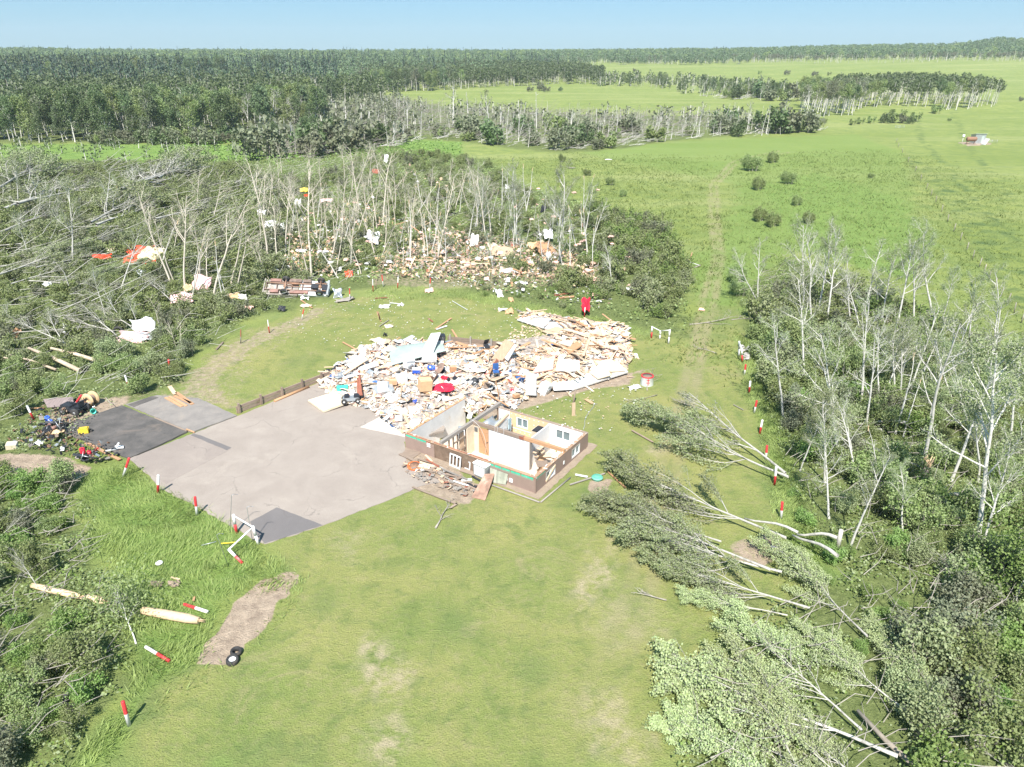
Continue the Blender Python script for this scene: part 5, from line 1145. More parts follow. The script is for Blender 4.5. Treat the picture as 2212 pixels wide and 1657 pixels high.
for n_, (d_, x, y, k, s_, md, gp, ro) in enumerate(SHR):
    b = Vector((x, y, float(terrain(x, y)) - .05))
    if n_ < 262:
        o = put(k, b, b + Vector((rnd.uniform(-.15, .15), rnd.uniform(-.15, .15), 1)) * s_, roll=ro, hproto=2.3, name='shrub', rng_=rnd)
        col = {'shrub': 'grey green', 'dark_shrub': 'dark green', 'bright_shrub': 'bright green'}[k]
        tag(o, f"{'large' if s_ > md * 1.12 else ('low' if s_ < md * .88 else 'middling')} {col} shrub {near(*to_px(b))}", 'shrub', gp)
    else:
        m_ = LSH[6 if k == 'bright_shrub' else rnd.choice([0, 1, 2, 3, 4, 5, 7])]; c_, z_ = s_ / 2.3 * math.cos(ro), s_ / 2.3 * math.sin(ro); M = np.array([[c_, -z_, 0, x], [z_, c_, 0, y], [0, 0, s_ / 2.3, b.z], [0, 0, 0, 1.0]]); out.append((m_, M))
if out: tag(merged('brush', out, [M_barkdark, L_shrub, L_aspen, L_grey, L_lush]), 'grey green brush filling the back of the left woods', 'brush', kind='stuff')
print('shrubs', len(SHR))
# single bushes on the meadow
for (u, v, s, l) in ((1628, 370, 3.4, 'tallest dark bush on the meadow right of the track'), (1668, 352, 2.4, 'bush right of the tallest dark meadow bush'), (1637, 410, 2.2, 'round dark bush below the tallest one on the meadow'), (1706, 398, 2.4, 'ragged bush on the meadow at the right of the round dark one'), (1720, 444, 1.6, 'small lone dark bush in the green patch of the meadow'), (1640, 478, 2.0, 'left half of the low bushes above the grove'), (1668, 490, 2.0, 'right half of the low bushes above the grove'), (1745, 483, 1.7, 'dark bush at the top of the grove beside a standing tree'), (1615, 352, 1.2, 'small brush heap on the meadow beside the track'),
                     (1883, 385, 1.0, 'tiny lone bush far right on the meadow'), (1320, 400, 1.5, 'bush on the slope above the thicket, right one'), (1270, 380, 1.4, 'bush on the slope above the thicket, left one'), (1215, 350, 1.8, 'bush at the upper end of the slope'), (1345, 425, 1.2, 'low bush on the slope near the thicket edge'), (1590, 610, 1.9, 'bush at the foot of the leaning white tree'), (1600, 640, 1.6, 'low bush left of the leaning white tree'), (2052, 262, 1.2, 'lone bush beyond the pump shed')):
    b = G(u, v); o = put('dark_shrub', b, b + Vector((0, 0, s)), hproto=2.3, name='bush', rng_=rnd); tag(o, l, 'bush')

# ---- middle and far woods
FLM_ON = True
FLM = [(20, 305, 'at the far left of the forest foot'), (120, 305, 'in the front row left of the forest'), (230, 305, 'in the front row of the forest'), (340, 305, 'in the front row before the white snags'), (450, 303, 'at the right end of the forest front'), (560, 300, 'where the torn strip meets the forest'), (650, 290, 'at the left end of the torn strip'), (760, 290, 'in the leafy left part of the strip'), (880, 290, 'left of the tall snags in the strip'), (1000, 290, 'among the tall snags of the strip'), (1100, 300, 'in the middle of the flattened strip'), (1200, 315, 'at the low front of the strip'), (1320, 310, 'in the right half of the strip'), (1430, 290, 'near the right end of the strip'), (1560, 280, 'in the dark right end of the strip'), (1660, 285, 'in the ragged tip of the strip'),
       (50, 270, 'deep in the far left forest'), (200, 260, 'deep in the left forest'), (350, 255, 'deep in the forest above the snags'), (500, 250, 'deep in the forest right part'), (660, 250, 'behind the left end of the strip'), (60, 200, 'on the far left crest of the forest'), (250, 200, 'on the crest of the left forest'), (450, 200, 'on the crest left of the lake'), (600, 190, 'left of the lake'), (735, 178, 'behind the lake'), (700, 215, 'in front of the lake'), (820, 195, 'right of the lake'), (900, 190, 'at the left end of the middle grove'), (1050, 185, 'in the middle grove'), (1200, 180, 'at the right end of the middle grove'),
       (1330, 183, 'at the left of the far broken strip'), (1450, 195, 'in the middle of the far broken strip'), (1600, 212, 'in the right of the far broken strip'), (1700, 215, 'where the broken strip meets the grove'), (1770, 248, 'in the left block of the pale grove'), (1850, 240, 'in the left of the pale grove'), (1950, 228, 'in the middle of the pale grove'), (2050, 235, 'in the right of the pale grove'), (2130, 230, 'at the right tip of the pale grove')]
def wood(poly, spacing, kinds, label, cat, group, hmin, hmax, cap, seed, rest_name, hp=12.0, var=.05, name='aspen_tree', wind=0.0, rest_kinds=None, z=0):
    r_ = np.random.RandomState(seed); P = scatter(poly, spacing, r_, var=var); P = P[np.argsort(np.hypot(P[:, 0], P[:, 1]))]; n = 0; items = []
    for x, y in P:
        if not in_view(x, y, 200): continue
        k = kinds[r_.randint(len(kinds))]; h = r_.uniform(hmin, hmax); g0 = Vector((x, y, float(terrain(x, y)) - .1))
        if k == 'mid_fallen':
            a = r_.uniform(-.5, .9); t_ = g0 + Vector((math.cos(a) * h, math.sin(a) * h, r_.uniform(0, 1.5))); hpk = HB
        else:
            t_ = g0 + Vector((h * (wind + r_.normal() * .06), h * r_.normal() * .06, h)); hpk = {'far_shrub': 2.6, 'spruce': 13.0, 'mid_bare': HB, 'mid_snag': HB}.get(k, hp)
        if n < cap:
            ix = r_.randint(20); cw = {'far_shrub': ['green', 'grey', 'dark green', 'greyish'], 'leafy_aspen': ['', '', 'fresh green', 'dull green', '']}.get(k, [''] * 4); cw = cw[ix % len(cw)]
            o = put(k, g0, t_, idx=ix, hproto=hpk, roll=r_.uniform(0, 6), name={'mid_snag': 'broken_tree', 'mid_fallen': 'fallen_tree', 'far_shrub': 'bush', 'spruce': 'spruce_tree', 'mid_bare': 'bare_tree'}.get(k, 'leafy_tree'), rng_=rnd)
            desc = {'mid_snag': 'broken bare tree trunk', 'mid_fallen': 'flattened tree with torn grey branches', 'mid_bare': 'stripped pale standing tree', 'far_shrub': 'shrub', 'spruce': 'dark pointed spruce', 'leafy_aspen': 'dark green leafy tree', 'pale_aspen': 'aspen with a pale trunk'}[k]
            tag(o, f"{'tall' if h > hmin + .66 * (hmax - hmin) else ('short' if h < hmin + .33 * (hmax - hmin) else 'mid height')} {cw + ' ' if cw else ''}{desc.replace('dark green ', '') if cw else desc} {near(*to_px(g0), FLM)}" if FLM_ON else f'{desc} {label}', 'bush' if k == 'far_shrub' else ('fallen tree' if k == 'mid_fallen' else 'tree'), group); n += 1
        else: items.append((k, g0, t_))
    return items
def finish(items, name, low, mats):
    out = []
    for k, b, t in items:
        d = t - b; h = d.length; R = d.normalized().to_track_quat('Z', 'Y').to_matrix().to_4x4(); m, hp = low[k][rnd.randrange(len(low[k]))]
        s = h / hp; out.append((m, np.array(Matrix.Translation(b) @ R @ Matrix.Rotation(rnd.uniform(0, 6), 4, 'Z') @ Matrix.Diagonal((s, s, s, 1)))))
    if out: return merged(name, out, mats)
def lowtree(seed, h, n, leaf, r, f0, cone=False):
    r_ = np.random.RandomState(seed); m = MB(); m.tube([(0, 0, 0), (0, 0, h * .9)], [.13, .05], 3, 0, caps=False)
    if cone:
        z = r_.rand(n) ** 1.2; P = np.stack([np.zeros(n)] * 3, 1); a = r_.uniform(0, 6.28, n); R = r * (1 - z) * r_.uniform(.5, 1, n) + .05; P[:, 0] = np.cos(a) * R; P[:, 1] = np.sin(a) * R; P[:, 2] = h * (.06 + .92 * z)
    else:
        u = r_.normal(size=(n, 3)); u /= np.linalg.norm(u, axis=1)[:, None]; u *= r_.uniform(.45, 1, n)[:, None] ** .5; P = u * np.array([r, r, h * (1 - f0) / 2]) + np.array([0, 0, h * (1 + f0) / 2]); P[:, :2] += .5 * r_.normal(size=(n, 2)) * r * .3
    V, F = leaf_geo(P, leaf, r_); m.add(V, F, 1); return m
LOW = {'leafy_aspen': [(lowtree(s, 10, 150, .95, 2.2, .15), 10) for s in range(5)], 'pale_aspen': [(lowtree(20 + s, 10, 100, .8, 1.6, .5), 10) for s in range(5)], 'spruce': [(lowtree(40 + s, 12, 80, 1.0, 1.9, 0, True), 12) for s in range(4)],
       'mid_bare': [(lowtree(60 + s, 10, 24, .45, 1.2, .5), 10) for s in range(3)], 'mid_snag': [(lowtree(70 + s, 10, 3, .5, .5, .5), 10) for s in range(3)], 'mid_fallen': [(lowtree(80 + s, 3, 30, .45, 1.6, .1), 10) for s in range(4)], 'far_shrub': [(lowtree(90 + s, 2.6, 50, .6, 1.5, -.6), 2.6) for s in range(4)]}
# tornado strip
S1 = [(560, 345), (540, 300), (700, 243), (860, 220), (860, 320), (740, 330), (650, 345)]
S2 = [(860, 322), (860, 222), (950, 234), (1050, 242), (1200, 250), (1400, 254), (1550, 254), (1640, 264), (1640, 288), (1500, 300), (1420, 307), (1350, 318), (1290, 325), (1200, 328), (1100, 318), (1000, 307), (900, 302)]
it = wood(S1, 3.4, ['mid_fallen', 'mid_fallen', 'mid_bare', 'leafy_aspen', 'mid_snag', 'far_shrub'], 'in the torn strip at its left end', 'tree', 'torn trees of the middle strip', 3.0, 8.0, 60, 21, '', wind=.1)
it += wood(S2, 3.6, ['mid_fallen', 'mid_fallen', 'mid_fallen', 'mid_snag', 'mid_snag', 'mid_fallen', 'mid_bare', 'far_shrub'], 'in the flattened strip across the meadow', 'tree', 'torn trees of the middle strip', 2.2, 6.5, 215, 22, '', wind=.05)
it += wood([(1540, 296), (1540, 262), (1640, 264), (1760, 276), (1760, 284), (1680, 292), (1600, 296)], 4.0, ['mid_snag', 'far_shrub', 'mid_fallen', 'mid_bare'], 'at the dark right end of the flattened strip', 'tree', 'torn trees of the middle strip', 2.5, 8, 40, 23, '')
for i, (u, v, h) in enumerate([(1612, 288, 9), (1590, 286, 7), (1690, 285, 10), (1655, 290, 8), (1510, 290, 9), (1565, 280, 8), (880, 282, 10), (1010, 290, 12), (1055, 300, 13), (1120, 302, 10), (1232, 296, 8), (1160, 290, 12), (980, 270, 14), (1330, 298, 9)]):
    b = G(u, v); o = put('mid_snag' if i % 2 else 'mid_bare', b, b + Vector((rnd.uniform(-.8, .8), 0, h)), name='broken_tree', rng_=rnd); later(('taller torn tree rising', 'over the flattened strip', 'tree', 'torn trees of the middle strip'), u, o)
# left forest, front row dark and leafy
shr_it = wood([(-90, 313), (-90, 303), (450, 303), (700, 286), (700, 296), (560, 306), (450, 313)], 2.6, ['far_shrub'], 'x', 'bush', 'bushes at the foot of the left forest', 1.8, 4.2, 110, 31, '')
F1 = [(-90, 309), (0, 309), (450, 309), (560, 298), (700, 290), (700, 243), (540, 238), (0, 238), (-90, 238)]
it2 = wood(F1, 4.6, ['leafy_aspen', 'leafy_aspen', 'leafy_aspen', 'pale_aspen', 'mid_bare'], 'in the front of the left forest', 'tree', 'leafy trees of the left forest', 8.5, 13.5, 170, 24, '')
it2 += wood([(-90, 312), (520, 312), (640, 320), (520, 356), (-90, 366)], 4.6, ['far_shrub'], 'x', 'bush', 'x', 1.2, 3.2, 0, 34, '', var=.35)
it3 = wood([(-90, 238), (540, 238), (700, 243), (860, 218), (800, 200), (640, 200), (560, 178), (-90, 175)], 7.0, ['leafy_aspen', 'leafy_aspen', 'pale_aspen', 'leafy_aspen', 'mid_bare'], 'deeper in the left forest', 'tree', 'leafy trees of the left forest', 9, 14, 8, 25, '')
it3 += wood([(-90, 186), (560, 186), (640, 196), (640, 176), (300, 160), (-90, 160)], 11, ['spruce', 'spruce', 'spruce', 'leafy_aspen'], 'standing above the left forest', 'tree', 'spruces of the left forest', 11, 19, 110, 26, '')
it3 += wood([(560, 178), (640, 176), (690, 178), (790, 178), (815, 198), (870, 196), (1010, 182), (1000, 160), (560, 150)], 9.5, ['spruce', 'pale_aspen', 'spruce'], 'around the small lake', 'tree', 'trees around the lake', 9, 14, 50, 27, '')
for u, v, h, l in ((735, 207, 11, 'lone spruce in front of the lake'), (782, 205, 13, 'spruce right of the lake'), (560, 205, 16, 'tall dark spruce left of the lake'), (640, 212, 12, 'ragged spruce standing left of the lake shore'), (176, 190, 17, 'tall spruce pair above the left forest'), (100, 192, 15, 'lone spruce on the far left of the forest')):
    b = G(u, v); o = put('spruce', b, b + Vector((0, 0, h)), hproto=13.0, name='spruce_tree', rng_=rnd); tag(o, l, 'tree')
C1 = [(800, 201), (821, 201), (920, 197), (1009, 192), (1125, 186), (1200, 182), (1290, 184), (1310, 176), (1240, 158), (1000, 152), (850, 160), (790, 180)]
it3 += wood(C1, 6.0, ['pale_aspen', 'pale_aspen', 'leafy_aspen'], 'in the aspen grove behind the middle meadow', 'tree', 'aspens of the middle grove', 10, 13, 28, 28, '')
R2 = [(1290, 186), (1390, 188), (1470, 200), (1550, 215), (1650, 219), (1760, 220), (1750, 198), (1560, 180), (1400, 172), (1300, 172)]
it3 += wood(R2, 6.0, ['mid_fallen', 'mid_snag', 'mid_bare', 'far_shrub', 'mid_fallen', 'leafy_aspen'], 'in the broken strip on the far meadow', 'tree', 'torn trees on the far meadow', 4, 9, 90, 29, '', wind=.08)
R1 = [(1730, 253), (1795, 253), (1845, 249), (1855, 236), (1900, 231), (2010, 232), (2050, 240), (2110, 236), (2168, 227), (2100, 208), (1950, 200), (1800, 205), (1725, 230)]
it3 += wood(R1, 4.6, ['pale_aspen', 'pale_aspen', 'pale_aspen', 'mid_bare'], 'in the pale trunked grove at the right', 'tree', 'aspens of the right far grove', 10, 12.5, 95, 30, '', wind=.08)
for i, (u, v, s) in enumerate(((1857, 268, 2.2), (1880, 266, 2.4), (1910, 266, 3.2), (1932, 265, 4.6), (1948, 266, 3.0), (1975, 262, 3.2), (2020, 245, 3.6), (1965, 268, 2.4), (1840, 270, 2.0), (1735, 262, 1.8), (2204, 219, 2.0), (1730, 282, 2.2), (1760, 279, 2.0), (1775, 270, 2.2), (1145, 198, 3.0), (1180, 199, 3.2), (1168, 196, 5.0), (1210, 197, 2.4), (1420, 178, 2.0), (1300, 148, 3), (1370, 155, 3), (1640, 160, 3), (1700, 162, 4), (1760, 165, 4), (1790, 163, 3))):
    b = G(u, v); o = put('far_shrub', b, b + Vector((0, 0, s)), hproto=2.6, name='bush', rng_=rnd); later(('grey green bush', 'on the far meadow near the groves', 'bush', 'bushes on the far meadow'), u, o)
M2 = [M_bark, L_dark]; 
finish([i for i in it2 + it3 if i[0] in ('leafy_aspen', 'far_shrub', 'spruce', 'pale_aspen')], 'far_wood', LOW, [M_bark, L_dark]) and tag(bpy.data.objects['far_wood'], 'dense dark trees filling the depth of the left forest and groves', 'wood', kind='stuff')
finish([i for i in it2 + it3 + it if i[0] not in ('leafy_aspen', 'far_shrub', 'spruce', 'pale_aspen')] + [i for i in it if i[0] in ('leafy_aspen', 'far_shrub')], 'torn_wood', LOW, [M_bark, L_grey]) and tag(bpy.data.objects['torn_wood'], 'tangle of torn and pale trees filling the strips and groves', 'wood', kind='stuff')
# horizon forest, one mass
def far_forest(name, cells, mats, label, seed, kinds):
    r_ = np.random.RandomState(seed); out = []
    for a0, a1, d0, d1, n, hm in cells:
        a = r_.uniform(a0, a1, n); d = np.sqrt(r_.uniform(d0 ** 2, d1 ** 2, n)); Y = d / np.sqrt(1 + a * a); X = a * Y; Zt = terrain(X, Y)
        for x, y, z in zip(X, Y, Zt):
            k = kinds[r_.randint(len(kinds))]; m, hp = LOW[k][r_.randint(len(LOW[k]))]; h = hm * r_.uniform(.75, 1.25); s = h / hp; w_ = s * (1 + .35 * (math.hypot(x, y) > 900) * (k != 'spruce')) * (.75 if k == 'spruce' else 1); an = r_.uniform(0, 6.3); c, s_ = math.cos(an), math.sin(an)
            M = np.eye(4); M[:3, :3] = np.array([[c * w_, -s_ * w_, 0], [s_ * w_, c * w_, 0], [0, 0, s]]); M[:3, 3] = (x, y, z - .3); out.append((m, M))
    o = merged(name, out, mats); tag(o, label, 'forest', kind='stuff'); return o
far_forest('horizon_forest', [(-.78, -.20, 500, 900, 2300, 11), (-.78, .02, 900, 1600, 3400, 10), (-.22, -.02, 640, 900, 700, 11), (.0, .30, 980, 1650, 1700, 10), (.28, .78, 1080, 1700, 2900, 10)], [M_bark, L_far], 'unbroken green forest along the whole horizon', 50, ['leafy_aspen', 'leafy_aspen', 'pale_aspen', 'leafy_aspen'])
far_forest('pale_forest', [(-.78, .02, 620, 1600, 900, 10), (.0, .78, 1060, 1700, 900, 10)], [M_bark, L_shrub], 'lighter green trees mottling the horizon forest', 53, ['leafy_aspen', 'pale_aspen'])
far_forest('spruce_forest', [(-.78, -.22, 430, 900, 1000, 16), (-.24, .06, 650, 1000, 200, 15), (-.7, .3, 1000, 1600, 150, 13)], [M_barkdark, L_spruce], 'dark spruces rising through the forest below the horizon', 51, ['spruce'])
far_forest('bare_forest_edge', [(.02, .78, 1000, 1080, 420, 9), (-.2, .02, 640, 680, 200, 10)], [M_bark, L_grey], 'thin pale trunked trees along the far edge of the meadow', 52, ['pale_aspen', 'mid_bare', 'mid_bare'])
def leafcover(name, polys, dens, leaf, hmax, m, label, seed, cat='undergrowth'):
    r_ = np.random.RandomState(seed); Ps = []
    for pts in polys:
        P = poly_world(pts); lo, hi = P.min(0), P.max(0); lo[0] = max(lo[0], -90); hi[0] = min(hi[0], 90); n = int((hi[0] - lo[0]) * (hi[1] - lo[1]) * dens); X = r_.uniform(lo[0], hi[0], n); Y = r_.uniform(lo[1], hi[1], n)
        cl = vnoise(X, Y, 1.3, 21) * .6 + vnoise(X, Y, .5, 22) * .4; mk = inside(P, X, Y) & (r_.rand(n) < sstep(.25, .75, cl)); X, Y, cl = X[mk], Y[mk], cl[mk]
        dep = Y * math.cos(PITCH) + CAMH * math.sin(PITCH); mk = np.abs(X / dep * FPX) < 1300; X, Y, cl = X[mk], Y[mk], cl[mk]
        Ps.append(np.stack([X, Y, terrain(X, Y) + r_.uniform(.05, 1, len(X)) * hmax * cl * 1.5], 1))
    P = np.vstack(Ps); V, F = leaf_geo(P, leaf, r_, up=1.3); q = MB(); q.add(V, F, 0); o = q.build(name, m); tag(o, label, cat, kind='stuff'); return len(P)
n1 = leafcover('undergrowth', [Z_woodBL, Z_woodR, [(-60, 1005), (-60, 560), (500, 560), (660, 640), (520, 700), (430, 770), (390, 830), (262, 862), (140, 960)]], 34, .15, .55, L_aspen, 'low leafy undergrowth covering the floor of the woods', 61)
n2 = leafcover('undergrowth', [[(-90, 560), (-90, 370), (500, 360), (760, 320), (1060, 345), (1130, 400), (1260, 440), (1420, 490), (1490, 580), (1480, 720), (1380, 705), (1130, 645), (980, 610), (800, 610), (660, 650), (500, 560)]], 8, .28, .8, L_shrub, 'low brush between the shrubs of the back woods', 62)
n3 = leafcover('green_brush', [[(-90, 370), (-90, 311), (450, 311), (700, 300), (1000, 312), (990, 345), (760, 335), (640, 350), (500, 365)]], 2.2, .55, 1.4, L_lush, 'bright green brush on the wet meadow before the left forest', 63)
leafcover('green_undergrowth', [Z_woodBL, Z_woodR], 42, .13, .7, L_lush, 'bright green weeds under the fallen trees', 64)
print('leaves', n1, n2, n3)
# dry twigs tangled over the wood floor
def twiglitter(name, polys, n, seed, m, label, Lm=2.2, rad=.022):
    r_ = np.random.RandomState(seed); q = MB()
    for pts in polys:
        P = poly_world(pts); lo, hi = P.min(0), P.max(0); k = 0
        while k < n:
            x, y = r_.uniform(lo[0], hi[0]), r_.uniform(lo[1], hi[1])
            if not inside(P, np.array([x]), np.array([y]))[0]: continue
            k += 1
            if not in_view(x, y, 40): continue
            a = r_.normal(.5, .7); e = abs(r_.normal(0, .28)); L = r_.uniform(.5, 1) * Lm; z = r_.uniform(.2, 1.3 if Lm < 5 else 2.6) + float(terrain(x, y)); d = np.array([math.cos(a) * math.cos(e), math.sin(a) * math.cos(e), math.sin(e)]); b = np.array([x, y, z]); s = r_.normal(size=3) * .12
            q.tube([b, b + d * L * .5 + s, b + d * L], [rad, rad * .75, rad * .35], 3, 0, caps=False)
    tag(q.build(name, m), label, 'twigs', kind='stuff')
twiglitter('twigs', [[(-60, 990), (-60, 380), (500, 372), (760, 340), (1130, 420), (1250, 520), (980, 600), (660, 640), (520, 700), (390, 830), (140, 900)]], 2300, 71, M_barkf, 'pale bare twigs tangled over the left wood', 3.0)
twiglitter('fallen_stems', [[(-60, 760), (-60, 380), (300, 372), (560, 420), (520, 560), (300, 700)]], 220, 74, M_barkf, 'long pale stems of flattened trees in the left wood', 8.0, .045)
twiglitter('fallen_stems', [S2, S1], 1300, 75, M_barkdark, 'long grey stems lying crisscross in the flattened strip', 8.0, .07)
twiglitter('twigs', [Z_woodR], 1300, 72, M_barkdark, 'grey bare twigs tangled under the right grove', 2.2)
twiglitter('twigs', [[(-60, 1040), (140, 1050), (190, 1200), (260, 1400), (190, 1540), (60, 1657), (-60, 1657)]], 170, 73, M_barkdark, 'grey bare twigs in the bottom left thicket', 1.6)
# grass: long blades near, stuff
def grass(name, polys, dens, h, label, seed, lean=1.15, wd=.03, m=None, soft=.5):
    r_ = np.random.RandomState(seed); Xs, Ys = [], []
    for pts in polys:
        P = poly_world(pts); lo, hi = P.min(0) - soft, P.max(0) + soft; n = int((hi[0] - lo[0]) * (hi[1] - lo[1]) * dens); X = r_.uniform(lo[0], hi[0], n); Y = r_.uniform(lo[1], hi[1], n)
        cl = vnoise(X, Y, .7, 31); mk = r_.rand(n) < (.35 + .65 * cl) * (sstep(-soft, soft, sdist(P, X, Y) + (vnoise(X, Y, 3.0, 35) - .5) * soft * 1.5)); Xs.append(X[mk]); Ys.append(Y[mk])
    X, Y = np.concatenate(Xs), np.concatenate(Ys); n = len(X); a = vnoise(X, Y, 2.0, 33) * 9 + r_.normal(size=n) * .9; H = h * r_.uniform(.5, 1.3, n) * (.6 + .8 * vnoise(X, Y, 1.1, 34)); ln = lean * H * r_.uniform(.4, 1.4, n)
    b = r_.uniform(0, 6.28, n); w2 = wd * r_.uniform(.6, 1.4, n); z = terrain(X, Y)
    V = np.stack([np.stack([X - np.cos(b) * w2, Y - np.sin(b) * w2, z - .02], 1), np.stack([X + np.cos(b) * w2, Y + np.sin(b) * w2, z - .02], 1), np.stack([X + np.cos(a) * ln, Y + np.sin(a) * ln, z + H], 1)], 1).reshape(-1, 3)
    q = MB(); q.add(V, np.arange(3 * n).reshape(n, 3)); o = q.build(name, m or L_grass); tag(o, label, 'grass', kind='stuff'); return n
g1 = grass('long_grass', [Z_lush[1][0], Z_lush[2][0]], 260, .25, 'long bright grass along the edges of the lawn', 81, wd=.022)
L_mead = leafmat('meadow_blades', (.130, .190, .058), (.225, .275, .085), (.22, .28, .09), .35)
g2 = grass('meadow_grass', [[(1500, 760), (1510, 560), (1540, 440), (1620, 340), (1900, 330), (2300, 420), (2300, 800), (1960, 700), (1740, 560), (1640, 640), (1620, 730), (1545, 760)]], 9, .33, 'rough grass of the meadow between the track and the fence', 82, wd=.06, m=L_mead, soft=9)
g4 = grass('meadow_grass', [[(1490, 720), (1490, 590), (1420, 490), (1260, 430), (1130, 390), (1060, 345), (1250, 335), (1500, 340), (1535, 450), (1530, 600)]], 8, .30, 'rough grass of the slope between the thicket and the track', 84, wd=.07, m=L_mead, soft=7)
g3 = grass('lawn_edge_grass', [[(300, 1560), (330, 1500), (400, 1450), (500, 1440), (440, 1465), (330, 1560)], [(560, 1230), (640, 1235), (660, 1270), (560, 1400), (535, 1400), (620, 1300), (630, 1245)], [(800, 625), (960, 620), (1130, 650), (1300, 690), (1400, 715), (1400, 735), (1130, 672), (980, 645), (800, 650)]], 60, .2, 'tufty grass where the lawn meets the brush', 83)
print('grass', g1, g2, g3)

# ---- wire fence on the meadow
FP = [(1949, 330), (1962, 350), (1977, 371), (1989, 390), (2001, 409), (2011, 423), (2021, 438), (2034, 458), (2047, 479), (2060, 500), (2074, 520), (2088, 542), (2101, 560), (2115, 577), (2125, 591), (2135, 606), (2148, 622), (2162, 640), (2175, 656), (2190, 677), (2206, 698), (1940, 318), (1936, 308)]
W = sorted([G(*p) for p in FP], key=lambda p: -p.y)
fn = empty('wire_fence', W[-1]); tag(fn, 'old wire fence of grey wooden posts crossing the meadow at the right', 'fence')
for i, p in enumerate(W):
    q = MB(); l = p - fn.location; q.tube([l, l + Vector((rnd.uniform(-.1, .1), rnd.uniform(-.05, .05), 1.15))], [.06, .05], 7); q.build('post', M_barkdark, fn)
for z in (.5, .85, 1.15): q = MB(); q.tube([p - fn.location + Vector((0, 0, z)) for p in W], .006, 3); q.build('wire', M_rust, fn)

# ---- pump shed far right
ps = empty('shed', G(2111, 309)); tag(ps, 'small pale grey metal shed far away on the right meadow', 'shed')
q = MB(); q.add([[-1.6, -1.2, 0], [1.4, -1.2, 0], [1.4, 1.2, 0], [-1.6, 1.2, 0], [-1.6, -1.2, 2.6], [1.4, -1.2, 2.6], [1.4, 1.2, 2.2], [-1.6, 1.2, 2.2]], [[0, 1, 5, 4], [1, 2, 6, 5], [2, 3, 7, 6], [3, 0, 4, 7]]); q.build('wall', M_metal, ps)
q = MB(); q.add([[-1.8, -1.4, 2.65], [1.6, -1.4, 2.65], [1.6, 1.4, 2.2], [-1.8, 1.4, 2.2], [-1.8, -1.4, 2.73], [1.6, -1.4, 2.73], [1.6, 1.4, 2.28], [-1.8, 1.4, 2.28]], [[0, 3, 2, 1], [4, 5, 6, 7], [0, 1, 5, 4], [1, 2, 6, 5], [2, 3, 7, 6], [3, 0, 4, 7]]); q.build('roof', M_greenmetal, ps)
q = MB(); q.bb(.2, .95, -1.24, -1.205, .1, 2.0); q.build('door', M_greenmetal, ps)
o = empty('tank', G(2096, 312)); tag(o, 'rusty horizontal tank on a frame in front of the far shed', 'tank')
q = MB(); q.lathe([(0, -1.4), (.45, -1.4), (.6, -1.25), (.6, 1.25), (.45, 1.4), (0, 1.4)], 14, Matrix.Translation((0, 0, 1.5)) @ Matrix.Rotation(math.pi / 2, 4, 'Y')); q.build('barrel', M_rust, o)
for x in (-1.1, 1.1): q = MB(); q.tube([(x, -.4, 0), (x, 0, 1.0)], .06, 5); q.tube([(x, .4, 0), (x, 0, 1.0)], .06, 5); q.build('leg', M_rust, o)
q = MB(); q.lathe([(0, 2.6), (.3, 2.6), (.35, 2.0), (.3, 1.9), (0, 1.9)], 10, Matrix.Translation((-2.2, 0, 0))); q.tube([(-2.2, 0, 0), (-2.2, 0, 1.95)], .06, 5); o2 = q.build('white_drum', M_paint, None, G(2094, 311)); tag(o2, 'white drum on a pole at the left of the far tank', 'drum')
q = MB(); q.box((0, 0, .9), (.15, 1.8, 1.9), eul(0, .5, 0)); o2 = q.build('leaning_board', M_paint, None, G(2127, 313)); tag(o2, 'white board leaning at the right of the far shed', 'board')
q = MB()
for a, b_ in (((-1.5, 0, .9), (1.5, 0, .9)), ((-1.5, 0, .45), (1.5, 0, .45)), ((-1.5, 0, 0), (-1.5, 0, 1.1)), ((1.5, 0, 0), (1.5, 0, 1.1)), ((0, 0, 0), (0, 0, 1.1))): q.tube([a, b_], .04, 4)
o2 = q.build('pipe_rail', M_metal, None, G(1943, 278)); tag(o2, 'grey pipe gate panel standing on the far meadow', 'pipe gate')
o3 = o2.copy(); COL.objects.link(o3); o3.location = G(2142, 310); tag(o3, 'grey pipe rail right of the far shed', 'pipe gate')

# thin summer haze
q = MB(); q.bb(-3200, 3200, -60, 3200, -45, 110); hz = q.build('haze', bpy.data.materials.new('haze'))
m = hz.data.materials[0]; nt = nodes(m); nt.nodes.remove(nt.nodes['Principled BSDF']); pv = new(nt, 'ShaderNodeVolumePrincipled'); pv.inputs['Color'].default_value = (.80, .90, 1.0, 1); pv.inputs['Density'].default_value = .00013
nt.links.new(pv.outputs[0], nt.nodes['Material Output'].inputs['Volume']); tag(hz, kind='stuff')
# ------------------------------------------------------------------ wreckage
def c1(x, y): return (621 + x * .1956, 648 + y * .1956)      # left half of the pile
def c2(x, y): return (999 + x * .1956, 648 + y * .1956)      # right half
def c3(x, y): return (810 + x * .2320, 837 + y * .2320)      # house close-up
def c4(x, y): return (x * .2441, 756 + y * .2441)            # left slabs
rd = random.Random(11); rn = np.random.RandomState(11)
PILE_L = [(690, 835), (700, 812), (738, 790), (775, 755), (850, 742), (900, 738), (960, 745), (1010, 758), (1060, 760), (1085, 742), (1120, 750), (1140, 790), (1150, 850), (1110, 885), (1060, 882), (1000, 905), (975, 935), (880, 940), (850, 925), (800, 885), (770, 880), (720, 860)]
PILE_R = [(1118, 688), (1150, 676), (1200, 690), (1260, 702), (1350, 705), (1362, 765), (1350, 805), (1290, 822), (1200, 845), (1140, 832), (1130, 780), (1200, 740), (1180, 715)]
PL, PRr = poly_world(PILE_L), poly_world(PILE_R)
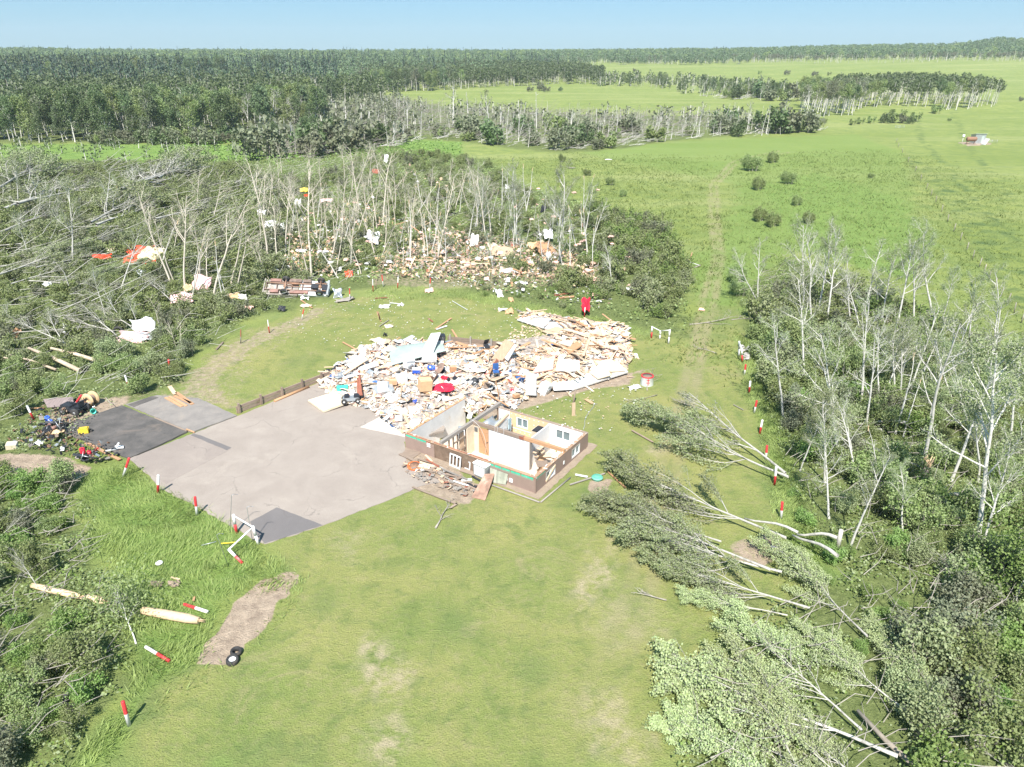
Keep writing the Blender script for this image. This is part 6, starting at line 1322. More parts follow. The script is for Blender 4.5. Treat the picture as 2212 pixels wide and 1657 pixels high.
PALL = [(690, 835), (738, 790), (775, 755), (850, 742), (960, 745), (1085, 742), (1120, 735), (1210, 722), (1120, 690), (1150, 676), (1260, 700), (1352, 706), (1364, 765), (1350, 808), (1200, 845), (1150, 850), (1110, 885), (1060, 882), (1000, 905), (975, 935), (880, 940), (850, 925), (800, 885), (720, 862)]
PA = poly_world(PALL)
def mound(x, y):
    X, Y = np.atleast_1d(x), np.atleast_1d(y); d = np.maximum(sdist(PL, X, Y), sdist(PRr, X, Y) * .8)
    d2 = sdist(PA, X, Y); h = np.clip(d, 0, 2.6) * .26 + np.clip(d2, 0, 3) * .07; h = h * (.6 + .8 * vnoise(X, Y, 1.6, 41)); h = np.maximum(h, 0)
    return h if np.ndim(x) else float(h[0])
# base of broken boards under everything
lo, hi = PA.min(0) - .3, PA.max(0) + .3; nx, ny = 130, 110
X, Y = np.meshgrid(np.linspace(lo[0], hi[0], nx), np.linspace(lo[1], hi[1], ny)); Zm = mound(X.ravel(), Y.ravel()).reshape(X.shape); ins = sdist(PA, X.ravel(), Y.ravel()).reshape(X.shape) > -.1
Zm = Zm + .16 * rn.rand(*Zm.shape) + .03; i = np.arange(ny - 1)[:, None]; j = np.arange(nx - 1)[None]; F = np.stack([i * nx + j, i * nx + j + 1, (i + 1) * nx + j + 1, (i + 1) * nx + j], -1).reshape(-1, 4)
F = F[ins.ravel()[F].all(1)]; Zm = np.where(ins, Zm, -.1); hx, hy = in_house_local(X, Y); Fc = F[~(((hx > -10) & (hx < 0) & (hy > 0) & (hy < 6.2)).ravel()[F].any(1))]
q = MB(); q.add(np.stack([X, Y, Zm], -1).reshape(-1, 3), Fc); M_rub = mat('shaded_gap_plaster', (.36, .31, .27), .9, .5, 3.5, (.15, .12, .10), bump=.5, objvar=0)  # plaster base coloured dark, so gaps between the boards look shaded
tag(q.build('rubble', M_rub), 'crushed plaster and splinters packed under the wreckage', 'rubble', kind='stuff')

PLM = [(745, 860, 'near the cream wall panel'), (800, 810, 'near the white left panels'), (870, 770, 'at the back left of the wreckage'), (900, 760, 'near the large green roof sheet'), (940, 735, 'by the tall white slab'), (985, 770, 'near the black air unit'), (760, 800, 'near the plank wall'), (790, 850, 'near the dark red door'), (830, 850, 'near the grey worktop frame'), (885, 830, 'near the boxy appliance'), (925, 845, 'near the folding tables'), (955, 870, 'near the bright red cloth'), (915, 875, 'near the large cardboard cabinet'), (860, 880, 'near the rounded white shell'), (870, 920, 'on the concrete slab'), (900, 915, 'near the house corner'), (1000, 860, 'behind the left room of the house'), (1030, 840, 'near the dark net bundle'), (1072, 840, 'near the upright blue chair'), (1125, 845, 'near the tipped blue chair'), (1145, 830, 'near the flat white fridge'), (1110, 870, 'at the lower edge of the wreckage'), (1090, 760, 'near the leaning brown cabinet'), (1040, 790, 'in the middle of the wreckage'),
       (1150, 690, 'near the large white ceiling panel'), (1200, 720, 'below the large white ceiling panel'), (1260, 710, 'near the heavy beam'), (1330, 720, 'at the upper right of the heap'), (1350, 760, 'at the right tip of the heap'), (1240, 760, 'near the orange door'), (1190, 755, 'near the pale cupboard top'), (1290, 770, 'right of the orange door'), (1160, 790, 'near the pink backed panel'), (1220, 790, 'near the bent plaster sheet'), (1320, 800, 'on the long white floor panel'), (1220, 830, 'near the curved white tub'), (1270, 820, 'on the lower right edge'), (900, 560, 'behind the white posts'), (1000, 570, 'in the wood foot'), (1120, 580, 'near the brown cupboard shell')]
def rand_in(P, n, r_=rn):
    lo, hi = P.min(0), P.max(0); out = []
    while len(out) < n:
        x, y = r_.uniform(lo[0], hi[0], 400), r_.uniform(lo[1], hi[1], 400); m = inside(P, x, y)
        for a, b in zip(x[m], y[m]):
            lx, ly = in_house_local(a, b)
            if -10.2 < lx < .1 and -.2 < ly < 6.0: continue
            out.append((a, b))
    return out[:n]
def shards(name, P, n, mats, wts, smin, smax, label, hfun, cat='scraps', thin=.02, long=.5, flat=.5):
    q = MB(); pts = rand_in(P, n)
    mi = rn.choice(len(mats), n, p=np.array(wts) / sum(wts))
    for (x, y), k in zip(pts, mi):
        s = rn.uniform(smin, smax); asp = rn.uniform(.12, .35) if rn.rand() < long else rn.uniform(.4, 1); R = eul(rn.normal() * flat, rn.normal() * flat, rn.uniform(0, 6.3))
        q.box((x, y, hfun(x, y) + rn.uniform(.03, .22)), (s, s * asp, thin + rn.rand() * .02), R, int(k))
    o = q.build(name, mats); tag(o, label, cat, kind='stuff'); return o
WOODS = [M_lumber, M_osb, M_cream, M_white, M_pink, M_orangewood, M_oldwood, M_metal, M_card, M_dark, M_red, M_blue]  # dark pieces in the mix also paint shadow into the pile
shards('wreckage_scraps', PL, 6500, WOODS, [6, 3.5, 4, 13, 3, 1.6, 2.2, 5, 2.2, 2.0, .10, .15], .05, .55, 'countless small bits of board and plaster over the left part of the wreckage', mound)
shards('wreckage_scraps', PRr, 3600, WOODS, [10, 5, 5, 6, 2.5, 2.2, 2.2, .8, 1.2, .9, .04, .04], .06, .9, 'countless small splinters of wood over the right part of the wreckage', mound, long=.75, flat=.35)
zero = lambda x, y: .0
def zone(pts): return poly_world(pts)
shards('lawn_litter', zone([(660, 660), (820, 640), (1130, 660), (1230, 700), (1100, 740), (850, 735), (740, 760), (600, 720)]), 420, [M_white, M_lumber, M_paint, M_pink], [6, 3, 3, 1], .02, .11, 'small white and wooden bits strewn on the back lawn', zero, 'litter', flat=.1)
shards('lawn_litter', zone([(1060, 885), (1150, 850), (1360, 815), (1400, 870), (1300, 960), (1160, 925)]), 190, [M_white, M_lumber, M_card], [5, 3, 1], .03, .14, 'small bits strewn on the grass right of the house', zero, 'litter', flat=.1)
shards('wood_litter', zone([(600, 600), (640, 480), (760, 430), (900, 500), (1100, 520), (1300, 560), (1340, 600), (1200, 625), (950, 620), (780, 600)]), 1150, [M_white, M_lumber, M_pink, M_paint, M_osb, M_card, M_dark], [4, 5, 6, 3, 2, 2, .5], .10, .5, 'pink white and wooden scraps strewn through the wood behind the lawn', lambda x, y: rn.uniform(0, .9), 'litter', flat=.7)
M_dpink = mat('dusty_insulation', (.55, .36, .28), .95, .3, 6.0, (.45, .36, .28), bump=.5)
shards('wreck_belt', zone([(800, 596), (850, 560), (900, 520), (980, 500), (1080, 520), (1180, 530), (1250, 560), (1340, 600), (1300, 625), (1150, 605), (1000, 608), (900, 604)]), 3000, [M_lumber, M_dpink, M_card, M_oldwood, M_white, M_redwood, M_greywood, M_osb], [4, 6, 4, 5, 2, 1, 4, 3], .05, .5, 'near continuous belt of splintered wood and pink insulation at the foot of the wood', lambda x, y: rn.uniform(0, .7), 'wreckage belt', flat=.6)
shards('wreck_belt', zone([(600, 590), (640, 520), (690, 500), (740, 540), (720, 600), (660, 600)]), 700, [M_lumber, M_dpink, M_white, M_card, M_greywood], [3, 7, 3, 3, 3], .06, .45, 'pink and white scraps heaped in the wood above the truck', lambda x, y: rn.uniform(0, .8), 'wreckage belt', flat=.6)
shards('wood_litter', zone([(900, 600), (940, 620), (1100, 640), (1300, 680), (1330, 640), (1200, 600), (1040, 585)]), 260, [M_white, M_lumber, M_pink, M_paint, M_redwood], [5, 4, 3, 3, .7], .06, .35, 'scraps strewn over the rough strip behind the wreckage', lambda x, y: rn.uniform(0, .3), 'litter', flat=.3)
shards('wood_litter', zone([(760, 430), (900, 360), (1100, 420), (1270, 480), (1300, 560), (1000, 540)]), 170, [M_white, M_lumber, M_pink, M_osb], [3, 4, 5, 1], .2, .6, 'thin scatter of pink scraps deeper in the wood behind the lawn', lambda x, y: rn.uniform(.3, 1.5), 'litter', flat=.7)
shards('junk_scraps', zone([(20, 960), (90, 880), (190, 860), (215, 885), (160, 915), (200, 960), (270, 985), (210, 1010), (120, 990)]), 560, [M_dark, M_rust, M_metal, M_oldwood, M_greywood], [8, 4, 1.5, 2, 1.5], .06, .32, 'dark metal and plastic scraps at the left junk heap', lambda x, y: rn.uniform(0, .5), 'litter', flat=.7)
shards('porch_scraps', zone([(865, 1000), (900, 1000), (1010, 1040), (1050, 1060), (1000, 1075), (930, 1050), (880, 1030)]), 170, [M_lumber, M_redwood, M_greywood, M_oldwood, M_paint], [2, .8, 3, 4, .3], .04, .30, 'wood chips and bits in front of the house', zero, 'litter', flat=.12)
shards('sawdust', zone([(1100, 720), (1140, 700), (1330, 700), (1365, 740), (1330, 760), (1180, 735), (1090, 745)]), 700, [M_lumber, M_cream], [3, 2], .05, .25, 'sawdust and chips round the upper right of the wreckage', zero, 'litter', flat=.1)

# planks: individual things
def plank(x, y, z, L, w_, t, rz, tilt, m, label, group, name='plank', roll=0.0):
    q = MB(); q.box((0, 0, 0), (L, w_, t)); o = q.build(name, m, None, (x, y, z), None); o.rotation_euler = (roll, tilt, rz); tag(o, label, 'plank', group); return o
PC = [(M_lumber, 'pale'), (M_orangewood, 'orange brown'), (M_oldwood, 'weathered brown'), (M_cream, 'cream'), (M_redwood, 'dark red'), (M_greywood, 'grey')]
def planks(P, n, wts, where, group, angf, Lr, hf=mound, lift=.15, tl=.12):
    for x, y in rand_in(P, n):
        k = rn.choice(len(PC), p=np.array(wts) / sum(wts)); L = rn.uniform(*Lr); w_ = rn.choice([.09, .14, .19, .24]); x_, y_ = float(x), float(y)
        nl = near(*to_px((x_, y_, .5)), PLM); plank(x_, y_, hf(x_, y_) + lift + rn.uniform(0, .3) * (lift > .1), L, w_, rn.uniform(.035, .05), angf(x_, y_), rn.normal() * tl, PC[k][0], f"{'long' if L > 2.4 else 'short'} {'broad' if w_ > .16 else 'narrow'} {PC[k][1]} plank {nl}", group, roll=rn.normal() * .3 * (lift > .1))
planks(PRr, 92, [9, 1.5, 1, 2, .2, .3], 'in the lumber heap at the right of the wreckage', 'planks of the right lumber heap', lambda x, y: rn.normal(-.75, .35) if rn.rand() < .7 else rn.uniform(0, 3.1), (1.2, 4.4))
planks(PL, 72, [8, 2, 1.5, 3, .5, 1], 'in the left part of the wreckage', 'planks of the left wreckage', lambda x, y: rn.uniform(0, 3.14), (.8, 2.8))
planks(zone([(1000, 760), (1130, 745), (1160, 800), (1130, 850), (1030, 830)]), 30, [6, 2, 3, 2, .2, .3], 'in the middle of the wreckage', 'planks of the middle wreckage', lambda x, y: rn.normal(.9, .5), (1.5, 3.4))
planks(zone([(860, 575), (900, 520), (1000, 560), (1130, 570), (1200, 590), (1100, 600), (900, 600)]), 34, [6, 3, 1, 1, .2, 0], 'among the trunks behind the lawn', 'planks in the wood behind the lawn', lambda x, y: rn.uniform(0, 3.1), (1.0, 3.0), zero, .5, .4)
for (a, b_, m, wd, l) in [(c1(610, 465), c1(800, 570), M_orangewood, .14, 'orange plank sticking out at the upper left of the wreckage'), (c1(990, 130), c1(1030, 235), M_orangewood, .12, 'orange stake lying alone on the back lawn'), (c1(1015, 290), c1(1120, 220), M_greywood, .07, 'thin grey lath on the back lawn'),
                          (c1(1635, 320), c1(1810, 200), M_orangewood, .16, 'rust orange board on the back lawn behind the green roof sheet'), (c1(1645, 325), c1(1760, 285), M_paint, .16, 'white gutter piece beside the rust orange board'), (c1(1815, 325), c1(1905, 470), M_orangewood, .16, 'orange board leaning at the back edge of the wreckage'),
                          (c1(1555, 203), c1(1605, 240), M_redwood, .12, 'small dark red board on the back lawn'), (c1(1130, 30), c1(1290, 48), M_paint, .06, 'bent white trim strip on the back lawn'), (c1(1820, 10), c1(1985, 108), M_paint, .04, 'thin white lath far back on the lawn'),
                          (c2(1228, 1135), c2(1226, 1278), M_lumber, .26, 'short board standing up in the grass behind the house'), (c2(1165, 1020), c2(1200, 1065), M_lumber, .18, 'short board on the grass right of the wreckage'), (c2(1360, 1095), c2(1435, 1140), M_card, .25, 'brown scrap board on the grass behind the house'), (c2(1815, 852), c2(1880, 845), M_lumber, .07, 'thin lath at the right tip of the wreckage'),
                          (c2(370, 1000), c2(405, 1170), M_orangewood, .14, 'upright orange post between the pile and the house corner'), (c2(655, 180), c2(860, 330), M_lumber, .12, 'long lath at the upper edge of the white roof panel'), (c2(1160, 290), c2(1500, 450), M_orangewood, .3, 'long heavy beam crossing the upper right of the wreckage'), (c2(1080, 285), c2(1230, 415), M_oldwood, .2, 'brown board pointing at the heavy beam'), (c2(1155, 280), c2(1250, 210), M_oldwood, .22, 'dark brown board at the top of the right heap'),
                          (c2(935, 410), c2(1420, 530), M_lumber, .24, 'long pale beam across the middle of the right heap'), (c2(1340, 290), c2(1500, 400), M_lumber, .2, 'pale beam right of the heavy beam'), (c2(1330, 770), c2(1400, 560), M_lumber, .18, 'pale board rising across the right heap'), (c2(1060, 620), c2(1330, 790), M_lumber, .2, 'pale beam sloping down in the lower right heap'), (c2(1330, 210), c2(1330, 235), M_lumber, .1, 'stub of board near the red cloth pole'),
                          (c3(230, 618), c3(410, 700), M_oldwood, .2, 'grey brown board at the left of the fallen porch'), (c3(470, 630), c3(530, 690), M_lumber, .12, 'short pale board leaning by the house wall'), (c3(400, 690), c3(620, 760), M_lumber, .2, 'long pale board across the fallen porch'), (c3(540, 715), c3(700, 790), M_paint, .12, 'white trim board on the fallen porch'), (c3(350, 925), c3(765, 1085), M_oldwood, .13, 'long edging timber lying on the lawn in front of the porch'), (c3(765, 1080), c3(700, 1122), M_oldwood, .13, 'short edging timber at the end of the long one'),
                          (c3(480, 800), c3(880, 950), M_oldwood, .12, 'thin timber along the chip bed of the porch'), (c3(730, 870), c3(870, 915), M_paint, .1, 'white lath beside the dark beam at the ramp'), (c3(840, 885), c3(950, 930), M_dark, .12, 'dark beam ending at the ramp'), (c3(905, 825), c3(985, 870), M_dark, .12, 'short dark beam above the ramp'), (c3(350, 800), c3(440, 850), M_greywood, .1, 'grey green plank at the edge of the asphalt'),
                          (c3(1815, 905), c3(2140, 800), M_greywood, .09, 'long grey pole lying beside the green lid'), (c3(1865, 810), c3(1980, 832), M_paint, .14, 'short pale board left of the green lid'), (c6(80, 790), c6(145, 670), M_oldwood, .10, 'brown pole forming the upper arm of the broken pole pair'), (c6(65, 800), c6(210, 932), M_orangewood, .09, 'orange brown pole forming the lower arm of the broken pole pair'), (c6(265, 458), c6(440, 556), M_oldwood, .11, 'brown board on the lawn left of the farthest fallen crown'),
                          (c4(1650, 700), c4(1720, 730), M_orangewood, .10, 'short orange board at the corner of the black slab'), (c4(1370, 600), c4(1650, 715), M_oldwood, .07, 'brown strip between the black and the grey slab'), (c4(760, 820), c4(1060, 970), M_orangewood, .22, 'long orange board at the lower edge of the black slab'), (c4(440, 1210), c4(720, 1120), M_whitepost, .10, 'long white pole at the edge of the bottom left thicket'), (c4(180, 515), c4(390, 515), M_orangewood, .15, 'orange board in front of the brown metal sheet'),
                          (c4(1500, 320), c4(1550, 390), M_lumber, .3, 'short pale board at the top of the orange plank stack'), (c4(1560, 375), c4(1705, 480), M_orangewood, .25, 'wide orange plank lying across the corner of the grey slab'), (c4(1465, 420), c4(1610, 500), M_orangewood, .22, 'lowest orange plank of the slab stack'), (c4(1500, 412), c4(1650, 495), M_orangewood, .2, 'middle orange plank of the slab stack'), (c4(1540, 405), c4(1690, 470), M_orangewood, .22, 'upper orange plank of the slab stack'),
                          (cM(1035, 1228), cM(1140, 1222), M_redwood, .14, 'dark red plank in the grass behind the lawn'), (cM(1060, 1340), cM(1080, 1415), M_orangewood, .1, 'orange stake beside the white cloth on the back lawn'), (cM(425, 1245), cM(515, 1308), M_orangewood, .14, 'orange lath in the mud below the truck'), (cM(1740, 1600), cM(1790, 1545), M_oldwood, .12, 'x'), (cR(660, 1205), cR(820, 1180), M_redwood, .3, 'dark red panel lying behind the white roof panel'), (cR(700, 1225), cR(850, 1210), M_orangewood, .4, 'orange boards beside the dark red panel'),
                          (cL(1740, 1605), cL(1795, 1545), M_oldwood, .16, 'dark brown board on the mud left of the back lawn'), (c6(-320 * 0 + 1105, 245), c6(1190, 290), M_greywood, .04, 'thin stick on the lawn near the post row'), (cR(1775, 920), cR(1800, 850), M_orangewood, .14, 'orange brown stake leaning on the broken grey rail'), (cB(1060, 480), cB(1115, 492), M_lumber, .08, 'short white lath in the long grass'), (cB(1205, 600), cB(1200, 625), M_orangewood, .1, 'small orange board in the long grass')]:
    if l == 'x': continue
    A_, B_ = G(*a, .10), G(*b_, .10); c_ = (A_ + B_) / 2
    inpile = float(mound(c_.x, c_.y)); up = 'upright' in l or 'standing' in l
    if up: A_ = G(*(b_ if b_[1] > a[1] else a)); B_ = ray_at_y(*(a if b_[1] > a[1] else b_), A_.y + .05)
    d = B_ - A_; o = plank(0, 0, 0, d.length, wd, .05, 0, 0, m, l, None); o.location = (A_ + B_) / 2 + Vector((0, 0, inpile + (.25 if inpile > .1 else 0))); o.rotation_mode = 'QUATERNION'; o.rotation_quaternion = d.normalized().to_track_quat('X', 'Z')

# panels, sheets, insulation lumps, boxes inside the pile
def panel(x, y, z, a, b_, rz, t1, t2, m, label, cat, group, name='panel', bend=.06):
    k1, k2 = rn.uniform(1, 4), rn.uniform(0, 6)
    q = MB(); e = rn.uniform(-.15, .15, 4)
    q.sheet(6, 5, lambda u, v: ((u - .5) * a + e[int(v > .5)] * (u > .8) * a * .5, (v - .5) * b_ + e[2 + int(u > .5)] * (v > .7) * b_ * .5, bend * math.sin(u * k1 + v * 2 + k2)), .02)
    for v_ in q.F: pass
    o = q.build(name, m, None, (x, y, z)); o.rotation_euler = (t1, t2, rz); tag(o, label, cat, group); return o
PNL = [(M_white, 'white plaster'), (M_osb, 'strand board'), (M_cream, 'cream board'), (M_metal, 'grey metal'), (M_paint, 'clean white'), (M_tan, 'tan board'), (M_lumber, 'plywood')]
for P, n, wts, wh, gp in ((PL, 130, [7, 2, 2.5, 1.6, 4, .8, 1.2], 'in the left part of the wreckage', 'panels of the left wreckage'), (PRr, 45, [5, 3, 2, .2, 3, .8, 3], 'in the right lumber heap', 'panels of the right lumber heap')):
    for x, y in rand_in(P, n):
        k = rn.choice(len(PNL), p=np.array(wts) / sum(wts)); a, b_ = rn.uniform(.4, 1.6) * (1.3 if rn.rand() < .2 else 1), rn.uniform(.3, .9); panel(x, y, mound(x, y) + rn.uniform(.12, .42), a, b_, rn.uniform(0, 3.1), rn.normal() * .28, rn.normal() * .28, PNL[k][0], f"{'broad' if a > 1.1 else 'small'} {PNL[k][1]} panel {near(*to_px((x, y, .5)), PLM)}", 'panel', gp)
ICO = None
def lump(x, y, z, s, m, label, cat, group, name='insulation'):
    P = rn.normal(size=(14, 3)); q = MB(); a = rn.uniform(0, 6, 6)
    u = np.linspace(0, math.pi, 6); v = np.linspace(0, 2 * math.pi, 9)[:-1]; pts = []
    for uu in u:
        for vv in v:
            r_ = s * (.6 + .5 * rn.rand()); pts.append([r_ * math.sin(uu) * math.cos(vv), r_ * math.sin(uu) * math.sin(vv) * .8, r_ * .45 * math.cos(uu)])
    i = np.arange(5)[:, None]; j = np.arange(8)[None]; k = (j + 1) % 8
    q.add(pts, np.stack([i * 8 + j, (i + 1) * 8 + j, (i + 1) * 8 + k, i * 8 + k], -1).reshape(-1, 4), 0, False)
    o = q.build(name, m, None, (x, y, z)); tag(o, label, cat, group); return o
for x, y in rand_in(PL, 26): lump(x, y, mound(x, y) + .25, rn.uniform(.2, .45), M_pink, f'pinkish tuft of insulation {near(*to_px((x, y, .5)), PLM)}', 'insulation', 'insulation tufts of the left wreckage')
for x, y in rand_in(PRr, 20): lump(x, y, mound(x, y) + .25, rn.uniform(.2, .45), M_pink, f'pinkish tuft of insulation {near(*to_px((x, y, .5)), PLM)}', 'insulation', 'insulation tufts of the right heap')
for (u, v) in [(1290, 702), (1310, 712), (1325, 708), (1300, 722), (1335, 722), (1345, 716), (1268, 708), (1282, 715), (1350, 728), (1318, 728)]: p = G(u, v); lump(p.x, p.y, .15, rn.uniform(.35, .6), mat('buff_insulation', (.78, .60, .46), .95, .2, 5.0, bump=.5), 'buff heap of insulation at the upper right of the wreckage', 'insulation', 'buff insulation heaps')
pk = [cR(*t) for t in ((1010, 405), (525, 395), (255, 620), (880, 860), (905, 850), (835, 890), (860, 880), (1120, 815), (1130, 880), (1150, 920), (1045, 945), (975, 970), (1270, 925), (1235, 1020), (930, 1030), (965, 1035), (910, 1045), (955, 1085), (1000, 1100), (1030, 1110), (985, 1110), (1140, 1080), (665, 965), (740, 985), (380, 930), (440, 930), (470, 665), (1285, 1160), (995, 1235), (1580, 730), (650, 640), (820, 430), (1745, 1020), (1770, 1030), (1880, 1335))]
for u, v in pk:
    p = G(u, v); up = 1.6 if v < 560 and u > 1100 else .5
    lump(p.x, p.y, up if u < 1400 else .12, rn.uniform(.28, .55), M_pink, f'pink tuft of insulation {near(u, v)}', 'insulation', 'pink insulation tufts right of the wood')
for x, y in rand_in(zone([(600, 590), (640, 470), (760, 440), (900, 500), (1100, 540), (1180, 590), (950, 600), (780, 590)]), 75):
    lump(x, y, rn.uniform(.4, 1.3), rn.uniform(.2, .5), [M_pink, M_fabricw, M_pink][rn.randint(3)], f'pale tuft of insulation {near(*to_px((x, y, .5)))}', 'insulation', 'insulation tufts of the wood behind the lawn')

def thing(name, px, label, cat, z=None, rz=0.0, rot=None):
    p = G(*px) if not isinstance(px, Vector) else px; h = mound(p.x, p.y) if z is None else z
    if z is None and h > .05: h += .3
    o = empty(name, (p.x, p.y, p.z + h)); o.rotation_euler = rot or (0, 0, rz); tag(o, label, cat); return o
def bxp(o, name, c, s, m, R=None): q = MB(); q.box(c, s, R); return q.build(name, m, o)
# appliances and furniture (left half)
def washer(px, label, rot, s=(.7, .7, .9), m=M_paint):
    o = thing('appliance', px, label, 'appliance', rot=rot); bxp(o, 'casing', (0, 0, s[2] / 2), s, m)
    bxp(o, 'control_panel', (0, -s[1] / 2 - .012, s[2] - .09), (s[0] * .9, .02, .12), M_metal); q = MB(); q.lathe([(0, 0), (.2, 0), (.24, .02), (.24, .04), (0, .04)], 16, Matrix.Translation((0, -s[1] / 2 - .001, s[2] * .45)) @ Matrix.Rotation(math.pi / 2, 4, 'X')); q.build('round_door', M_metal, o); return o
washer(c1(1345, 910), 'white boxy appliance in the middle of the left wreckage', (.2, .1, .5)); washer(c1(1255, 1000), 'white cabinet appliance in front of the boxy one', (1.3, .1, .3), (.8, .6, .9)); washer(c1(1060, 1070), 'white appliance lying beside the brown door', (1.5, 0, .2), (.75, .6, .9)); washer(c2(890, 1030), 'white dryer at the right lower edge of the left wreckage', (.3, .2, 1.0)); washer(c1(1560, 665), 'white fridge lying below the tall white slab', (1.4, .1, .1), (.9, .7, 1.3))
o = thing('appliance', c1(1680, 630), 'black slotted air unit standing at the back of the wreckage', 'appliance', rot=(.1, .1, .3)); bxp(o, 'casing', (0, 0, .45), (.9, .6, .9), M_dark); [bxp(o, 'grille', (-.3 + k * .15, -.32, .45), (.03, .02, .8), M_metal) for k in range(5)]
o = thing('appliance', c3(1003, 828), 'grey white freezer standing among the window frames by the house wall', 'appliance', .0, HOUSE_ROT - .1); bxp(o, 'casing', (0, 0, .5), (1.0, .6, .85), M_metal); bxp(o, 'lid', (0, -.02, .95), (1.04, .64, .06), M_paint); bxp(o, 'front_panel', (0, -.315, .5), (.85, .02, .65), M_paint)
def cbox(px, label, s, rz, m=M_card, rot=None):
    o = thing('box', px, label, 'box', rot=rot or (.12, .1, rz)); bxp(o, 'body', (0, 0, s[2] / 2), s, m); bxp(o, 'side_face', (s[0] / 2 + .008, 0, s[2] / 2), (.012, s[1] * .97, s[2] * .96), M_white); bxp(o, 'tape', (0, 0, s[2] + .006), (s[0], .05, .01), M_cream); return o
cbox(c1(1525, 1185), 'large cardboard cabinet with a white side near the red cloth', (.9, .7, .85), .4); cbox(c1(1175, 1070), 'small cardboard box in front of the white appliances', (.55, .4, .35), .2); cbox(c1(1280, 1330), 'open pale box on the white slab', (.5, .45, .3), .5, M_white); cbox(c1(1230, 1380), 'white crate near the house corner', (.5, .4, .25), .2, M_white); cbox(c2(590, 1130), 'brown box at the lower edge of the wreckage', (.45, .35, .25), .7, M_orangewood); cbox(c1(1830, 920), 'small brown wooden box right of the folding tables', (.5, .35, .4), .3, M_orangewood)
def ftable(px, label, rot, m=M_osb):
    o = thing('folding_table', px, label, 'table', rot=rot); q = MB(); q.lathe([(0, -.02), (.78, -.02), (.80, 0), (.78, .02), (0, .02)], 28, Matrix.Scale(.8, 4, (0, 1, 0))); q.build('tabletop', mat('brown_tabletop', (.30, .20, .15), .5, .2, 2.0), o)
    for s in (-1, 1): q = MB(); q.tube([(s * .45, -.3, -.03), (s * .45, -.3, -.6), (s * .45, .3, -.6), (s * .45, .3, -.03)], .018, 6); q.build('leg', M_metal, o)
ftable(c1(1530, 990), 'brown round table flipped on its edge, left one of three', (2.3, .3, .5)); ftable(c1(1620, 1010), 'brown round table flipped on its edge, middle one of three', (2.0, -.3, 1.2)); ftable(c1(1670, 905), 'brown round table flipped on its edge, rear one of three', (2.4, .2, 2.0))
def chair(px, label, rot, m=M_blue):
    o = thing('chair', px, label, 'chair', rot=rot); bxp(o, 'seat', (0, 0, .45), (.46, .46, .05), m); bxp(o, 'backrest', (0, .23, .78), (.46, .05, .5), m)
    for x in (-.2, .2):
        for y in (-.2, .2): q = MB(); q.tube([(x, y, .43), (x * 1.1, y * 1.15, 0)], .014, 5); q.build('leg', M_metal, o)
chair(c2(372, 985), 'blue chair sitting upright on the wreckage behind the house', (.1, 0, .15)); chair(c2(672, 995), 'blue chair tipped over beside the round metal reel', (-1.1, .3, .5)); chair(c2(255, 665), 'black chair at the foot of the leaning brown board', (.5, 0, .6), M_dark); chair(c2(250, 1060), 'brown dark chair tipped on the pile above the house', (1.3, .3, .3), M_oldwood)
o = thing('bucket', c1(1710, 985), 'red cylinder lying right of the folding tables', 'canister', rot=(1.5, .2, 1.0)); q = MB(); q.lathe([(0, 0), (.2, 0), (.2, .6), (0, .6)], 18); q.build('shell', M_red, o); q = MB(); q.lathe([(0, .6), (.16, .6), (.16, .68), (0, .68)], 14); q.build('black_end', M_dark, o)
o = thing('box', c1(1430, 950), 'blue plastic box on the left wreckage', 'box', rot=(.1, .1, .2)); bxp(o, 'body', (0, 0, .15), (.6, .35, .3), mat('bright_blue_plastic', (.05, .13, .62), .4, .1)); bxp(o, 'lid', (0, 0, .31), (.64, .39, .04), M_paint)
o = thing('box', c1(1595, 900), 'flat blue and white carton behind the folding tables', 'box', rot=(.4, .1, .2)); bxp(o, 'body', (0, 0, .1), (.6, .35, .2), mat('bright_blue_plastic', (0, 0, 0))); bxp(o, 'white_mark', (-.1, -.02, .206), (.12, .2, .012), M_paint)
o = thing('cooler', c1(615, 1050), 'green plastic storage bin on the cream door panel', 'bin', .28, .2); q = MB(); q.box((0, 0, .2), (.75, .45, .38), None, 0, -.12); q.build('tub', M_teal, o); bxp(o, 'lid', (0, 0, .42), (.86, .56, .06), M_teal); bxp(o, 'handle', (0, -.27, .30), (.2, .03, .05), M_dark)
# mower-like toy vehicle on the panel
o = thing('ride_on_mower', c1(710, 1155), 'grey four wheeled garden mower lying on the cream door panel', 'mower', .22, .15); q = MB(); q.box((0, 0, .32), (1.3, .6, .22), None, 0, .15); q.build('body', M_metal, o); bxp(o, 'engine_cover', (.45, 0, .5), (.45, .45, .2), M_dark); bxp(o, 'seat', (-.3, 0, .52), (.35, .4, .18), M_dark)
for x in (-.5, .5):
    for y in (-.36, .36): q = MB(); q.lathe([(.08, -.08), (.2, -.08), (.22, 0), (.2, .08), (.08, .08)], 16, Matrix.Translation((x, y, .2)) @ Matrix.Rotation(math.pi / 2, 4, 'X')); wq = q.build('wheel', M_rubber, o); q = MB(); q.lathe([(0, -.085), (.09, -.07), (.09, .07), (0, .085)], 12, Matrix.Translation((x, y, .2)) @ Matrix.Rotation(math.pi / 2, 4, 'X')); q.build('rim', M_paint, wq)
q = MB(); q.tube([(-.5, .3, .3), (-.9, .25, .7), (-.9, -.25, .7), (-.5, -.3, .3)], .02, 5); q.build('handle_bar', M_metal, o)
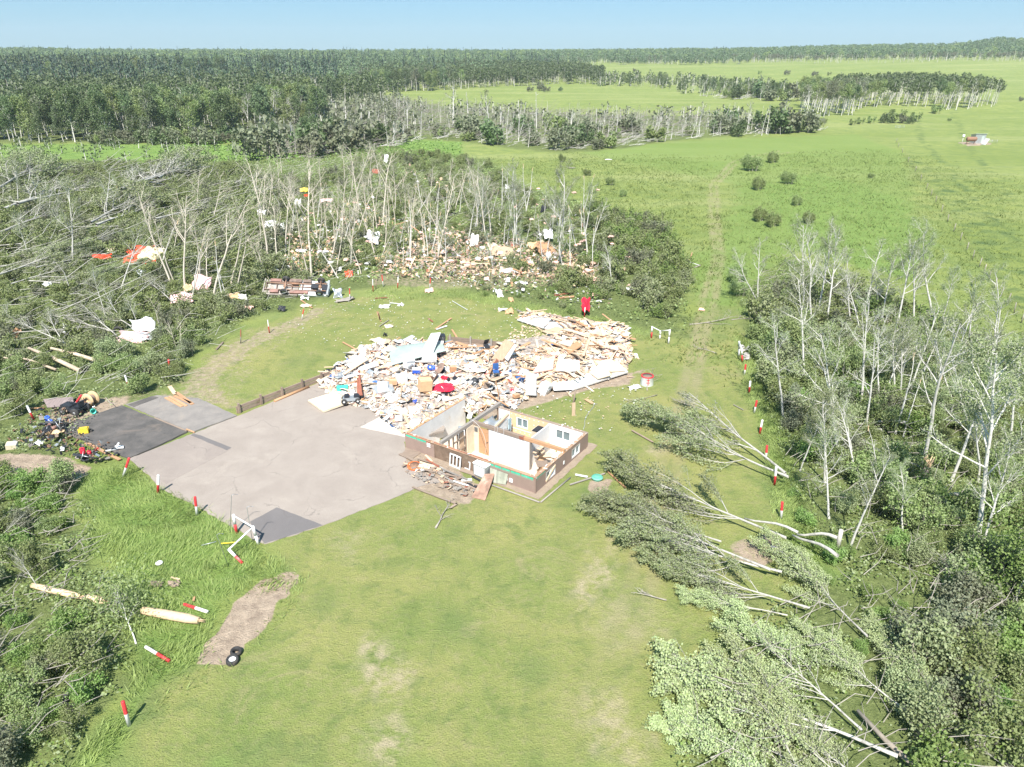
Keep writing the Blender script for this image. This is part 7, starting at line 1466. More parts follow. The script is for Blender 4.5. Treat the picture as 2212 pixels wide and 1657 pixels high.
# big named panels
def slabp(name, corners, zs, m, label, cat='panel', th=.10, studs=0, sm=M_lumber):
    W = [G(*c, z) for c, z in zip(corners, zs)]
    if name not in ('ramp', 'door_panel', 'metal_sheet'): W = [p + Vector((0, 0, .55 * mound(p.x, p.y))) for p in W]
    o = empty(name, W[0]); tag(o, label, cat); q = MB(); L_ = [w_ - W[0] for w_ in W]; n = (L_[1] - L_[0]).cross(L_[2] - L_[0]).normalized(); n = n if n.z > 0 else -n
    V = [*L_, *[l - n * th for l in L_]]; q.add([tuple(v) for v in V], [[0, 1, 2, 3], [7, 6, 5, 4], [0, 4, 5, 1], [1, 5, 6, 2], [2, 6, 7, 3], [3, 7, 4, 0]]); q.build('board', m, o)
    for k in range(studs):
        t = (k + .5) / studs; a = L_[0].lerp(L_[3], t); b_ = L_[1].lerp(L_[2], t); d = b_ - a; q = MB(); q.tube([tuple(a + n * .05), tuple(b_ + n * .05)], .05, 4, smooth=False); q.build('stud', sm, o)
    return o
slabp('door_panel', [c1(225, 1105), c1(395, 1225), c1(760, 1090), c1(560, 1000)], [.25, .22, .4, .45], M_cream, 'cream wall panel lying flat at the left front of the wreckage', th=.16, studs=0)
o = None
slabp('panel', [c1(1495, 600), c1(1610, 620), c1(1695, 425), c1(1590, 430)], [1.5, 1.5, 1.9, 1.9], M_paint, 'tall white slab leaning on the green roof sheet', th=.14)
slabp('panel', [c1(1485, 720), c1(1650, 710), c1(1645, 625), c1(1500, 635)], [1.1, 1.1, 1.45, 1.45], M_paint, 'white box side below the tall white slab', th=.3)
q = MB(); A_ = [G(*c, z) for c, z in ((c1(1110, 520), 1.3), (c1(1150, 720), 1.5), (c1(1750, 560), 1.6), (c1(1700, 440), 1.5))]
q.sheet(60, 14, lambda u, v: tuple((A_[0].lerp(A_[3], u)).lerp(A_[1].lerp(A_[2], u), v) + Vector((0, 0, .35 * math.sin(u * 3.1) * math.sin(v * 3.1) + .02 * math.sin(u * 200)))), .015)
tag(q.build('roof_sheet', M_greenmetal), 'large pale green corrugated roof sheet at the back of the wreckage', 'roof sheet')
crump('roof_sheet', c1(1400, 720), 2.2, .9, M_greenmetal, 'narrow crumpled green sheet in front of the large green one', 'roof sheet', 5, .12, 1.0, .1)
slabp('panel', [c1(640, 730), c1(690, 790), c1(870, 700), c1(820, 655)], [.9, .85, 1.2, 1.3], M_white, 'white wall panel at the left of the wreckage, upper one'); slabp('panel', [c1(615, 840), c1(640, 855), c1(900, 710), c1(870, 695)], [.8, .7, 1.1, 1.15], M_lumber, 'pale edge beam under the upper white wall panel')
slabp('panel', [c1(800, 790), c1(830, 850), c1(1005, 770), c1(975, 730)], [.9, .85, 1.1, 1.2], M_paint, 'white wall panel at the left of the wreckage, lower one')
slabp('roof_panel', [c2(600, 215), c2(960, 330), c2(1175, 315), c2(860, 165)], [.25, .3, .5, .4], M_paint, 'large white ceiling panel lying at the top of the right heap', th=.12, studs=0); slabp('panel', [c2(880, 345), c2(970, 385), c2(1125, 335), c2(1040, 300)], [.2, .2, .5, .5], M_lumber, 'framed board under the large white ceiling panel')
slabp('panel', [c2(1500, 390), c2(1800, 570), c2(1830, 540), c2(1690, 385)], [.4, .35, .35, .4], M_paint, 'white ceiling panel at the right end of the lumber heap'); slabp('panel', [c2(990, 930), c2(1010, 1000), c2(1210, 990), c2(1180, 890)], [.6, .25, .3, .7], M_paint, 'curved white tub side at the lower edge of the right heap', th=.05)
slabp('panel', [c2(1210, 990), c2(1830, 790), c2(1700, 690), c2(1180, 900)], [.22, .35, .6, .7], M_white, 'long white floor panel along the lower right edge of the wreckage', th=.15); slabp('panel', [c2(1400, 800), c2(1500, 870), c2(1640, 830), c2(1560, 680)], [.75, .5, .6, .95], M_cream, 'cream panel lying on the long white floor panel'); slabp('panel', [c2(1460, 700), c2(1640, 790), c2(1800, 780), c2(1640, 670)], [.9, .6, .5, .8], M_cream, 'cream panel at the right tip of the wreckage')
slabp('door', [c2(1130, 600), c2(1180, 640), c2(1320, 560), c2(1260, 520)], [.8, .8, 1.0, 1.0], M_orangewood, 'orange brown panelled door lying on the right heap', 'door'); slabp('panel', [c2(1050, 515), c2(1190, 570), c2(1225, 510), c2(1110, 480)], [.8, .9, 1.0, .9], M_cream, 'pale cupboard top left of the orange door')
slabp('panel', [c2(320, 710), c2(440, 730), c2(570, 520), c2(470, 490)], [.8, .8, 1.9, 1.9], mat('striped_veneer', (.46, .30, .20), .6, .2, 2.0, stretch=(6, 1, 1)), 'leaning brown veneer cabinet in the middle of the wreckage', th=.5); slabp('panel', [c2(460, 700), c2(500, 720), c2(600, 540), c2(560, 520)], [.9, .9, 1.8, 1.8], M_paint, 'white edge of the leaning brown cabinet')
slabp('appliance', [c2(700, 1000), c2(815, 1005), c2(815, 830), c2(700, 820)], [.7, .7, .8, .8], M_paint, 'white fridge lying flat behind the house', 'appliance', th=.4); slabp('panel', [c2(770, 820), c2(1000, 790), c2(1010, 690), c2(860, 700)], [.7, .7, .9, .9], M_pink, 'pink backed wall panel in the middle of the right heap')
slabp('panel', [c2(1030, 800), c2(1290, 800), c2(1290, 700), c2(1060, 690)], [.7, .6, .9, .9], M_white, 'bent white plaster sheet in the middle of the right heap'); slabp('panel', [c1(905, 985), c1(985, 1060), c1(1180, 1030), c1(1150, 950)], [.6, .6, .8, .8], M_metal, 'grey metal worktop frame on the left wreckage', th=.3)
slabp('panel', [c2(1895, 590), c2(1905, 640), c2(1945, 640), c2(1930, 590)], [.05] * 4, M_paint, 'small white board on the grass at the right of the wreckage', th=.03); slabp('door', [c1(770, 860), c1(770, 1060), c1(830, 1060), c1(800, 840)], [.7, .7, .8, 1.0], M_redwood, 'dark red door standing in the left wreckage', 'door', th=.06)
crump('red_cloth', c1(1700, 1140), 1.8, 1.3, M_red, 'bright red cloth heaped on the wreckage behind the house', 'cloth', 9, .18, mound(*G(*c1(1700, 1140))[:2]) + .25, .3, n=16)
crump('red_cloth', (1265, 662), .85, 1.3, M_red, 'crimson cloth hung over the top of a white post', 'cloth', 10, .12, 0, 0, (1.35, 0), n=14, base=ray_at_y(1265, 658, G(1262, 684).y + .1) - Vector((0, 0, .12)))
for px, m, s, l in ((c1(590, 760), M_orange, .55, 'orange cloth at the left end of the wreckage'), (c1(560, 800), M_dark, .8, 'dark jacket bundle left of the orange cloth'), (c1(445, 830), M_dark, .7, 'black clothes hung on the plank wall'), (c1(490, 905), M_blue, .6, 'navy cloth at the foot of the plank wall'), (c1(400, 920), M_cream, .9, 'cream crumpled sheet at the plank wall'), (c1(670, 710), mat('bright_blue_plastic', (0, 0, 0)), .35, 'small blue cloth at the upper left of the wreckage'), (c1(620, 905), M_metal, 1.3, 'grey crumpled tarpaulin at the left of the wreckage'), (c1(1380, 1240), M_dark, .6, 'dark bag near the concrete slab'), (c1(1420, 1250), mat('bright_blue_plastic', (0, 0, 0)), .3, 'small blue cloth by the dark bag'), (c1(1590, 1140), M_blue, .5, 'navy cloth beside the red cloth'),
                    (c2(120, 1060), M_dark, .9, 'dark net bundle behind the house'), (c2(320, 1070), M_dark, .7, 'black sheet above the house corner'), (c1(1080, 405), M_dark, .4, 'small dark clothes on the back lawn'), (c1(1860, 1050), M_white, 1.1, 'white sheet crumpled above the left room of the house'), (c1(1960, 830), M_metal, 1.2, 'bent corrugated metal in the middle of the wreckage'), (c1(1320, 830), M_metal, 1.1, 'wire shelf tangle behind the boxy appliance'), (c1(1160, 1180), M_paint, 1.1, 'rounded white shell piece at the front of the wreckage'), (c1(1140, 1280), M_metal, .9, 'grey metal grate on the concrete slab')):
    p = G(*px); crump('crumpled_cloth' if m not in (M_metal, M_paint) else 'bent_sheet', px, s, s * .7, m, l, 'cloth' if m not in (M_metal, M_paint) else 'metal sheet', int(s * 97), .14, mound(p.x, p.y) + .12, 1.0)
# round metal reel, hose ring etc.
for px, r1, r2, m, l, cat in ((c2(490, 975), .12, .32, M_paint, 'white coiled duct end beside the tipped blue chair', 'duct'), (c3(660, 815), .012, .30, M_dark, 'thin dark hose ring on the porch ground', 'hose'), (c3(370, 745), .09, .40, M_orange, 'orange hose reel on the fallen porch', 'hose reel'), (c2(975, 815), .05, .2, M_metal, 'small grey wheel on the right heap', 'wheel')):
    p = G(*px); q = MB(); a = np.linspace(0, 2 * math.pi, 25); q.tube(np.stack([r2 * np.cos(a), r2 * np.sin(a), 0 * a], 1), r1, 8, caps=False); h = mound(p.x, p.y); o = q.build('ring', m, None, (p.x, p.y, h + r1 + (.3 if h > .1 else .02))); o.rotation_euler = (.3 if h > .1 else .05, .1, 0); tag(o, l, cat)
p = G(*c3(370, 745)); q = MB(); q.lathe([(0, 0), (.3, 0), (.3, .22), (0, .22)], 18); o = q.build('hub', M_rust, None, (p.x, p.y, .02)); tag(o, 'brown drum inside the orange hose reel', 'drum')
crump('plastic_bag', c3(445, 760), .9, .8, M_fabricw, 'white and teal plastic bag beside the orange hose reel', 'bag', 12, .1, .02)
# window frames leaning on the house
for (a, b_, hgt, l) in (((695, 705), (765, 735), .85, 'white window frame leaning on the bare sheathing, left one'), ((725, 715), (795, 748), .85, 'white window frame leaning on the bare sheathing, second one'), ((805, 715), (885, 760), .6, 'crooked white window frame right of the leaning pair'), ((945, 760), (1060, 790), .9, 'white window frame behind the freezer')):
    A_, B_ = G(*c3(*a), .02), G(*c3(*b_), .02); A_.y -= .22; B_.y -= .22; d = B_ - A_; w_ = d.length; o = empty('window_frame', A_, math.atan2(d.y, d.x)); tag(o, l, 'window frame'); o.rotation_euler = (-.13, 0, math.atan2(d.y, d.x))
    for nm, r in (('bottom_rail', (0, w_, 0, .07)), ('top_rail', (0, w_, hgt - .07, hgt)), ('stile', (0, .07, .07, hgt - .07)), ('stile', (w_ - .07, w_, .07, hgt - .07))): q = MB(); q.bb(r[0], r[1], -.025, .025, r[2], r[3]); q.build(nm, M_paint, o)
slabp('ramp', [c3(898, 1020), c3(1025, 1050), c3(1115, 800), c3(1020, 805)], [.04, .04, .55, .6], mat('rusty_plywood', (.36, .22, .16), .85, .5, 1.6, (.60, .48, .38), objvar=0), 'rust stained plywood sheet sloping down from the house to the lawn', 'plywood sheet', th=.05)
o = empty('decking', (0, 0, 0)); W = [G(*c3(1075, 880), .05), G(*c3(1215, 905), .05)]; T_ = [Vector(hw(-3.2, -.08, .78)), Vector(hw(-1.9, -.08, .74))]; tag(o, 'grey green deck boards leaning on the house front beside the plywood', 'decking'); o.location = W[0]
for k in range(8):
    a, b_ = W[0].lerp(W[1], (k + .5) / 8), T_[0].lerp(T_[1], (k + .5) / 8); q = MB(); d = b_ - a; M_ = d.to_track_quat('Z', 'Y').to_matrix(); ax = (W[1] - W[0]).normalized(); n = ax.cross(d).normalized(); V = [tuple(p + s1 * ax * .08 + s2 * n * .018 - W[0]) for p in (a, b_) for s1, s2 in ((-1, -1), (1, -1), (1, 1), (-1, 1))]
    q.add(V, [[0, 1, 2, 3], [4, 7, 6, 5], [0, 4, 5, 1], [1, 5, 6, 2], [2, 6, 7, 3], [3, 7, 4, 0]]); q.build('deck_board', mat('green_grey_wood', (.33, .34, .27), .85, .25, 2.0, objvar=.2), o)
slabp('panel', [c3(245, 618), c3(350, 660), c3(440, 600), c3(300, 565)], [.05, .05, .06, .06], M_oldwood, 'brown mat of board on the asphalt left of the house wall', th=.04); slabp('panel', [c3(780, 770), c3(930, 820), c3(950, 800), c3(830, 750)], [.1] * 4, M_oldwood, 'brown boards below the crooked window frame', th=.05); slabp('panel', [c3(800, 870), c3(905, 860), c3(900, 845), c3(810, 850)], [.1] * 4, M_paint, 'white board lying near the plywood sheet', th=.06)
# well ring, septic lid
o = thing('well_ring', (1397, 830), 'galvanised well ring with a red cross painted on it', 'well ring', 0); q = MB(); q.lathe([(.52, 0), (.48, .72), (.50, .76), (.46, .76), (.44, .70), (.48, 0)], 28); q.build('ring', mat('galvanised_ring', (.60, .62, .61), .5, .15, 2.0, metal=.3), o)
q = MB(); q.lathe([(.503, .70), (.507, .77), (.43, .78), (.40, .77)], 28); q.build('red_rim', M_redpaint, o); q = MB(); q.lathe([(0, .72), (.44, .72), (.44, .69), (0, .69)], 24); q.build('cover', M_oldwood, o)
for k, (x0, x1, z0, z1) in enumerate(((-.03, .03, .12, .66), (-.14, .14, .30, .35), (-.12, .12, .52, .57))): q = MB(); n_ = 5; xs = np.linspace(x0, x1, n_); zs = [z0, z1]; V = [[x, -math.sqrt(max((.527 - z * .055) ** 2 - x * x, 0)) - .004, z] for z in zs for x in xs]; q.add(V, [[i, i + 1, n_ + i + 1, n_ + i] for i in range(n_ - 1)]); q.build('painted_cross', M_redpaint, o)
crump('white_rag', (1371, 838), 1.0, .6, M_fabricw, 'white rag on the grass below the well ring', 'cloth', 13, .06, .02, .3)
o = thing('septic_lid', (1290, 1035), 'round green plastic lid on a patch of bare sand', 'lid', 0); q = MB(); q.lathe([(0, .22), (.30, .20), (.36, .15), (.37, .10), (.31, .10), (.31, 0)], 28); q.build('lid', mat('pale_green_plastic', (.15, .42, .32), .5, .1), o); q = MB(); q.lathe([(.24, .212), (.26, .222), (.24, .224), (.22, .219)], 24); q.build('lid_rib', M_teal, o)
crump('white_rag', c6(65, 785), .35, .3, M_fabricw, 'small white rag tied where the two poles meet', 'cloth', 14, .08, .02)
# cable on the grass
q = MB(); P = [G(*c2(x, y), .03) for x, y in ((1490, 1150), (1460, 1150), (1440, 1190), (1390, 1250), (1365, 1290), (1350, 1340), (1352, 1380), (1335, 1430))]; q.tube(P, .022, 5); tag(q.build('cable', M_metal), 'pale cable curving over the grass behind the house', 'cable')
o = thing('stump', c2(1225, 1150), 'short dark branch stub in the patch behind the house', 'stump', 0); q = MB(); q.tube([(0, 0, 0), (.05, .1, .5), (.15, .2, 1.1)], [.08, .07, .05], 7); q.tube([(.05, .1, .5), (-.3, .1, .6)], .03, 5); q.build('wood', M_oldwood, o)
# tyres
def tyre(px, r, label, rim=False, tilt=.05):
    o = thing('tyre', px, label, 'tyre', .12, 0, (tilt, .06, .4)); q = MB(); q.lathe([(r * .58, -.10), (r * .9, -.12), (r, -.06), (r, .06), (r * .9, .12), (r * .58, .10), (r * .54, 0), (r * .58, -.10)], 28); q.build('rubber', M_rubber if not 'dusty' in label else mat('dusty_rubber', (.25, .21, .18), .9, .3), o)
    if rim: q = MB(); q.lathe([(r * .58, .06), (r * .5, .08), (r * .3, .02), (0, .04)], 24); q.build('rim', M_paint, o)
tyre((314, 803), .55, 'dusty tractor tyre lying at the foot of the fallen trees'); tyre((255, 718), .48, 'grey tyre standing among the fallen trunks', tilt=.9); tyre((503, 1431), .27, 'black tyre with a white rim at the end of the bare dirt patch', True); tyre((511, 1413), .25, 'black tyre behind the one with the white rim'); tyre((158, 1514), .36, 'black tyre half hidden in the bottom left grass', tilt=.5)
# left junk: mower, spool, buckets
o = thing('lawn_tractor', (160, 892), 'black lawn tractor wrecked at the corner of the black slab', 'lawn tractor', 0, -.3); q = MB(); q.box((-.3, 0, .55), (.95, .75, .3), None, 0, .12); q.build('hood', M_dark, o); bxp(o, 'seat', (.65, 0, .65), (.45, .5, .12), M_dark); bxp(o, 'seat_back', (.88, 0, .85), (.1, .48, .4), M_dark); bxp(o, 'fender', (.55, 0, .5), (.8, 1.0, .12), M_dark)
for x, y, r in ((-.55, -.45, .24), (-.55, .45, .24), (.7, -.5, .34), (.7, .5, .34)): q = MB(); q.lathe([(r * .4, -.1), (r * .95, -.1), (r, 0), (r * .95, .1), (r * .4, .1)], 18, Matrix.Translation((x, y, r)) @ Matrix.Rotation(math.pi / 2, 4, 'X')); wq = q.build('wheel', M_rubber, o); q = MB(); q.lathe([(0, -.08), (r * .45, -.08), (r * .45, .08), (0, .08)], 12, Matrix.Translation((x, y, r)) @ Matrix.Rotation(math.pi / 2, 4, 'X')); q.build('rim', M_metal, wq)
q = MB(); a = np.linspace(0, 2 * math.pi, 17); q.tube(np.stack([.1 + .02 * np.sin(a), .18 * np.cos(a), .95 + .18 * np.sin(a)], 1), .018, 5); q.tube([(0, 0, .6), (.1, 0, .95)], .02, 5); q.build('steering_wheel', M_dark, o)
o = thing('cable_spool', (199, 875), 'round wooden cable spool standing on its edge by the lawn tractor', 'spool', .52, 0, (math.pi / 2 - .05, 0, -.25)); M_sp = mat('spool_wood', (.58, .42, .24), .8, .25, 2.0, stretch=(10, 1, 1))
for z in (-.28, .28): q = MB(); q.lathe([(0, z - .03), (.52, z - .03), (.52, z + .03), (.06, z + .03), (.06, z + .02), (0, z + .02)], 28); q.build('flange', M_sp, o)
q = MB(); q.lathe([(.25, -.25), (.25, .25)], 20); q.build('core', M_oldwood, o)
o = thing('bucket', (202, 893), 'turquoise bucket lying right of the lawn tractor', 'bucket', .2, 0, (1.4, 0, .7)); q = MB(); q.lathe([(0, -.2), (.15, -.2), (.19, .2), (.17, .2), (.14, -.17), (0, -.17)], 20); q.build('pail', M_teal, o); q = MB(); q.lathe([(.19, .17), (.205, .18), (.19, .2)], 20); q.build('rim', M_teal, o)
o = thing('crate', (183, 937), 'yellow plastic crate standing on the black slab', 'crate', .08, .3); [bxp(o, n_, c, s, M_yellow) for n_, c, s in (('base', (0, 0, .03), (.6, .4, .04)), ('side_wall', (0, -.2, .2), (.6, .03, .3)), ('side_wall', (0, .2, .2), (.6, .03, .3)), ('end_wall', (-.3, 0, .2), (.03, .37, .3)), ('end_wall', (.3, 0, .2), (.03, .37, .3)), ('lid', (0, 0, .37), (.5, .34, .03)))]
tyre((197, 934), .14, 'tiny black wheel beside the yellow crate')
slabp('metal_sheet', [(93, 862), (102, 880), (160, 876), (157, 857)], [.7, .5, .6, .8], mat('brown_ribbed_metal', (.24, .19, .18), .6, .3, 1.5, stretch=(8, 1, 1)), 'brown ribbed metal sheet propped over the left junk heap', 'metal sheet', th=.04)
o = thing('broken_chair', (252, 975), 'bent white chair frame on the lower corner of the black slab', 'chair frame', .1, .5); q = MB(); q.box((.1, 0, .3), (.5, .06, .1), eul(0, -.9, 0)); q.build('backrest', M_paint, o); q = MB(); q.box((-.25, 0, .08), (.75, .07, .08), eul(0, .15, .2)); q.build('side_rail', M_paint, o); q = MB(); q.box((.2, .1, .12), (.5, .3, .05), eul(.2, .2, 0)); q.build('seat', M_paint, o)
for px, m, s, l in ((c4(430, 640), mat('bright_blue_plastic', (0, 0, 0)), .17, 'small blue drum in the left junk heap'), (c4(455, 670), mat('bright_blue_plastic', (0, 0, 0)), .16, 'lower blue drum in the left junk heap'), (c4(740, 925), M_red, .17, 'red fuel can at the lower corner of the black slab'), (c4(800, 935), M_red, .13, 'smaller red can right of the red fuel can')):
    o = thing('drum', px, l, 'drum', .15, 0, (.3, .2, 0)); q = MB(); q.lathe([(0, 0), (s, 0), (s * 1.05, .03), (s, .06), (s, s * 2), (s * .8, s * 2.1), (0, s * 2.1)], 16); q.build('shell', m, o); q = MB(); q.lathe([(0, s * 2.1), (s * .25, s * 2.1), (s * .25, s * 2.25), (0, s * 2.25)], 10); q.build('cap', M_dark, o)
def bike(px, label, seed, rz):
    r_ = random.Random(seed); o = thing('motorbike', px, label, 'motorbike', .25, 0, (.9, r_.uniform(-.1, .2), rz)); 
    for x in (-.6, .6): q = MB(); a = np.linspace(0, 2 * math.pi, 19); q.tube(np.stack([x + .28 * np.cos(a), 0 * a, .3 + .28 * np.sin(a)], 1), .055, 7, caps=False); wq = q.build('wheel', M_rubber, o); q = MB(); q.lathe([(0, -.05), (.06, -.05), (.06, .05), (0, .05)], 8, Matrix.Translation((x, 0, .3)) @ Matrix.Rotation(math.pi / 2, 4, 'X')); [q.tube([(x, 0, .3), (x + .26 * math.cos(t), 0, .3 + .26 * math.sin(t))], .01, 3) for t in np.linspace(0, 6, 7)]; q.build('spokes', M_metal, wq)
    q = MB(); q.tube([(-.6, 0, .3), (-.1, 0, .4), (.35, 0, .8), (.6, 0, .3)], .035, 6); q.tube([(-.1, 0, .4), (-.2, 0, .75), (.35, 0, .8)], .03, 6); q.build('frame', M_metal, o); bxp(o, 'engine', (0, 0, .38), (.35, .22, .3), M_dark); bxp(o, 'seat', (-.25, 0, .8), (.5, .16, .08), M_dark); q = MB(); q.lathe([(0, -.2), (.1, -.15), (.12, 0), (.1, .15), (0, .2)], 12, Matrix.Translation((.12, 0, .78)) @ Matrix.Rotation(math.pi / 2, 4, 'Y')); q.build('tank', mat('dull_red_steel', (0, 0, 0)) if seed % 2 else M_dark, o); q = MB(); q.tube([(.35, -.3, .95), (.35, 0, .9), (.35, .3, .95)], .018, 5); q.build('handlebar', M_metal, o)
bike(c4(500, 690), 'dark motorbike fallen at the left end of the black slab', 2, .4); bike(c4(440, 760), 'dark motorbike half under the leaves left of the black slab', 3, 1.1); bike(c4(800, 980), 'black and silver motorbike lying at the lower corner of the black slab', 4, -.3); bike(c4(370, 770), 'small motorbike behind the others in the left junk heap', 5, 2.0)
cbox(c4(110, 870), 'pale box in the thicket left of the motorbikes', (.6, .5, .4), .3, M_cream); crump('white_rag', c4(360, 880), .5, .4, M_fabricw, 'white rag in the brush left of the black slab', 'cloth', 15, .1, .4); crump('orange_bag', c4(480, 520), .6, .5, M_orange, 'orange bag under the brown ribbed sheet', 'bag', 16, .15, .3); crump('tan_cloth', c4(490, 790), 1.2, .6, M_tan, 'tan sheet by the fallen motorbikes', 'cloth', 17, .15, .4)
# tarps and sheet metal in the left wood
M_redtarp = mat('red_orange_tarp', (.78, .075, .03), .6, .15, 2.0); M_creamtarp = mat('cream_tarp', (.80, .68, .42), .7, .1, 2.0)
for px, sx, sy, m, l, sd, z, rz, tl in ((cL(1150, 880), 3.0, 1.8, M_redtarp, 'orange red tarpaulin spread in the left wood', 21, .9, .35, (.5, 0)), (cL(1235, 890), 2.9, 2.1, M_creamtarp, 'cream tarpaulin beside the orange red one', 22, .8, -.2, (.5, 0)), (cL(1060, 930), 1.7, .8, M_redtarp, 'small red fold in front of the orange red tarpaulin', 23, .5, .1, (.4, 0)), (cL(1200, 940), 1.9, .6, M_redtarp, 'red strip below the cream tarpaulin', 24, .5, 0, (.4, 0)), (cL(830, 915), 2.0, .8, M_redtarp, 'separate red tarpaulin scrap further left', 25, .8, .4, (.4, 0)), (cL(930, 865), 1.5, .6, M_creamtarp, 'cream and red scrap above the separate red one', 26, .9, .3, (.4, 0)),
                                    (cL(1640, 1140), 2.2, 1.6, M_pinkmetal, 'pink crumpled sheet leaning on the leaning trunks', 27, .9, -.2, (.9, 0)), (cL(1470, 1240), 2.0, 1.4, M_pinkmetal, 'pale pink bent sheet near the mud edge', 28, .5, .3, (.6, 0)), (cL(1080, 1540), 2.6, 1.3, M_pinkmetal, 'large pale pink sheet folded at the fallen trunks', 29, .3, .1, (.5, 0)), (cL(1170, 1470), 1.8, 1.4, M_fabricw, 'white folded sheet behind the large pale pink one', 30, .6, .7, (.8, 0)), (cL(1190, 1540), 1.0, .8, M_metal, 'grey corner piece right of the large pale pink sheet', 31, .3, .4, (.6, 0)),
                                    (cL(540, 1500), 1.0, 1.0, M_fabricw, 'white crumpled bag among the lower fallen trunks', 32, .6, 0, (.5, 0)), (cL(395, 1150), .8, .6, M_fabricw, 'white rag in the left wood', 33, .9, 0, (.5, 0)), (cL(1145, 1050), 1.0, .8, M_metal, 'grey rag below the tarpaulins', 34, .8, 0, (.7, 0)), (cL(1880, 1215), 1.2, .7, M_card, 'buff carton by the leaning trunks', 35, .4, .2, (.5, 0)), (cL(1960, 1220), .9, .7, M_white, 'white torn board right of the buff carton', 36, .4, .2, (.5, 0)), (cL(1765, 1250), .8, .6, M_cream, 'cream carton below the pink sheets', 37, .4, .4, (.5, 0)), (cL(2010, 1300), .8, .4, M_pink, 'pink scrap on the bank left of the truck', 38, .3, 0, (.2, 0)), (cL(150, 1540), .5, 1.0, M_orangewood, 'orange splintered board at the lower left trunks', 39, .6, 0, (.8, 0)), (cL(1520, 1160), .9, .7, M_tan, 'tan board beside the pink sheet', 40, .6, .5, (.6, 0))):
    crump('tarpaulin' if 'tarp' in l or 'red' in l else 'torn_sheet', px, sx, sy, m, l, 'tarpaulin' if 'tarp' in l or 'red ' in l else 'sheet', sd, .16, z, rz, tl, n=16)
for px, sx, sy, l, sd, z in ((cM(90, 555), 1.2, 2.2, 'white sheet caught on the trunks, upper left one', 41, 3.2), (cM(200, 670), 2.9, 2.7, 'large white sheet draped on the trunks above the truck', 42, 2.0), (cM(390, 470), 1.0, 2.4, 'grey white sheet caught high on a trunk', 43, 3.6), (cM(1020, 725), 1.5, 1.7, 'white sheet caught on a trunk in the middle of the wood', 44, 1.8), (cM(1860, 750), 1.0, 1.6, 'white cloth hanging near the right of the wood', 45, 1.6), (cM(1130, 70), .9, 1.9, 'pale rag high in the back trees', 46, 4.5), (cM(1855, 630), .8, .9, 'white rag above the hanging white cloth', 47, 1.6), (cM(400, 590), 1.2, 1.1, 'white plastic above the pink scraps', 48, 1.5)):
    B_ = G(*px); b0 = ray_at_y(px[0], px[1], B_.y - z * 2.3); crump('hanging_sheet', px, sx, sy, M_fabricw, l, 'hanging sheet', sd, .22, 0, .2, (1.1, .2), n=16, base=b0 - Vector((0, 0, .22)))
for px, m, l, sd in ((cM(2000, 240), M_dark, 'dark jacket caught high in a tree', 49), (cR(567, 500), M_dark, 'black rag hung on a bare tree', 50)):
    B_ = G(*px); b0 = ray_at_y(px[0], px[1], B_.y - 6); crump('jacket', px, .8, 1.2, m, l, 'jacket', sd, .2, 0, .2, (1.2, .3), base=b0)
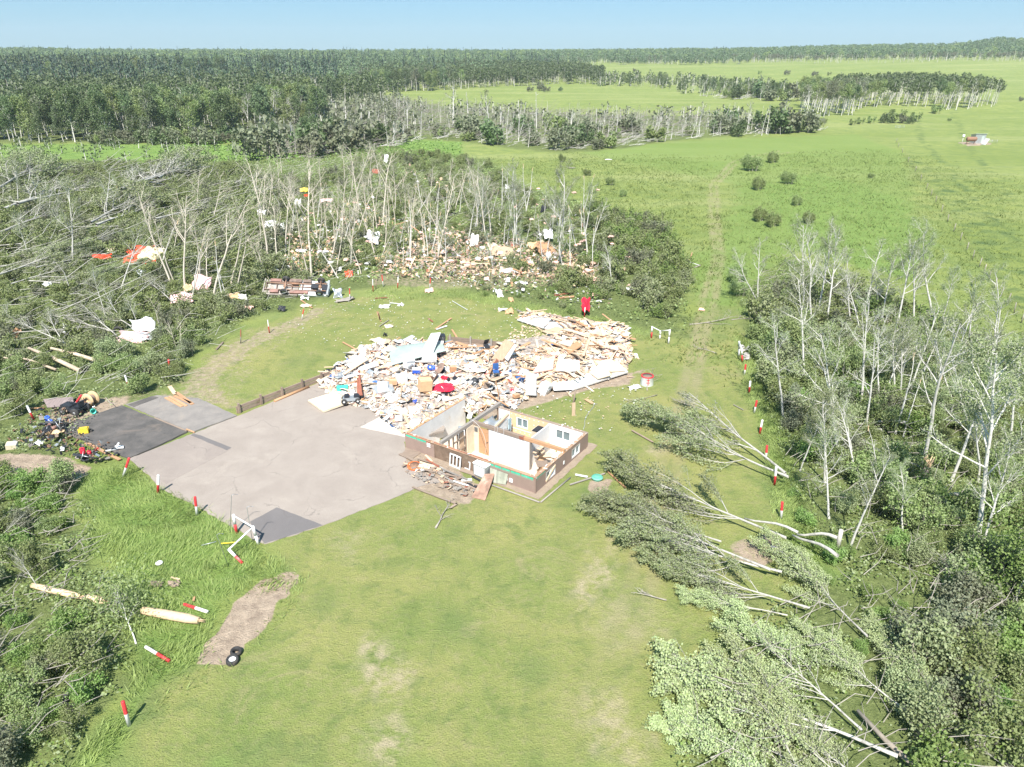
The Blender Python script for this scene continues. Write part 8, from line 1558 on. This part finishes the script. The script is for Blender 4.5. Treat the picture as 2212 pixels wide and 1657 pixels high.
for px, sx, sy, m, l, sd, z, rz in ((cM(460, 430), 1.3, .9, M_yellow, 'yellow boat-like sheet with red tip behind the wood', 51, 2.0, .3), (cM(475, 460), .7, .5, M_redtarp, 'red scrap under the yellow sheet', 52, 1.6, .3), (cM(820, 1045), .9, 1.0, M_redtarp, 'orange red bundle right of the truck', 53, .2, .2), (cM(1100, 940), 1.8, .9, M_card, 'buff carton heap behind the white posts', 54, .4, .2), (cM(1110, 1305), 1.1, .7, M_fabricw, 'white cloth on the back lawn', 55, .02, 0), (cM(1150, 1468), .8, .5, M_cream, 'small cream board on the back lawn', 56, .02, .3), (cM(1250, 1290), .6, .4, M_fabricw, 'small white rag right of the white cloth on the back lawn', 57, .02, 0), (cM(1485, 1175), .9, .9, M_pink, 'pale heap at the foot of a thin post behind the lawn', 58, .1, 0),
                                    (cM(1065, 1585), 1.6, .45, M_cream, 'cream torn strip at the back edge of the left wreckage', 59, .05, 0), (cM(645, 500), 2.0, .7, M_pinkmetal, 'pinkish metal scrap across the trunks', 60, 1.6, .4), (cM(1050, 265), 1.4, 1.3, M_redwood, 'rust red sheet high in the back of the wood', 61, 2.0, .2), (cR(580, 860), 2.3, 2.0, M_orangewood, 'brown open cupboard shell lying in the wood', 62, .7, .5), (cR(480, 845), 1.2, 1.2, M_card, 'buff cupboard side left of the brown shell', 63, .8, .2), (cR(605, 760), 1.2, 1.6, M_fabricw, 'white barrel shaped shell above the brown cupboard', 64, 1.0, .1), (cR(540, 745), 1.2, .7, M_dark, 'black bag beside the white shell', 65, .9, .1),
                                    (cR(610, 910), .6, 1.4, M_paint, 'mottled white board standing right of the cupboard', 66, .4, .1), (cR(460, 960), .6, .9, M_paint, 'white board below the cupboard', 67, .4, .2), (cR(270, 395), .7, 1.2, M_paint, 'white panel among the upper right trunks', 68, 1.8, .1), (cR(385, 1118), 1.4, .6, M_paint, 'white board lying in the low brush behind the wreckage', 69, .15, -.4), (cR(363, 1205), .5, .6, M_paint, 'square white board in the low brush', 70, .1, 0), (cR(200, 1210), .7, 1.1, M_white, 'white leaning board at the edge of the back lawn', 71, .2, .4), (cR(285, 1350), .8, .9, M_orangewood, 'orange board with a pink tuft at the back edge of the wreckage', 72, .1, 0), (cR(230, 1333), .9, .5, M_fabricw, 'white cloth beside the orange board behind the wreckage', 73, .05, 0),
                                    (cR(300, 1250), .5, .9, M_card, 'brown board in the grass behind the wreckage', 74, .05, .2), (cR(735, 1012), .6, .4, M_paint, 'small white card in the brush', 75, .4, 0), (cR(300, 1130), .4, .6, M_orangewood, 'small orange board above the square white board', 76, .2, 0), (cR(1280, 1215), .7, .4, M_fabricw, 'white rag in the thicket right of the red cloth', 77, .8, 0), (cR(230, 890), 2.6, 1.6, M_osb, 'framed roof section with pink insulation lying in the wood', 78, .7, -.4), (cR(150, 850), 1.3, 1.3, M_cream, 'cream wall section left of the framed roof section', 79, .7, .3), (cR(280, 1020), 2.0, .6, M_fabricw, 'long white torn sheet at the foot of the wood', 80, .2, .1), (cM(265, 1335), .8, .6, M_dark, 'dark grey crate on the bank below the truck', 81, .2, 0), (cM(455, 1240), .9, .5, M_paint, 'white fender piece in front of the truck', 82, .1, 0), (cM(465, 1300), 1.2, .4, M_cream, 'cream board on the mud in front of the truck', 83, .05, .2), (cM(1810, 970), .6, .5, mat('bright_blue_plastic', (0, 0, 0)), 'blue cloth at the foot of the wood', 84, .3, 0), (cM(1660, 1040), .7, .6, M_dark, 'dark box at the foot of the wood', 85, .2, 0)):
    crump('torn_sheet', px, sx, sy, m, l, 'sheet', sd, .10, z, rz, (.25 if z < .2 else .6, 0))
for k in range(16):
    p = G(*c3(rd.uniform(420, 900), 0)) if 0 else G(*c3(*(lambda t, s_: (430 + 440 * t, 700 + 150 * t + s_))(rd.random(), rd.uniform(-10, 75))))
    mm, cn = rd.choice([(M_oldwood, 'brown'), (M_greywood, 'grey'), (M_lumber, 'pale'), (M_redwood, 'dark red')]); L_ = rd.uniform(.7, 2.4)
    plank(p.x, p.y, .05 + .04 * (k % 5), L_, .12, .035, HOUSE_ROT + math.pi + rd.gauss(0, .35), rd.uniform(-.04, .04), mm, f"{'long' if L_ > 1.5 else 'short'} {cn} board in the porch wreckage before the house", 'boards of the fallen porch')
for px, a_, m, l in ((cM(1290, 640), .3, M_orangewood, 'orange splintered board leaning on the broken trunk, left'), (cM(1400, 720), -.7, M_orangewood, 'long orange board slanting in the wood'), (cM(1480, 650), .5, M_split, 'bright board at the top of the splinter heap'), (cM(1600, 900), .6, M_oldwood, 'brown joist slanting in the wood'), (cM(1640, 940), 0, M_oldwood, 'level brown joist at the foot of the wood'), (cM(1430, 965), 0, M_lumber, 'long pale board at the foot of the wood')):
    p = G(*px); plank(p.x, p.y, .8, 3.0, .2, .06, a_ * .5, -a_ * .8, m, l, None)
o = thing('cushion', (345, 1221), 'small white disc in the long grass at the lower left', 'disc', .15); q = MB(); q.lathe([(0, .05), (.14, .05), (.18, .02), (.18, -.02), (0, -.04)], 16); q.build('disc', M_paint, o)
for px, l in ((cB(975, 530), 'brown bark scraps in the long grass, left pile'), (cB(1080, 530), 'brown bark scraps in the long grass, right pile')): crump('bark_scrap', px, .6, .4, M_oldwood, l, 'bark scrap', 90, .06, .08)
for px, l in ((cR(800, 155), 'grey log lying on the meadow above the wood'), (cR(1105, 85), 'white scrap on the meadow below the flattened strip')):
    p = G(*px); q = MB(); q.tube([(-.8, 0, .15), (0, .02, .17), (.9, .1, .14)], [.12, .13, .09], 8); tag(q.build('log', M_greywood if 'log' in l else M_paint, None, p), l, 'log' if 'log' in l else 'scrap')
# heap of stones at the right gate
for k in range(26):
    p = G(1608 + rd.uniform(-7, 12), 768 + rd.uniform(-14, 14)); lump(p.x, p.y, .12 + rd.uniform(0, .25), rd.uniform(.14, .26), mat('field_stone', (.40, .38, .36), .9, .3), 'grey field stone in the heap behind the fallen white gate', 'stone', 'stones of the gate heap', 'stone')
flush_labels()
